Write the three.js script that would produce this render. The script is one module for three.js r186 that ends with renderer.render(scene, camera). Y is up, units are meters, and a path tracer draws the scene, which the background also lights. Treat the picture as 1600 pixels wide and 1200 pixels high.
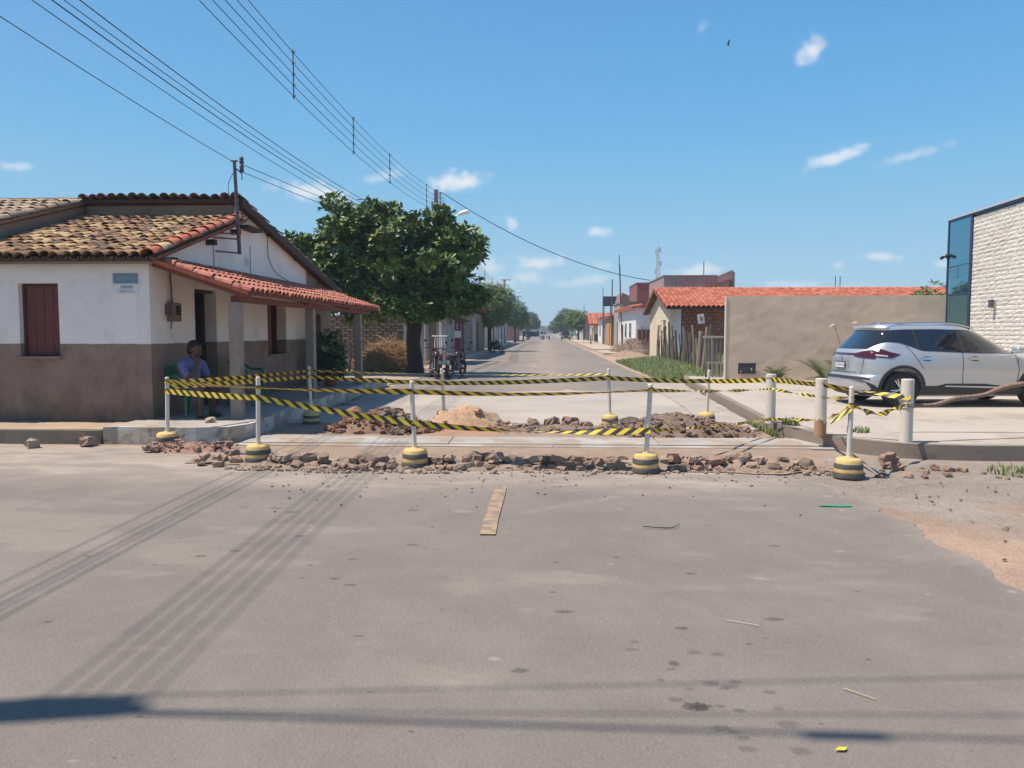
import * as THREE from 'three';
import { ImprovedNoise } from 'three/addons/math/ImprovedNoise.js';
import { mergeGeometries, mergeVertices, toCreasedNormals } from 'three/addons/utils/BufferGeometryUtils.js';
import { RoundedBoxGeometry } from 'three/addons/geometries/RoundedBoxGeometry.js';
import { MarchingCubes } from 'three/addons/objects/MarchingCubes.js';
import { Brush, Evaluator, SUBTRACTION } from 'three-bvh-csg';

// ───────── camera, sky, sun, exposure ─────────
const D2R = Math.PI / 180;
const scene = new THREE.Scene();
const camera = new THREE.PerspectiveCamera(53.13, 4 / 3, 0.05, 4000);
camera.position.set(0, 1.6, 0);
{ const p = 3.909 * D2R, y = 2.4755 * D2R;
  camera.lookAt(-Math.sin(y) * Math.cos(p), 1.6 - Math.sin(p), -Math.cos(y) * Math.cos(p)); }
const renderer = new THREE.WebGLRenderer();
renderer.toneMapping = THREE.LinearToneMapping;
renderer.toneMappingExposure = 1.42;
renderer.shadowMap.enabled = true;

const SUN_EL = 65 * D2R, SUN_AZ = -9 * D2R;      // azimuth measured from -x towards -z
const sunDir = new THREE.Vector3(-Math.cos(SUN_EL) * Math.cos(SUN_AZ), Math.sin(SUN_EL), -Math.cos(SUN_EL) * Math.sin(SUN_AZ));
const sun = new THREE.DirectionalLight(new THREE.Color().setRGB(1, 0.895, 0.76), 4.6);
sun.position.copy(sunDir).multiplyScalar(120).add(new THREE.Vector3(0, 0, -30));
sun.target.position.set(0, 0, -30); sun.castShadow = true;
Object.assign(sun.shadow.camera, { left: -70, right: 70, top: 70, bottom: -70, near: 1, far: 300 });
sun.shadow.mapSize.set(4096, 4096); sun.shadow.radius = 1.05;
scene.add(sun, sun.target);

const PN = new ImprovedNoise();
const nz = (x, y, z) => PN.noise(x, y, z);
const fbm3 = (x, y, z, o = 4) => { let s = 0, a = 0.5; for (let i = 0; i < o; i++) { s += a * PN.noise(x, y, z); x = x * 2.03 + 7.1; y = y * 2.03 + 3.3; z = z * 2.03 + 5.7; a *= 0.5; } return s; };
const clamp = (x, a = 0, b = 1) => Math.min(b, Math.max(a, x));
const sstep = (a, b, x) => { const t = clamp((x - a) / (b - a)); return t * t * (3 - 2 * t); };
const lerp = (a, b, t) => a + (b - a) * t;
const lin = (v) => { v /= 255; return v <= 0.04045 ? v / 12.92 : ((v + 0.055) / 1.055) ** 2.4; };

{ // clear blue tropical sky with a few small fair-weather clouds: azimuth (deg, right of the street axis), elevation, half sizes (deg), tilt, strength
  const W = 2048, H = 1024, data = new Float32Array(W * H * 4);
  const stops = [[-90, 150, 138, 124], [-3, 172, 184, 190], [0, 186, 214, 230], [3, 170, 211, 235], [8, 142, 198, 234], [14, 114, 181, 231], [20, 98, 166, 223], [27, 84, 152, 214], [45, 68, 130, 195], [90, 52, 104, 170]];
  const clouds = [[18.32,18.26,1.02,0.96,35,0.9], [11.17,20.56,0.63,0.46,30,0.25], [19.95,11.48,2.31,0.57,14,0.8], [24.59,11.27,2.24,0.40,12,0.42], [-34.99,10.08,1.14,0.32,0,0.6], [-16.76,9.69,3.07,0.88,-8,0.85], [-11.79,11.06,1.68,0.51,15,0.4], [-6.47,10.73,2.23,1.00,6,0.9], [-2.48,7.77,0.48,0.75,0,0.55], [3.83,7.17,0.96,0.53,0,0.7], [-0.49,4.99,2.14,0.70,4,0.75], [-1.05,3.92,1.60,0.59,0,0.6], [3.20,3.67,2.14,0.48,8,0.5], [1.55,3.49,1.34,0.43,0,0.35], [-4.37,4.62,1.87,0.80,0,0.5], [11.24,4.26,2.20,0.67,5,0.7], [23.12,4.93,1.28,0.36,-4,0.7], [20.30,4.43,0.60,0.33,0,0.5], [17.54,3.20,2.29,0.44,0,0.5], [26.79,4.32,0.76,0.38,0,0.6], [12.39,1.74,1.57,0.41,0,0.4], [4.13,4.82,1.07,0.37,0,0.3], [20.82,2.95,2.50,0.33,0,0.3], [-3.90,3.45,2.67,0.64,0,0.4]];
  const cl = clouds.map(([az, el, a, b, tilt, s], i) => ({ az, el, a, b, c: Math.cos(tilt * D2R), n: Math.sin(tilt * D2R), s, i }));
  for (let j = 0; j < H; j++) {
    const el = ((j + 0.5) / H - 0.5) * 180;
    let k = 0; while (k < stops.length - 2 && stops[k + 1][0] < el) k++;
    const A = stops[k], B = stops[k + 1], t = clamp((el - A[0]) / (B[0] - A[0]));
    const base = [1, 2, 3].map((q) => lerp(lin(A[q]), lin(B[q]), t) / 1.42);
    for (let i = 0; i < W; i++) {
      const ang = ((i + 0.5) / W - 0.5) * 2 * Math.PI, az = Math.atan2(Math.cos(ang), -Math.sin(ang)) / D2R;
      let m = 0, top = 0;
      if (el > -1 && el < 30 && Math.abs(az) < 60) for (const c of cl) {
        const dx = (az - c.az), dy = el - c.el;
        if (Math.abs(dx) > c.a * 2.2 || Math.abs(dy) > c.a * 2.2) continue;
        const u = (dx * c.c + dy * c.n) / c.a, v = (-dx * c.n + dy * c.c) / c.b;
        const r = Math.hypot(u, v + (v < 0 ? v * 0.5 : 0));
        const f = 1.1 - r + 0.95 * fbm3(az * 1.35 + c.i * 13, el * 1.9, c.i * 7.7, 5) + 0.45 * fbm3(az * 4.2, el * 6, c.i * 3.1, 4);
        const d = sstep(0.0, 0.95, f) * c.s; if (d > m) { m = d; top = v; }
      }
      const ca = sunDir.x * Math.cos(ang) * Math.cos(el * D2R) + sunDir.y * Math.sin(el * D2R) + sunDir.z * Math.sin(ang) * Math.cos(el * D2R), glow = 0.22 * clamp(ca) ** 1.4;   // air is brighter towards the sun
      const o = (j * W + i) * 4, bright = 0.92 + 0.06 * clamp(top, -1, 1);
      const cc = [bright * 0.74, bright * 0.735, bright * 0.745];
      for (let q = 0; q < 3; q++) data[o + q] = lerp(lerp(base[q], [0.42, 0.52, 0.60][q], glow), cc[q], m * 0.9);
      data[o + 3] = 1;
    }
  }
  const sky = new THREE.DataTexture(data, W, H, THREE.RGBAFormat, THREE.FloatType);
  sky.mapping = THREE.EquirectangularReflectionMapping; sky.magFilter = sky.minFilter = THREE.LinearFilter; sky.needsUpdate = true;
  scene.background = sky; scene.environment = sky;
}

// ───────── helpers ─────────
const rng = (s) => () => { s |= 0; s = s + 0x6D2B79F5 | 0; let t = Math.imul(s ^ s >>> 15, 1 | s); t = t + Math.imul(t ^ t >>> 7, 61 | t) ^ t; return ((t ^ t >>> 14) >>> 0) / 4294967296; };
const R = rng(7), rr = (a, b) => a + (b - a) * R(), pick = (l) => l[Math.floor(R() * l.length)];
const V = (x, y, z) => new THREE.Vector3(x, y, z);
const taken = {};
const numbered = (n) => { const k = taken[n] = (taken[n] ?? -1) + 1; return k ? `${n}_${String(k).padStart(3, '0')}` : n; };
function shade(o) { o.castShadow = o.receiveShadow = true; return o; }
function tag(o, label, category, group, kind) { o.userData = { label, category }; if (group) o.userData.group = group; if (kind) o.userData.kind = kind; return o; }
function thing(name, label, category, [x, y, z] = [0, 0, 0], turn = 0, group) {
  const g = new THREE.Group(); g.name = numbered(name); g.position.set(x, y, z); g.rotation.y = turn; scene.add(g); return tag(g, label, category, group);
}
function obj(name, geo, mat, parent) {            // one named mesh in the parent's own coordinates
  const m = shade(new THREE.Mesh(Array.isArray(geo) ? merge(geo) : geo, mat)); m.name = name; parent.add(m); return m;
}
function objW(name, geo, mat, parent) {           // the same, geometry given in world coordinates, parent unrotated
  const g = (Array.isArray(geo) ? merge(geo) : geo), p = parent.getWorldPosition(new THREE.Vector3()); g.translate(-p.x, -p.y, -p.z); return obj(name, g, mat, parent);
}
function single(name, geo, mat, label, category, group, kind) { const m = obj(numbered(name), geo, mat, scene); return tag(m, label, category, group, kind); }
function struct(name, geo, mat) { const m = obj(numbered(name), geo, mat, scene); m.userData = { kind: 'structure' }; return m; }
function copy(o, [x, y, z], turn, label, group) { const c = o.clone(); c.name = numbered(o.name.replace(/_\d{3}$/, '')); c.userData = { ...o.userData }; if (label) c.userData.label = label; if (group) c.userData.group = group; scene.add(c); c.position.set(x, y, z); if (turn !== undefined) c.rotation.y = turn; return c; }
function merge(l) {
  const color = l.some((g) => g.attributes.color);
  return mergeGeometries(l.map((g) => { g = g.index ? g.toNonIndexed() : g; for (const k of Object.keys(g.attributes)) if (!['position', 'normal', 'uv', color ? 'color' : ''].includes(k)) g.deleteAttribute(k);
    const n = g.attributes.position.count; if (!g.attributes.uv) g.setAttribute('uv', new THREE.BufferAttribute(new Float32Array(n * 2), 2));
    if (!g.attributes.normal) g.computeVertexNormals();
    if (color && !g.attributes.color) g.setAttribute('color', new THREE.BufferAttribute(new Float32Array(n * 3).fill(1), 3)); return g; }));
}
function mUV(geo, off = 0) {                      // uv in metres, each triangle laid out along its own dominant axis
  const g = geo.index ? geo.toNonIndexed() : geo, p = g.attributes.position, uv = new Float32Array(p.count * 2), a = V(), b = V(), c = V();
  for (let i = 0; i < p.count; i += 3) {
    a.fromBufferAttribute(p, i); b.fromBufferAttribute(p, i + 1).sub(a); c.fromBufferAttribute(p, i + 2).sub(a); b.cross(c);
    const x = Math.abs(b.x), y = Math.abs(b.y), z = Math.abs(b.z);
    for (let k = 0; k < 3; k++) { const q = i + k, X = p.getX(q), Y = p.getY(q), Z = p.getZ(q);
      const [u, v] = y >= x && y >= z ? [X, -Z] : x >= z ? [-Z, Y] : [X, Y]; uv[q * 2] = u + off; uv[q * 2 + 1] = v + off * 1.7; }
  }
  g.setAttribute('uv', new THREE.BufferAttribute(uv, 2)); return g;
}
const box = (x0, x1, y0, y1, z0, z1) => mUV(new THREE.BoxGeometry(x1 - x0, y1 - y0, z1 - z0).translate((x0 + x1) / 2, (y0 + y1) / 2, (z0 + z1) / 2));
const rbox = (x0, x1, y0, y1, z0, z1, r = 0.01, s = 2) => mUV(new RoundedBoxGeometry(x1 - x0, y1 - y0, z1 - z0, s, r).translate((x0 + x1) / 2, (y0 + y1) / 2, (z0 + z1) / 2));
const cyl = (r0, r1, h, s = 16, x = 0, y = 0, z = 0) => new THREE.CylinderGeometry(r1, r0, h, s).translate(x, y + h / 2, z);   // r0 at the foot
function rod(a, b, r0, r1 = r0, s = 8) {          // a tapered rod from a to b
  const A = V(...a), d = V(...b).sub(A), g = new THREE.CylinderGeometry(r1, r0, d.length(), s);
  g.translate(0, d.length() / 2, 0); g.applyQuaternion(new THREE.Quaternion().setFromUnitVectors(V(0, 1, 0), d.clone().normalize())); return g.translate(A.x, A.y, A.z);
}
function limb(pts, rad, s = 8) {                  // a tapered tube through points, with a radius at each
  const curve = new THREE.CatmullRomCurve3(pts.map((p) => V(...p))), n = (pts.length - 1) * 4, fr = curve.computeFrenetFrames(n), pos = [], idx = [];
  for (let i = 0; i <= n; i++) { const t = i / n, c = curve.getPoint(t), k = t * (rad.length - 1), q = Math.min(rad.length - 2, Math.floor(k)), r = lerp(rad[q], rad[q + 1], k - q);
    for (let j = 0; j < s; j++) { const a = j / s * 2 * Math.PI, p = c.clone().addScaledVector(fr.normals[i], Math.cos(a) * r).addScaledVector(fr.binormals[i], Math.sin(a) * r); pos.push(p.x, p.y, p.z); } }
  for (let i = 0; i < n; i++) for (let j = 0; j < s; j++) { const a = i * s + j, b = i * s + (j + 1) % s; idx.push(a, b, a + s, b, b + s, a + s); }
  const e0 = pos.length / 3; let c = curve.getPoint(0); pos.push(c.x, c.y, c.z); c = curve.getPoint(1); pos.push(c.x, c.y, c.z);
  for (let j = 0; j < s; j++) { idx.push(e0, (j + 1) % s, j); idx.push(e0 + 1, n * s + j, n * s + (j + 1) % s); }
  const g = new THREE.BufferGeometry(); g.setAttribute('position', new THREE.Float32BufferAttribute(pos, 3)); g.setIndex(idx); g.computeVertexNormals(); return mUVs(g);
}
function mUVs(g) { const n = g.attributes.normal ? g : (g.computeVertexNormals(), g); return mUV(n); }
function panel(pts, holes, t) {                   // a flat outline with openings, t thick (towards +z)
  const s = new THREE.Shape(pts.map(([x, y]) => new THREE.Vector2(x, y)));
  for (const h of holes || []) s.holes.push(new THREE.Path(h.map(([x, y]) => new THREE.Vector2(x, y))));
  return mUV(new THREE.ExtrudeGeometry(s, { depth: t, bevelEnabled: false }));
}
const rect = (x0, x1, y0, y1) => [[x0, y0], [x1, y0], [x1, y1], [x0, y1]];
function sheet(pts, y, t = 0) {                   // a horizontal polygon of [x, z]; with t > 0 a slab hanging down from y
  const s = new THREE.Shape(pts.map(([x, z]) => new THREE.Vector2(x, -z)));
  const g = t ? new THREE.ExtrudeGeometry(s, { depth: t, bevelEnabled: false }) : new THREE.ShapeGeometry(s);
  g.rotateX(-Math.PI / 2); return mUV(g.translate(0, y - t, 0));
}

// ───────── textures (tileable; uv in metres) ─────────
const hash2 = (x, y, s) => { let h = Math.imul(x, 374761393) + Math.imul(y, 668265263) + Math.imul(s, 974711) | 0; h = Math.imul(h ^ h >>> 13, 1274126177); return ((h ^ h >>> 16) >>> 0) / 4294967296; };
function vn(u, v, per, s) { const x = u * per, y = v * per, xi = Math.floor(x), yi = Math.floor(y), fx = x - xi, fy = y - yi, a = fx * fx * (3 - 2 * fx), b = fy * fy * (3 - 2 * fy), m = (q) => ((q % per) + per) % per;
  return lerp(lerp(hash2(m(xi), m(yi), s), hash2(m(xi + 1), m(yi), s), a), lerp(hash2(m(xi), m(yi + 1), s), hash2(m(xi + 1), m(yi + 1), s), a), b); }
function vf(u, v, per, o, s) { let t = 0, a = 0.5, n = 0; for (let i = 0; i < o; i++) { t += a * vn(u, v, per, s + i); n += a; per *= 2; a *= 0.55; } return t / n; }
const enc = (x) => { x = clamp(x); return 255 * (x <= 0.0031308 ? 12.92 * x : 1.055 * x ** (1 / 2.4) - 0.055); };
function tex(W, H, metres, fn, srgb = true) {
  const d = new Uint8Array(W * H * 4);
  for (let j = 0; j < H; j++) for (let i = 0; i < W; i++) { const c = fn((i + 0.5) / W, (j + 0.5) / H), o = (j * W + i) * 4; for (let q = 0; q < 3; q++) { const x = typeof c === 'number' ? c : c[q]; d[o + q] = srgb ? enc(x) : 255 * clamp(x); } d[o + 3] = 255; }
  const t = new THREE.DataTexture(d, W, H); if (srgb) t.colorSpace = THREE.SRGBColorSpace; t.magFilter = THREE.LinearFilter; t.minFilter = THREE.LinearMipmapLinearFilter; t.generateMipmaps = true;
  if (metres) { t.wrapS = t.wrapT = THREE.RepeatWrapping; const [a, b] = Array.isArray(metres) ? metres : [metres, metres]; t.repeat.set(1 / a, 1 / b); } t.needsUpdate = true; return t;
}
const TX = {
  plaster: tex(512, 512, 2.7, (u, v) => { const a = 0.86 + 0.18 * vf(u, v, 4, 5, 1) + 0.05 * (hash2(u * 512 | 0, v * 512 | 0, 3) - 0.5), s = sstep(0.6, 0.8, vf(u, v, 7, 4, 20)) * 0.1; return [a - s, a - s * 1.05, a - s * 1.25]; }),
  concrete: tex(512, 512, 2.3, (u, v) => { const a = 0.72 + 0.3 * vf(u, v, 5, 6, 5) + 0.09 * (hash2(u * 512 | 0, v * 512 | 0, 9) - 0.5), s = sstep(0.56, 0.75, vf(u, v, 9, 4, 30)) * 0.16; return [a - s, a - s * 1.05, a - s * 1.15]; }),
  dirt: tex(512, 512, 1.9, (u, v) => { const a = 0.6 + 0.42 * vf(u, v, 6, 6, 8) + 0.2 * (hash2(u * 512 | 0, v * 512 | 0, 4) - 0.5), t = vf(u, v, 3, 3, 40) - 0.5; return [a + 0.05 * t, a - 0.03 * t, a - 0.12 * t]; }),
  wood: tex(256, 512, [0.5, 1.6], (u, v) => 0.62 + 0.4 * vn(u, v * 0.08 + vn(u, v, 5, 2) * 0.02, 48, 6) + 0.15 * (vf(u, v, 6, 3, 2) - 0.5)),
  clay: tex(256, 256, 0.55, (u, v) => { const a = 0.68 + 0.4 * vf(u, v, 6, 5, 12), k = sstep(0.58, 0.72, vf(u, v, 9, 4, 33)) * 0.3; return [a - k, a - k * 0.9, a - k * 0.8]; }),
  stone: tex(256, 256, 0.6, (u, v) => { const a = 0.66 + 0.4 * vf(u, v, 5, 6, 15) + 0.12 * (hash2(u * 256 | 0, v * 256 | 0, 2) - 0.5); return [a, a * 0.985, a * 0.97]; }),
  grainB: tex(512, 512, 0.9, (u, v) => 0.5 + 0.5 * (vf(u, v, 48, 4, 3) - 0.5) + 0.35 * (hash2(u * 512 | 0, v * 512 | 0, 7) - 0.5), false),
  lumpB: tex(512, 512, 2.9, (u, v) => 0.75 * vf(u * 1, v, 5, 4, 11) + 0.25 * vf(u, v, 26, 3, 17), false),
};
function mat(r, g, b, o = {}) {
  const m = new (o.phys ? THREE.MeshPhysicalMaterial : THREE.MeshStandardMaterial)({ color: new THREE.Color().setRGB(r, g, b), roughness: o.rough ?? 0.9, metalness: o.metal ?? 0, side: THREE.DoubleSide });
  if (o.map) m.map = TX[o.map] || o.map; if (o.bump) { m.bumpMap = TX[o.bump]; m.bumpScale = o.bs ?? 0.004; }
  if (o.vc) m.vertexColors = true; if (o.phys) Object.assign(m, o.phys); return m;
}
const M = {
  white: mat(0.87, 0.785, 0.72, { map: 'plaster', bump: 'lumpB', bs: 0.012 }),
  render: mat(0.265, 0.175, 0.125, { map: 'plaster', bump: 'lumpB', bs: 0.012 }),
  brownRender: mat(0.27, 0.205, 0.15, { map: 'concrete', bump: 'grainB' }),
  concrete: mat(0.43, 0.375, 0.315, { map: 'concrete', bump: 'grainB', bs: 0.003 }),
  whitewash: mat(1, 1, 1, { map: tex(512, 512, 1.7, (u, v) => { const a = 0.52 + 0.2 * (vf(u, v, 5, 6, 25) - 0.5), d = sstep(0.46, 0.62, vf(u, v, 6, 5, 36)), k = 0.7 * sstep(0.64, 0.74, vf(u, v, 14, 4, 37)); return [lerp(lerp(a, 0.34, d * 0.75), 0.16, k), lerp(lerp(a * 0.95, 0.27, d * 0.75), 0.125, k), lerp(lerp(a * 0.88, 0.20, d * 0.75), 0.10, k)]; }), bump: 'lumpB', bs: 0.03 }),
  darkConcrete: mat(0.27, 0.22, 0.18, { map: 'concrete', bump: 'grainB', bs: 0.004 }),
  clay: mat(0.42, 0.13, 0.075, { map: 'clay' }),
  awningClay: mat(0.46, 0.185, 0.13, { map: 'clay' }),
  wood: mat(0.20, 0.12, 0.08, { map: 'wood' }), oldWood: mat(0.20, 0.165, 0.135, { map: 'wood' }), redWood: mat(0.16, 0.035, 0.03, { map: 'wood', rough: 0.6 }), darkWood: mat(0.075, 0.045, 0.035, { map: 'wood' }),
  redBeam: mat(0.25, 0.085, 0.06, { map: 'wood' }),
  iron: mat(0.13, 0.10, 0.10, { rough: 0.6, metal: 0.4 }), galv: mat(0.45, 0.46, 0.47, { rough: 0.45, metal: 0.7 }), black: mat(0.02, 0.02, 0.022, { rough: 0.5 }), cable: mat(0.025, 0.026, 0.03, { rough: 0.6 }),
  pvc: mat(0.68, 0.625, 0.55, { map: 'plaster', rough: 0.5 }), porcelain: mat(0.09, 0.06, 0.05, { rough: 0.3 }),
  yellow: mat(0.72, 0.50, 0.19, { map: 'concrete', rough: 0.7 }), blackPaint: mat(0.115, 0.108, 0.10, { map: 'concrete', rough: 0.7 }),
  soil: mat(0.30, 0.155, 0.09, { map: 'dirt', bump: 'grainB', bs: 0.006 }), sand: mat(0.50, 0.315, 0.20, { map: 'dirt', bump: 'grainB', bs: 0.003 }),
  bark: mat(0.045, 0.034, 0.027, { map: 'wood', bump: 'lumpB', bs: 0.03 }),
  darkMetal: mat(0.14, 0.14, 0.145, { rough: 0.4, metal: 0.7 }), glassDark: mat(0.02, 0.024, 0.03, { rough: 0.04 }),
};

// ───────── ground, roads, pavements ─────────
const fgTex = (() => {                             // asphalt round the crossing: x -9..4.5, z -9.7..-1.3; dust, spots and scuffs where the photograph has them
  const W = 2048, H = 1270, spots = [], q = rng(31);
  for (let i = 0; i < 190; i++) spots.push([-5 + 8 * q(), -2.4 - 6.2 * q(), 0.006 + 0.022 * q() ** 3, q() < 0.66 ? -0.42 : 0.4, 0.6 + q() * 1.8]);
  for (let i = 0; i < 26; i++) spots.push([0.35 + 0.5 * q() + i * 0.012, -3.9 + i * 0.035 + 0.2 * q(), 0.012 + 0.018 * q(), -0.3, 1.5]);
  spots.push([0.65, -3.2, 0.035, -0.6, 1.6], [0.74, -4.07, 0.022, -0.5, 1.5], [-0.42, -3.35, 0.05, 0.12, 1], [-0.1, -4.3, 0.04, 0.12, 1.2], [-0.75, -6.7, 0.05, 0.22, 2], [-2.2, -7.6, 0.06, 0.25, 2]);
  const cell = {}; for (const s of spots) { const r = s[2] * 3 * s[4]; for (let a = Math.floor((s[0] - r) * 4); a <= Math.floor((s[0] + r) * 4); a++) for (let b = Math.floor((s[1] - r) * 4); b <= Math.floor((s[1] + r) * 4); b++) (cell[a + ',' + b] ||= []).push(s); }
  const NT = 512, tile = new Float32Array(NT * NT); for (let j = 0; j < NT; j++) for (let i = 0; i < NT; i++) tile[j * NT + i] = vf((i + 0.5) / NT, (j + 0.5) / NT, 8, 5, 301) * 2 - 1;
  const fb = (x, z, w) => { const a = x / 8 + w * 0.137, b = z / 8 + w * 0.291, X = (a - Math.floor(a)) * NT, Y = (b - Math.floor(b)) * NT, i = X | 0, j = Y | 0, fx = X - i, fy = Y - j, I = (i + 1) % NT, J = (j + 1) % NT; return 0.9 * lerp(lerp(tile[j * NT + i], tile[j * NT + I], fx), lerp(tile[J * NT + i], tile[J * NT + I], fx), fy); };
  const t = tex(W, H, 0, (u, v) => {
    const x = -9 + 13.5 * u, Z = -9.7 + 8.4 * v;
    let a = 0.164 + 0.02 * fb(x * 0.5, Z * 0.6, 3) + 0.022 * fb(x * 2.3, Z * 2.3, 9) + 0.012 * fb(x * 9, Z * 7, 1) + 0.034 * (hash2(u * W | 0, v * H | 0, 5) - 0.5) * (0.5 + hash2(u * W / 3 | 0, v * H / 3 | 0, 6));
    a += 0.010 * sstep(0.1, 0.5, fb(x * 0.9 + Z * 0.25, Z * 3.6, 21));
    const band = 0.9 * fb(x * 0.7, Z * 0.7, 40);
    let dust = sstep(-7.1, -8.7, Z + band) * (0.45 + 0.55 * sstep(-0.25, 0.3, fb(x * 1.6, Z * 4.5, 12)));
    dust = Math.max(dust, 0.75 * sstep(-5.6, -7.6, x + 0.22 * (Z + 9) + 1.2 * band) * sstep(-6.8, -8.2, Z + band));
    dust = Math.max(dust, 0.8 * Math.exp(-(((Z + 7.92 + 0.10 * Math.sin(x * 1.3) + 0.05 * x - 0.03 * fb(x * 3, Z, 5)) / 0.06) ** 2)) * sstep(-0.6, 0.4, x) * sstep(2.7, 2.2, x));
    dust = Math.max(dust, 0.5 * Math.exp(-(((Z + 7.0 + (x - 0.2) * 0.75) / 0.09) ** 2)) * sstep(-0.4, 0.1, x) * sstep(1.0, 0.6, x) * (0.5 + fb(x * 8, Z * 8, 3)));
    dust = Math.max(dust, 0.3 * sstep(2.75, 3.12, x + 0.12 * fb(x * 3, Z * 3, 8)) * sstep(-4, -5, Z));
    dust = clamp(dust + 0.26 * sstep(0.15, 0.45, fb(x * 0.8, Z * 1.7, 77)));
    let c = [a * 1.10, a * 0.955, a * 0.845];
    const dc = 0.29 + 0.06 * fb(x * 5, Z * 9, 14); c = [lerp(c[0], dc * 1.13, dust), lerp(c[1], dc * 0.94, dust), lerp(c[2], dc * 0.79, dust)];
    for (const s of cell[Math.floor(x * 4) + ',' + Math.floor(Z * 4)] || []) { const d = Math.hypot((x - s[0]) / s[4], Z - s[1]) / s[2] + 0.5 * nz(x * 60, Z * 60, s[2] * 900), k = sstep(1.3, 0.7, d) * s[3]; c = c.map((e) => e * (1 + k)); }
    return c;
  });
  t.wrapS = t.wrapT = THREE.MirroredRepeatWrapping; t.repeat.set(1 / 13.5, 1 / 8.4); t.offset.set(9 / 13.5, 9.7 / 8.4); return t;
})();
const worldUV = (g) => { const p = g.attributes.position, uv = new Float32Array(p.count * 2); for (let i = 0; i < p.count; i++) { uv[2 * i] = p.getX(i); uv[2 * i + 1] = p.getZ(i); } g.setAttribute('uv', new THREE.BufferAttribute(uv, 2)); return g; };
TX.asphaltB = tex(512, 512, 0.75, (u, v) => 0.5 + 0.6 * (vf(u, v, 64, 3, 3) - 0.5) + 0.35 * (hash2(u * 512 | 0, v * 512 | 0, 17) - 0.5), false);
const asphaltNear = mat(1, 1, 1, { map: fgTex, bump: 'asphaltB', bs: 0.006, rough: 0.88 });
const asphaltFar = mat(1, 1, 1, { map: tex(512, 1024, [7.9, 26], (u, v) => { const w = Math.abs(u - 0.5) * 2, a = 0.165 + 0.06 * (vf(u, v, 6, 5, 3) - 0.5) + 0.025 * (hash2(u * 512 | 0, v * 1024 | 0, 8) - 0.5), d = clamp(0.25 + 0.75 * sstep(0.62, 1, w) + 1.1 * (vf(u, v * 2, 4, 5, 60) - 0.5)) * 0.75; return [lerp(a * 1.08, 0.28, d), lerp(a * 0.955, 0.225, d), lerp(a * 0.86, 0.18, d)]; }), bump: 'asphaltB', bs: 0.004 });
const dustyTop = mat(1, 1, 1, { map: tex(512, 512, 5.3, (u, v) => { const d = vf(u, v, 4, 6, 70), a = 0.34 + 0.17 * (d - 0.5) + 0.03 * (hash2(u * 512 | 0, v * 512 | 0, 8) - 0.5); return [a * 1.06, a * 0.94, a * 0.82]; }), bump: 'asphaltB', bs: 0.004 });
const groundMat = mat(1, 1, 1, { map: tex(1024, 1024, 9, (u, v) => { const g = vf(u, v, 5, 6, 50), o = sstep(0.56, 0.72, vf(u, v, 3, 4, 90)), a = 0.285 + 0.22 * (g - 0.5) + 0.13 * (hash2(u * 1024 | 0, v * 1024 | 0, 8) - 0.5) + 0.06 * (vf(u, v, 90, 2, 4) - 0.5); return [a * (1.09 + 0.11 * o), a * (0.92 - 0.10 * o), a * (0.77 - 0.18 * o)]; }), bump: 'grainB', bs: 0.012 });
const sandGround = mat(0.43, 0.315, 0.235, { map: 'dirt', bump: 'grainB', bs: 0.006 });

struct('ground', mUV(new THREE.PlaneGeometry(2400, 2400).rotateX(-Math.PI / 2)), groundMat);
function ragged(pts, amp, step, seed) {            // breaks straight edges of a polygon into an irregular line
  const out = []; pts.forEach(([x, z, keep], i) => { const [X, Z] = pts[(i + 1) % pts.length], L = Math.hypot(X - x, Z - z), n = keep ? 1 : Math.max(1, Math.round(L / step)); for (let k = 0; k < n; k++) { const t = k / n, px = lerp(x, X, t), pz = lerp(z, Z, t), a = k ? amp : 0; out.push([px + a * (nz(px * 2.1, pz * 2.1, seed) + 0.3 * nz(px * 9, pz * 9, seed + 3)), pz + a * (nz(px * 2.1, pz * 2.1, seed + 9) + 0.3 * nz(px * 9, pz * 9, seed + 5))]); } }); return out;
}
const crossing = ragged([[-60, 9, 1], [3.3, 9], [3.08, -4], [3.0, -5.2], [2.98, -7.4], [2.75, -8.3], [2.4, -8.8], [-3.6, -8.95], [-4.6, -10.45], [-60, -10.6, 1]], 0.16, 0.05, 4);
struct('crossing_asphalt', worldUV(sheet(crossing, 0.007)), asphaltNear);
const street = ragged([[-4.5, -13.2], [3.25, -13.2], [3.3, -24], [3.35, -70], [3.4, -420, 1], [-4.5, -420], [-4.5, -60], [-4.45, -22, 1]], 0.16, 0.3, 14);
struct('street_asphalt', sheet(street, 0.008), asphaltFar);
struct('dusty_street_surface', sheet(ragged([[-4.45, -12.4], [3.2, -12.3], [3.35, -20], [0.5, -20.8], [-2, -19.2], [-4.4, -20.5]], 0.5, 0.3, 22), 0.014), dustyTop);
struct('soil_bed', sheet(ragged([[-4.35, -9.0], [3.5, -8.7], [3.6, -11.4], [3.2, -13.0], [-4.4, -13.1]], 0.35, 0.25, 33), 0.017), mat(0.37, 0.265, 0.195, { map: 'dirt', bump: 'grainB', bs: 0.012 }));
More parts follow.
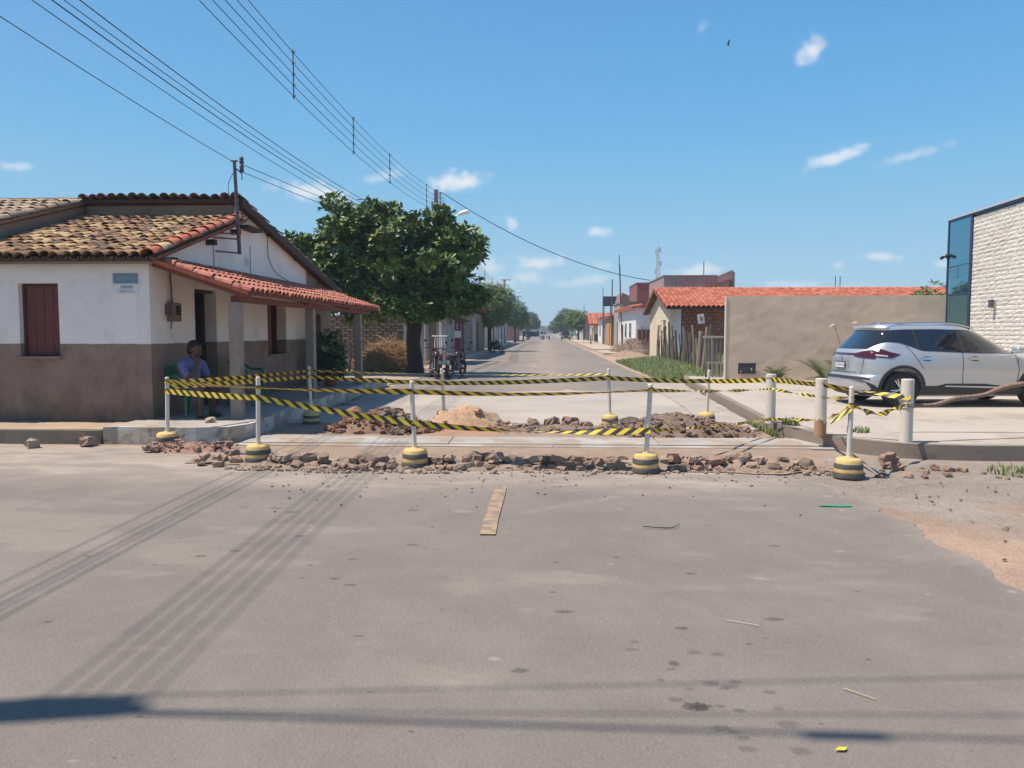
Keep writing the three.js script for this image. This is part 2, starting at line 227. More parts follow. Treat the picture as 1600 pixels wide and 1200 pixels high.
{ // the shallow concrete drain that crosses the street: two beams with a slot between them, cast in bays
  const t = thing('concrete_drain', 'pale concrete drain strip crossing the street behind the stone row', 'drain', [0, 0, -10.9]); const q = rng(3), drainM = mat(1, 1, 1, { map: tex(512, 512, 3.1, (u, v) => { const a = 0.36 + 0.22 * (vf(u, v * 2, 6, 6, 15) - 0.5), d = sstep(0.48, 0.66, vf(u, v, 9, 5, 35)) * 0.8; return [lerp(a * 1.03, 0.30, d), lerp(a * 0.95, 0.225, d), lerp(a * 0.86, 0.165, d)]; }), bump: 'grainB', bs: 0.006 });
  for (let i = 0; i < 3; i++) { const x0 = -4.3 + i * 2.95, w = 2.942; obj('slab', rbox(x0, x0 + w, -0.1, 0.036 + 0.008 * q(), -0.42, 0.26 + 0.02 * q(), 0.012), drainM, t); }
  for (let i = 0; i < 2; i++) { const x0 = -4.3 + i * 4.43, w = 4.42; obj('edge_slab', rbox(x0, x0 + w, -0.1, 0.028 + 0.010 * q(), 0.30 + 0.015 * q(), 0.47, 0.012), drainM, t); }
}
function dashes(zs, w, m, x = -0.45) { for (const [z0, z1] of zs) { const p = ragged([[x - w / 2, z0], [x + w / 2, z0], [x + w / 2, z1], [x - w / 2, z1]], 0.009, 0.04, z0); single('lane_dash', sheet(p, 0.018), m, z0 > -10 ? 'worn yellow lane dash on the near asphalt' : `faded pale lane dash, ${Math.round(-z0)} metres up the street`, 'road marking', 'centre line dashes').userData.kind = 'structure'; } }
dashes([[-5.9, -7.75]], 0.125, mat(1, 1, 1, { map: tex(256, 256, 0.8, (u, v) => { const d = sstep(0.40, 0.62, vf(u, v, 10, 5, 66) + 0.25 * (hash2(u * 256 | 0, v * 256 | 0, 3) - 0.5)); return [lerp(0.205, 0.35, d), lerp(0.165, 0.24, d), lerp(0.135, 0.145, d)]; }) }));
dashes([[-33, -36], [-41, -44.5], [-49, -53], [-58, -62], [-67, -72], [-77, -83], [-90, -97]], 0.14, mat(0.31, 0.28, 0.25, { map: 'concrete' }));

// right pavement: a raised concrete forecourt with a curved kerb, and the low apron beside it
const kerbR = new THREE.CatmullRomCurve3([[4.62, -26], [4.2, -23], [3.9, -18], [3.66, -14.2], [3.55, -12.4], [3.68, -11.1], [4.04, -10.28], [4.5, -9.85], [5.2, -9.68], [6.5, -9.68], [10, -9.72], [22, -9.8]].map(([x, z]) => V(x, 0, z))).getPoints(90).map((p) => [p.x, p.z]);
{ const inner = kerbR.map(([x, z], i) => { const a = kerbR[Math.max(0, i - 1)], b = kerbR[Math.min(kerbR.length - 1, i + 1)], dx = b[0] - a[0], dz = b[1] - a[1], l = Math.hypot(dx, dz); return [x + dz / l * 0.13, z - dx / l * 0.13]; });
  struct('pavement_kerb', sheet(kerbR.concat([...inner].reverse()), 0.19, 0.35), M.darkConcrete);
  const paveMat = mat(0.455, 0.405, 0.35, { map: tex(1024, 1024, 6.3, (u, v) => { const a = 0.86 + 0.22 * (vf(u, v, 4, 6, 5) - 0.5) + 0.06 * (hash2(u * 1024 | 0, v * 1024 | 0, 9) - 0.5), c = Math.abs(vf(u, v, 3, 5, 61) - 0.5), k = sstep(0.006, 0, c) * 0.22, st = sstep(0.55, 0.75, vf(u, v * 0.5, 8, 5, 44)) * 0.16; const e = a - k - st; return [e, e * 0.99 - st * 0.05, e * 0.98 - st * 0.1]; }), bump: 'grainB', bs: 0.003 });
  struct('forecourt_pavement', sheet(inner.concat([[22, -40], [5.75, -40], [5.0, -30]]), 0.186, 0.3), paveMat);
  struct('apron_slab', sheet(ragged([[3.05, -23.4], [4.12, -23.6], [3.84, -18], [3.6, -14.2], [3.48, -12.5], [3.15, -11.9], [2.6, -12.6], [2.9, -16]], 0.08, 0.3, 44), 0.035, 0.1), mat(0.40, 0.355, 0.305, { map: 'concrete', bump: 'grainB' }));
  struct('verge_ground', sheet([[3.5, -26], [4.6, -26], [5.1, -30], [5.8, -40], [5.8, -62], [3.4, -62], [3.35, -30]], 0.05, 0.1), sandGround);
  struct('forecourt_dark_line', sheet([[4.7, -10.9], [5.4, -11.02], [9.6, -11.05], [18, -11.0], [18, -10.93], [9.6, -10.98], [5.4, -10.97]], 0.190), mat(0.27, 0.235, 0.205, { map: 'concrete' }));  // narrow darker strip laid along the forecourt surface
}
// left pavement: whitewashed raised corner before the porch, a lower earth-coloured step further along
struct('porch_pavement', sheet([[-6.25, -10.62], [-4.9, -10.62], [-4.55, -10.72], [-4.42, -10.98], [-4.5, -12.5], [-4.62, -16], [-4.68, -22.2], [-6.3, -22.2]], 0.245, 0.4), mat(0.40, 0.355, 0.31, { map: 'concrete', bump: 'grainB' }));
{ const k = [[-6.26, -10.56], [-4.92, -10.56], [-4.5, -10.66], [-4.345, -10.97], [-4.43, -12.5], [-4.555, -16], [-4.61, -22.2], [-4.676, -22.2], [-4.616, -16], [-4.496, -12.5], [-4.416, -10.98], [-4.547, -10.722], [-4.9, -10.622], [-6.26, -10.622]];
  struct('porch_kerb', sheet(ragged(k, 0.055, 0.1, 52), 0.25, 0.4), M.whitewash); }
struct('earth_step', sheet(ragged([[-6.27, -10.66], [-6.27, -12.4, 1], [-40, -12.4, 1], [-40, -10.35]], 0.05, 0.2, 61), 0.205, 0.35), mat(0.44, 0.325, 0.22, { map: 'dirt', bump: 'grainB' }));
struct('step_kerb', sheet(ragged([[-6.3, -10.56], [-6.3, -10.655, 1], [-40, -10.345, 1], [-40, -10.25]], 0.03, 0.2, 66), 0.20, 0.35), mat(0.20, 0.17, 0.145, { map: 'concrete', bump: 'grainB', bs: 0.01 }));
// sandy strip along the left of the street and, further off, raised pavement stretches
struct('sandy_verge', sheet(ragged([[-4.6, -22.2], [-3.9, -30], [-3.95, -48], [-4.2, -62], [-4.4, -120], [-9, -120, 1], [-9, -22.2, 1]], 0.35, 0.5, 71), 0.025, 0.1), sandGround);
for (const [x0, x1, z0, z1, h] of [[-6.4, -4.5, -44, -52, 0.2], [-6.4, -4.55, -53, -66, 0.14], [-6.4, -4.6, -70, -118, 0.16]]) struct('pavement_stretch', rbox(x0, x1, 0, h, z1, z0, 0.02), M.concrete);
for (const [x0, x1, z0, z1, h] of [[3.9, 6.4, -52, -60, 0.16], [3.9, 6.6, -61.5, -76, 0.2], [4.0, 6.6, -78, -96, 0.17], [4.1, 6.9, -99, -130, 0.2]]) struct('pavement_stretch', rbox(x0, x1, 0, h, z1, z0, 0.02), mat(0.46, 0.375, 0.30, { map: 'concrete', bump: 'grainB' }));

// ───────── roof tiles ─────────
function barrel(L, r0, r1, t = 0.014, n = 5) {     // half-round clay tile, crown up, long axis +z (r0 at z=0, the lower end)
  const pos = [], quad = (a, b, c, d) => pos.push(...a, ...b, ...c, ...a, ...c, ...d), P = (r, k, z) => { const a = Math.PI * k / n; return [-Math.cos(a) * r, Math.sin(a) * r * 0.8, z]; };
  for (let k = 0; k < n; k++) { quad(P(r0, k, 0), P(r0, k + 1, 0), P(r1, k + 1, L), P(r1, k, L)); quad(P(r0 - t, k + 1, 0), P(r0 - t, k, 0), P(r1 - t, k, L), P(r1 - t, k + 1, L)); quad(P(r0 - t, k, 0), P(r0 - t, k + 1, 0), P(r0, k + 1, 0), P(r0, k, 0)); quad(P(r1, k, L), P(r1, k + 1, L), P(r1 - t, k + 1, L), P(r1 - t, k, L)); }
  const g = new THREE.BufferGeometry(); g.setAttribute('position', new THREE.Float32BufferAttribute(pos, 3)); return mUV(toCreasedNormals(g, 0.9), R() * 3);
}
const clayTone = (r, g, b) => mat(r, g, b, { map: 'clay', rough: 0.95 });
const TONES = {
  old: [clayTone(0.50, 0.33, 0.17), clayTone(0.43, 0.27, 0.14), clayTone(0.37, 0.21, 0.11), clayTone(0.29, 0.165, 0.09), clayTone(0.21, 0.125, 0.075), clayTone(0.55, 0.38, 0.205), clayTone(0.155, 0.098, 0.062)],
  pale: [clayTone(0.50, 0.37, 0.25), clayTone(0.44, 0.33, 0.23), clayTone(0.40, 0.26, 0.17), clayTone(0.30, 0.22, 0.16)],
  red: [clayTone(0.48, 0.14, 0.08), clayTone(0.43, 0.115, 0.065), clayTone(0.52, 0.18, 0.11)],
  awning: [clayTone(0.52, 0.20, 0.14), clayTone(0.48, 0.175, 0.12), clayTone(0.55, 0.225, 0.165), clayTone(0.45, 0.155, 0.105)],
  dark: [clayTone(0.13, 0.085, 0.075), clayTone(0.17, 0.10, 0.085), clayTone(0.10, 0.075, 0.07), clayTone(0.22, 0.12, 0.09)],
};
const BAR = {}; const barV = (L, r0, r1) => (BAR[`${L},${r0},${r1}`] ||= [0, 1, 2].map((i) => barrel(L * (1 + 0.02 * i), r0 * (1 + 0.03 * (i - 1)), r1)));
// lays cover tiles one by one over a sloping field: o = lower corner, u = unit along the eave, v = unit up the slope; tiles become children of the part `deck`
function layTiles(deck, o, u, v, cols, rows, pu, ev, L, r, tones, jit = 1, toneAt) {
  const U = V(...u), Vv = V(...v), N = new THREE.Vector3().crossVectors(Vv, U); if (N.y < 0) N.negate();
  const X = new THREE.Vector3().crossVectors(N, Vv), base = new THREE.Matrix4().makeBasis(X, N, Vv), p0 = deck.getWorldPosition(V()), geos = barV(L, r, r * 0.84);
  for (let j = rows - 1; j >= 0; j--) for (let i = 0; i < cols; i++) {
    const g = pick(geos), tn = toneAt ? toneAt(i, j) : null, m = shade(new THREE.Mesh(g, tn || pick(tones))); m.name = 'tile';
    m.position.set(...o).addScaledVector(U, (i + 0.5) * pu + jit * rr(-0.012, 0.012)).addScaledVector(Vv, j * ev + jit * rr(-0.025, 0.025)).addScaledVector(N, 0.006 + jit * rr(-0.004, 0.008)).sub(p0);
    m.quaternion.setFromRotationMatrix(base.clone().multiply(new THREE.Matrix4().makeRotationFromEuler(new THREE.Euler(0.055 + jit * rr(-0.02, 0.02), jit * rr(-0.05, 0.05), jit * rr(-0.06, 0.06)))));
    deck.add(m);
  }
}
function channels(deck, o, u, v, cols, L, pu, m) { // the concave tiles between the covers, one run for each gutter
  const U = V(...u), Vv = V(...v), N = new THREE.Vector3().crossVectors(Vv, U); if (N.y < 0) N.negate();
  const X = new THREE.Vector3().crossVectors(N, Vv), B = new THREE.Matrix4().makeBasis(X, N, Vv), l = [];
  for (let i = 0; i <= cols; i++) { const g = barrel(L, pu * 0.42, pu * 0.42, 0.012, 4); g.rotateZ(Math.PI); g.applyMatrix4(B); const p = V(...o).addScaledVector(U, i * pu).addScaledVector(N, 0.03).addScaledVector(Vv, -0.02); g.translate(p.x, p.y, p.z); l.push(g); }
  const g = objW('channel_tiles', l, m, deck); g.userData.kind = 'stuff'; return g;
}
const slopeDeck = (x0, x1, zA, yA, zB, yB, t = 0.05) => { const g = panel([[-zA, yA - t], [-zB, yB - t], [-zB, yB], [-zA, yA]], [], x1 - x0); g.rotateY(Math.PI / 2); return g.translate(x0, 0, 0); };   // sheet falling from B to A across x0..x1

// ───────── the corner house ─────────
const GX = -6.04, FZ = -11.54, FY = 0.245;
const house = thing('corner_house', 'white and brown single-storey corner house with weathered tile roof and gable facing the street', 'house', [-8, 0.2, -16.5]);
{
  const dadoM = mat(1, 1, 1, { map: (() => { const q = tex(512, 512, 0, (u, v) => { const x = u * 3, y = v * 1.4, d = sstep(0.62 + 0.5 * fbm3(x * 2.2, y * 0.6, 5, 4), 0.12 + 0.25 * fbm3(x * 5, 1, 9, 3), y) * (0.65 + 0.5 * fbm3(x * 7, y * 5, 2, 4)), a = 0.25 + 0.13 * fbm3(x * 2.2, y * 2.2, 8, 6) + 0.05 * fbm3(x * 12, y * 9, 4, 3); return [lerp(a * 1.05, 0.085, d), lerp(a * 0.72, 0.066, d), lerp(a * 0.55, 0.055, d)]; }); q.wrapS = THREE.RepeatWrapping; q.repeat.set(1 / 3, 1 / 1.4); q.offset.set(0, -0.1); return q; })(), bump: 'grainB', bs: 0.006 });
  const t = 0.22, gable = (p, h) => panel(p, h, t).rotateY(Math.PI / 2).translate(GX - t, 0, 0);
  // gable wall: brown dado, white field above it, raw render at the far end
  const door = [rect(13.05, 13.92, 0, 2.34)], yD = 1.41;
  const openings = [[13.05, 13.92, 2.34], [16.52, 17.72, 2.22], [19.72, 20.5, 2.06]];
  const wavy = (x0, x1, y0, y1, seed) => { const p = [[x0, y0], [x1, y0]]; for (let k = 0; k <= 12; k++) { const x = lerp(x1, x0, k / 12); p.push([x, y1 + 0.016 * fbm3(x * 3, seed, 2, 3) + 0.006 * nz(x * 17, seed, 1)]); } return p; };
  objW('wall_dado', [gable(wavy(11.536, 13.053, 0.1, yD, 1)), gable(wavy(13.917, 16.523, 0.1, yD, 1)), gable(wavy(17.717, 19.723, 0.1, yD, 1)), gable(rect(16.524, 17.716, 0.1, 1.1)), gable(wavy(20.497, 21.504, 0.1, yD, 1))].map((g) => g.translate(0.004, 0, 0)), dadoM, house); void door;
  objW('gable_wall', gable([[11.54, yD - 0.04], [13.05, yD - 0.04], [13.05, 2.34], [13.92, 2.34], [13.92, yD - 0.04], [16.52, yD - 0.04], [16.52, 2.22], [17.72, 2.22], [17.72, yD - 0.04], [19.3, yD - 0.04], [19.3, 3.28], [15.0, 4.12], [14.9, 3.64], [11.54, 2.70]]), M.white, house);
  objW('gable_end_render', gable([[19.3, yD], [19.72, yD], [19.72, 2.06], [20.5, 2.06], [20.5, yD], [21.5, yD], [21.5, 2.78], [19.3, 3.28]]), M.brownRender, house);
  // front wall with one shuttered window
  objW('front_wall', [panel(rect(-9.0, -8.1, yD - 0.04, 2.72), [], t), panel(rect(-8.1, -7.47, 2.34, 2.72), [], t), panel(rect(-7.47, GX - t, yD - 0.04, 2.72), [], t)].map((g) => g.translate(0, 0, FZ - t)), M.white, house);
  objW('front_dado', [panel(rect(-9.0, GX - t, 0.1, 1.22), [], t), panel(wavy(-9.0, -8.097, 1.2205, yD, 4), [], t), panel(wavy(-7.473, GX - t, 1.2205, yD, 4), [], t)].map((g) => g.translate(0, 0, FZ - t + 0.004)), dadoM, house);
  objW('back_wall', box(-9.0, GX - t - 0.002, 0.1, 2.7, -21.5, -21.28), M.brownRender, house);
  objW('party_wall', box(-9.2, -9.002, 0.1, 2.7, -21.5, FZ - 0.02), M.brownRender, house);
  objW('floor', box(-9.0, GX - t - 0.002, 0.1, 0.262, -21.27, FZ - t - 0.002), M.darkConcrete, house);
  // shutters, doors and their reveals
  const w1 = objW('window', box(-8.06, -7.475, 1.235, 2.335, FZ - 0.16, FZ - 0.12), M.redWood, house);
  for (let i = 0; i < 4; i++) objW('board', box(-8.05 + i * 0.144, -8.05 + i * 0.144 + 0.138, 1.25, 2.325, FZ - 0.119, FZ - 0.105), M.redWood, w1);
  objW('frame', [box(-8.098, -8.06, 1.225, 2.338, FZ - 0.17, FZ - 0.09), box(-8.06, -7.475, 2.29, 2.338, FZ - 0.118, FZ - 0.09)], M.darkWood, w1);
  objW('window_sill', rbox(-8.14, -7.44, 1.17, 1.222, FZ - 0.02, FZ + 0.05, 0.01), M.render, house);
  const w2 = objW('window', box(GX - 0.20, GX - 0.17, 1.102, 2.218, -17.20, -16.525), M.redWood, house);
  for (let i = 0; i < 4; i++) objW('board', box(GX - 0.169, GX - 0.155, 1.11, 2.21, -17.19 + i * 0.165, -17.19 + i * 0.165 + 0.158), M.redWood, w2);
  objW('shutter', rbox(GX - 0.66, GX - 0.22, 1.12, 2.2, -17.71, -17.68, 0.005), M.redWood, w2);
  objW('window_sill', rbox(GX - 0.03, GX + 0.06, 1.05, 1.098, -17.76, -16.48, 0.01), M.render, house);
  const d1 = objW('door', rbox(GX - 0.95, GX - 0.23, 0.27, 2.3, -13.90, -13.86, 0.004), M.darkWood, house); objW('handle', rbox(GX - 0.86, GX - 0.8, 1.2, 1.28, -13.858, -13.83, 0.005), M.iron, d1);
  objW('door_frame', [box(GX - 0.2, GX - 0.06, 0.27, 2.338, -13.09, -13.052), box(GX - 0.2, GX - 0.06, 2.29, 2.338, -13.918, -13.092)], M.darkWood, house);
  const d3 = objW('door', rbox(GX - 0.16, GX - 0.11, 0.27, 2.05, -20.49, -19.73, 0.004), M.wood, house); objW('handle', rbox(GX - 0.108, GX - 0.08, 1.2, 1.3, -19.84, -19.8, 0.005), M.iron, d3);
  // clerestory step under the ridge, and purlin ends under the verges
  objW('clerestory_wall', box(-9.02, GX - 0.05, 3.62, 4.06, -15.12, -14.92), M.brownRender, house);
  for (const [z, y] of [[-12.1, 2.78], [-13.6, 3.24], [-14.7, 3.56]]) objW('purlin', box(GX + 0.002, GX + 0.17, y - 0.1, y - 0.005, z - 0.05, z + 0.05), M.darkWood, house);
  for (const [z, y] of [[-16.6, 3.72], [-18.4, 3.36], [-20.4, 2.93]]) objW('purlin', box(GX + 0.002, GX + 0.16, y - 0.06, y + 0.04, z - 0.05, z + 0.05), M.darkWood, house);
  objW('bracket', box(GX + 0.002, GX + 0.22, 3.62, 3.69, -15.75, -15.0), M.darkWood, house);

  // front roof: eave at the front, running up to the clerestory; every cover tile is laid singly
  const e = [-11.34, 2.70], h = [-14.9, 3.78], L = Math.hypot(h[0] - e[0], h[1] - e[1]), v = [0, (h[1] - e[1]) / L, (h[0] - e[0]) / L];
  const deck = objW('front_roof', slopeDeck(-9.05, GX + 0.20, e[0], e[1], h[0], h[1]), M.darkWood, house);
  channels(deck, [-9.0, e[1], e[0]], [1, 0, 0], v, 18, L, 0.176, TONES.old[4]);
  const verge = 17; layTiles(deck, [-9.0, e[1] + 0.025, e[0] + 0.06], [1, 0, 0], v, verge, 14, 0.176, L / 14, 0.36, 0.088, TONES.old, 1.7, (i, j) => fbm3(i * 0.5, j * 0.6, 3, 3) > 0.12 ? pick(TONES.old.slice(2, 5)) : R() < 0.02 ? TONES.red[2] : null);
  layTiles(deck, [GX + 0.01, e[1] + 0.045, e[0] + 0.06], [1, 0, 0], v, 1, 11, 0.2, L / 11, 0.42, 0.112, TONES.red, 0.8, (i, j) => j === 1 ? TONES.old[5] : null);
  objW('verge_board', slopeDeck(GX + 0.19, GX + 0.225, e[0] + 0.05, e[1] - 0.005, h[0], h[1] - 0.0, 0.055), M.redBeam, deck);
  objW('eave_board', box(-9.0, GX + 0.19, 2.62, 2.648, -11.42, -11.36), M.brownRender, deck);
  // back roof: its top tiles show over the clerestory, its verge runs down the gable
  const t0 = [-14.78, 4.16], bk = [-22.1, 2.70], LB = Math.hypot(bk[0] - t0[0], bk[1] - t0[1]), vb = [0, (t0[1] - bk[1]) / LB, (t0[0] - bk[0]) / LB];
  const back = objW('back_roof', slopeDeck(-9.05, GX + 0.18, t0[0], t0[1], bk[0], bk[1], 0.07), M.darkWood, house);
  layTiles(back, [-9.05, t0[1] - 0.28 * vb[1] + 0.02, t0[0] - 0.28 * vb[2]], [1, 0, 0], vb, 16, 1, 0.20, 0.4, 0.40, 0.105, TONES.dark, 1.3);
  layTiles(back, [GX - 0.02, bk[1] + 0.03, bk[0]], [1, 0, 0], vb, 1, 19, 0.2, LB / 19, 0.46, 0.11, TONES.dark, 1.2);
  for (let i = 0; i < 15; i++) { const g = barrel(LB - 0.4, 0.1, 0.1, 0.014, 4); const B = new THREE.Matrix4().makeBasis(V(1, 0, 0), new THREE.Vector3().crossVectors(V(...vb), V(1, 0, 0)), V(...vb)); g.applyMatrix4(B); g.translate(-8.93 + i * 0.2, bk[1] + 0.03, bk[0]); objW('tile_run', g, TONES.dark[i % 4], back); }
  objW('verge_board', slopeDeck(GX + 0.17, GX + 0.21, t0[0], t0[1] - 0.01, bk[0], bk[1] - 0.01, 0.15), M.darkWood, back);
  objW('soffit_batten', [slopeDeck(GX + 0.002, GX + 0.165, t0[0] - 0.1, t0[1] - 0.09, bk[0] + 0.2, bk[1] - 0.06, 0.03)], M.darkWood, back);
  // faded street name plates and the year painted on the gable
  const plate = (w, hgt, draw) => { const c = document.createElement('canvas'); c.width = 256; c.height = 128; draw(c.getContext('2d')); const q = new THREE.CanvasTexture(c); q.colorSpace = THREE.SRGBColorSpace; return q; };
  const quadUV = (g) => { const p = g.attributes.position; g.computeBoundingBox(); const b = g.boundingBox, uv = new Float32Array(p.count * 2); for (let i = 0; i < p.count; i++) { uv[2 * i] = (p.getX(i) - b.min.x) / (b.max.x - b.min.x); uv[2 * i + 1] = (p.getY(i) - b.min.y) / (b.max.y - b.min.y); } g.setAttribute('uv', new THREE.BufferAttribute(uv, 2)); return g; };
  const scrawl = (x, y0, y1, x0, x1, n, col) => { const q = rng(n); x.strokeStyle = col; x.lineWidth = 5; for (let X = x0; X < x1; X += 13 + 6 * q()) { x.beginPath(); x.moveTo(X, y0 + 6 * q()); x.lineTo(X + 4 * q(), y1 - 5 * q()); x.lineTo(X + 9, lerp(y0, y1, q())); x.stroke(); } };
  const p1 = plate(1, 1, (x) => { x.fillStyle = '#6d8390'; x.fillRect(0, 0, 256, 128); scrawl(x, 36, 90, 40, 220, 5, '#7b93a2'); x.fillStyle = '#8f9aa0'; x.fillRect(0, 0, 10, 128); });
  const p2 = plate(1, 1, (x) => { x.fillStyle = '#d8d5d3'; x.fillRect(0, 0, 256, 128); x.fillStyle = '#98a0a6'; x.fillRect(70, 18, 130, 40); scrawl(x, 66, 104, 50, 220, 8, '#85888c'); });
  single('name_plate', quadUV(rbox(-6.6, -6.21, 2.335, 2.485, FZ, FZ + 0.012, 0.003)), mat(1, 1, 1, { map: p1, rough: 0.5 }), 'faded blue-grey street name plate high on the house corner', 'sign', null);
  single('name_plate', quadUV(rbox(-6.585, -6.205, 2.165, 2.328, FZ, FZ + 0.012, 0.003)), mat(1, 1, 1, { map: p2, rough: 0.6 }), 'white plate with illegible grey lettering below the blue plate', 'sign', null);
  const yr = plate(1, 1, (x) => { x.fillStyle = '#ffffff'; x.fillRect(0, 0, 256, 128); x.fillStyle = '#8d8f96'; x.font = 'italic 96px serif'; x.fillText('191', 40, 98); });
  const yg = quadUV(new THREE.PlaneGeometry(0.26, 0.2)); yg.rotateY(Math.PI / 2).translate(GX + 0.004, 3.0, -15.42); objW('painted_year', yg, mat(0.62, 0.61, 0.62, { map: yr }), house);
  for (const z of [-13.85, -15.6]) objW('conduit', rod([GX + 0.012, 2.75, z], [GX + 0.012, 3.35, z], 0.008, 0.008, 6), mat(0.4, 0.39, 0.39), house);
  objW('wire', limb([[GX + 0.01, 3.66, -16.6], [GX + 0.012, 3.2, -16.65], [GX + 0.012, 2.95, -17.0], [GX + 0.012, 2.78, -17.9]], [0.006, 0.006], 5), M.cable, house);
}
{ // electricity meter on the street side
  const t = thing('meter_box', 'small brown electricity meter box on the shaded porch wall', 'meter box', [GX, 1.76, -12.17]);
  obj('case', rbox(0.002, 0.13, 0, 0.3, -0.13, 0.11, 0.012), mat(0.19, 0.13, 0.10, { map: 'concrete', rough: 0.5 }), t);
  obj('glass', rbox(0.131, 0.138, 0.1, 0.25, -0.09, 0.06, 0.003), M.glassDark, t); obj('conduit', [rod([0.05, 0.3, 0.02], [0.03, 0.8, 0.02], 0.015), rod([0.05, 0, 0.06], [0.04, -0.12, 0.06], 0.012)], M.iron, t);
  obj('side_box', rbox(0.002, 0.07, 0.1, 0.26, 0.12, 0.17, 0.006), M.iron, t);
}
{ // iron service mast on the gable
  const t = thing('service_mast', 'rusty iron service mast bracketed to the gable, carrying insulators', 'mast', [GX + 0.29, 3.05, -14.35]);
  obj('pole', [rod([0.0, 0, 0], [-0.04, 1.72, 0.05], 0.035, 0.03, 10)], M.iron, t);
  for (const [a, b] of [[[-0.29, 0.02, 0.4], [0, 0.02, 0]], [[-0.29, 0.34, 0.5], [-0.01, 0.38, 0]], [[-0.29, 0.26, 0.45], [-0.01, 0.28, 0]]]) obj('bracket', rod(a, b, 0.015), M.iron, t);
  for (let i = 0; i < 2; i++) obj('insulator', new THREE.LatheGeometry([[0.012, 0], [0.04, 0.01], [0.045, 0.05], [0.03, 0.07], [0.045, 0.09], [0.03, 0.13], [0.012, 0.14]].map(([x, y]) => new THREE.Vector2(x, y)), 12).translate(0.07, 1.52 + i * 0.15, -0.02), M.porcelain, t);
  obj('insulator_arm', [rod([-0.04, 1.6, 0.05], [0.07, 1.5, -0.02], 0.012), rod([0.07, 1.38, -0.02], [0.07, 1.82, -0.02], 0.01), rod([-0.1, 1.72, 0.05], [0.02, 1.72, 0.05], 0.02)], M.iron, t);
  obj('loose_wire', limb([[-0.06, 1.5, 0.06], [-0.14, 1.3, 0.1], [-0.13, 1.1, 0.12], [-0.13, 0.95, 0.12]], [0.006, 0.006], 5), M.cable, t);
}
// ───────── the adjoining house to the left: a higher roof that steps down to the corner house ─────────
{
  const t = thing('adjoining_house', 'adjoining house with higher pale tile roof stepping above the corner house', 'house', [-13, 0.2, -16]);
  objW('front_wall', box(-18, -9.002, 1.42, 2.82, FZ - 0.24, FZ - 0.02), M.white, t); objW('front_dado', box(-18, -9.002, 0.1, 1.418, FZ - 0.24, FZ - 0.017), M.render, t);
  objW('verge_wall', panel([[11.35, 2.74], [15.05, 3.84], [15.05, 4.14], [11.35, 3.06]], [], 0.16).rotateY(Math.PI / 2).translate(-9.22, 0, 0), M.brownRender, t);
  const e = [-11.22, 3.02], h = [-14.95, 4.12], L = Math.hypot(h[0] - e[0], h[1] - e[1]), v = [0, (h[1] - e[1]) / L, (h[0] - e[0]) / L];
  const deck = objW('roof', slopeDeck(-18, -9.06, e[0], e[1], h[0], h[1]), M.darkWood, t);
  channels(deck, [-13.6, e[1], e[0]], [1, 0, 0], v, 22, L, 0.206, TONES.pale[3]);
  layTiles(deck, [-13.6, e[1] + 0.025, e[0] + 0.06], [1, 0, 0], v, 22, 11, 0.206, L / 11, 0.44, 0.102, TONES.pale, 1.2);
  objW('back_roof', slopeDeck(-18, -9.06, h[0] - 0.01, h[1], -22, 2.9), M.darkWood, t);
  for (let i = 0; i < 11; i++) { const g = barrel(0.42, 0.12, 0.11); g.rotateY(Math.PI / 2); g.translate(-13.6 + i * 0.4, h[1] + 0.02, h[0]); objW('ridge_tile', g, pick(TONES.dark), deck); }
}
// ───────── the porch awning ─────────
{
  const t = thing('porch_awning', 'red clay tile awning on three posts along the house side', 'awning', [-4.8, FY, -15.8]);
  const xi = GX + 0.03, yi = 2.70, xo = -4.52, yo = 2.19, z0 = -11.55, z1 = -20.75, L = Math.hypot(xi - xo, yi - yo), v = [(xi - xo) / L, (yi - yo) / L, 0];
  const g = panel([[xo, yo - 0.04], [xi, yi - 0.04], [xi, yi], [xo, yo]], [], z0 - z1).translate(0, 0, z1);
  const deck = objW('roof', g, M.redBeam, t);
  channels(deck, [xo, yo, z1], [0, 0, 1], v, 45, L, 0.2045, TONES.awning[3]);
  layTiles(deck, [xo + 0.03, yo + 0.02, z1], [0, 0, 1], v, 45, 5, 0.2045, L / 5, 0.36, 0.093, TONES.awning, 0.5);
  objW('fascia', [box(-4.85, -4.71, 2.06, 2.155, z1 + 0.08, z0 - 0.16)], M.redBeam, t);
  for (const z of [z0 - 0.08, -14.6, -17.7, z1 + 0.05]) objW('rafter', panel([[xo + 0.02, yo - 0.11], [xi, yi - 0.11], [xi, yi - 0.042], [xo + 0.02, yo - 0.042]], [], 0.07).translate(0, 0, z - 0.035), M.redBeam, t);
  for (const z of [-11.72, -15.5, -19.5]) objW('post', rbox(-4.868, -4.692, 0.15, 2.058, z - 0.085, z + 0.085, 0.015), mat(0.33, 0.265, 0.215, { map: 'concrete', bump: 'grainB', bs: 0.006 }), t);
}

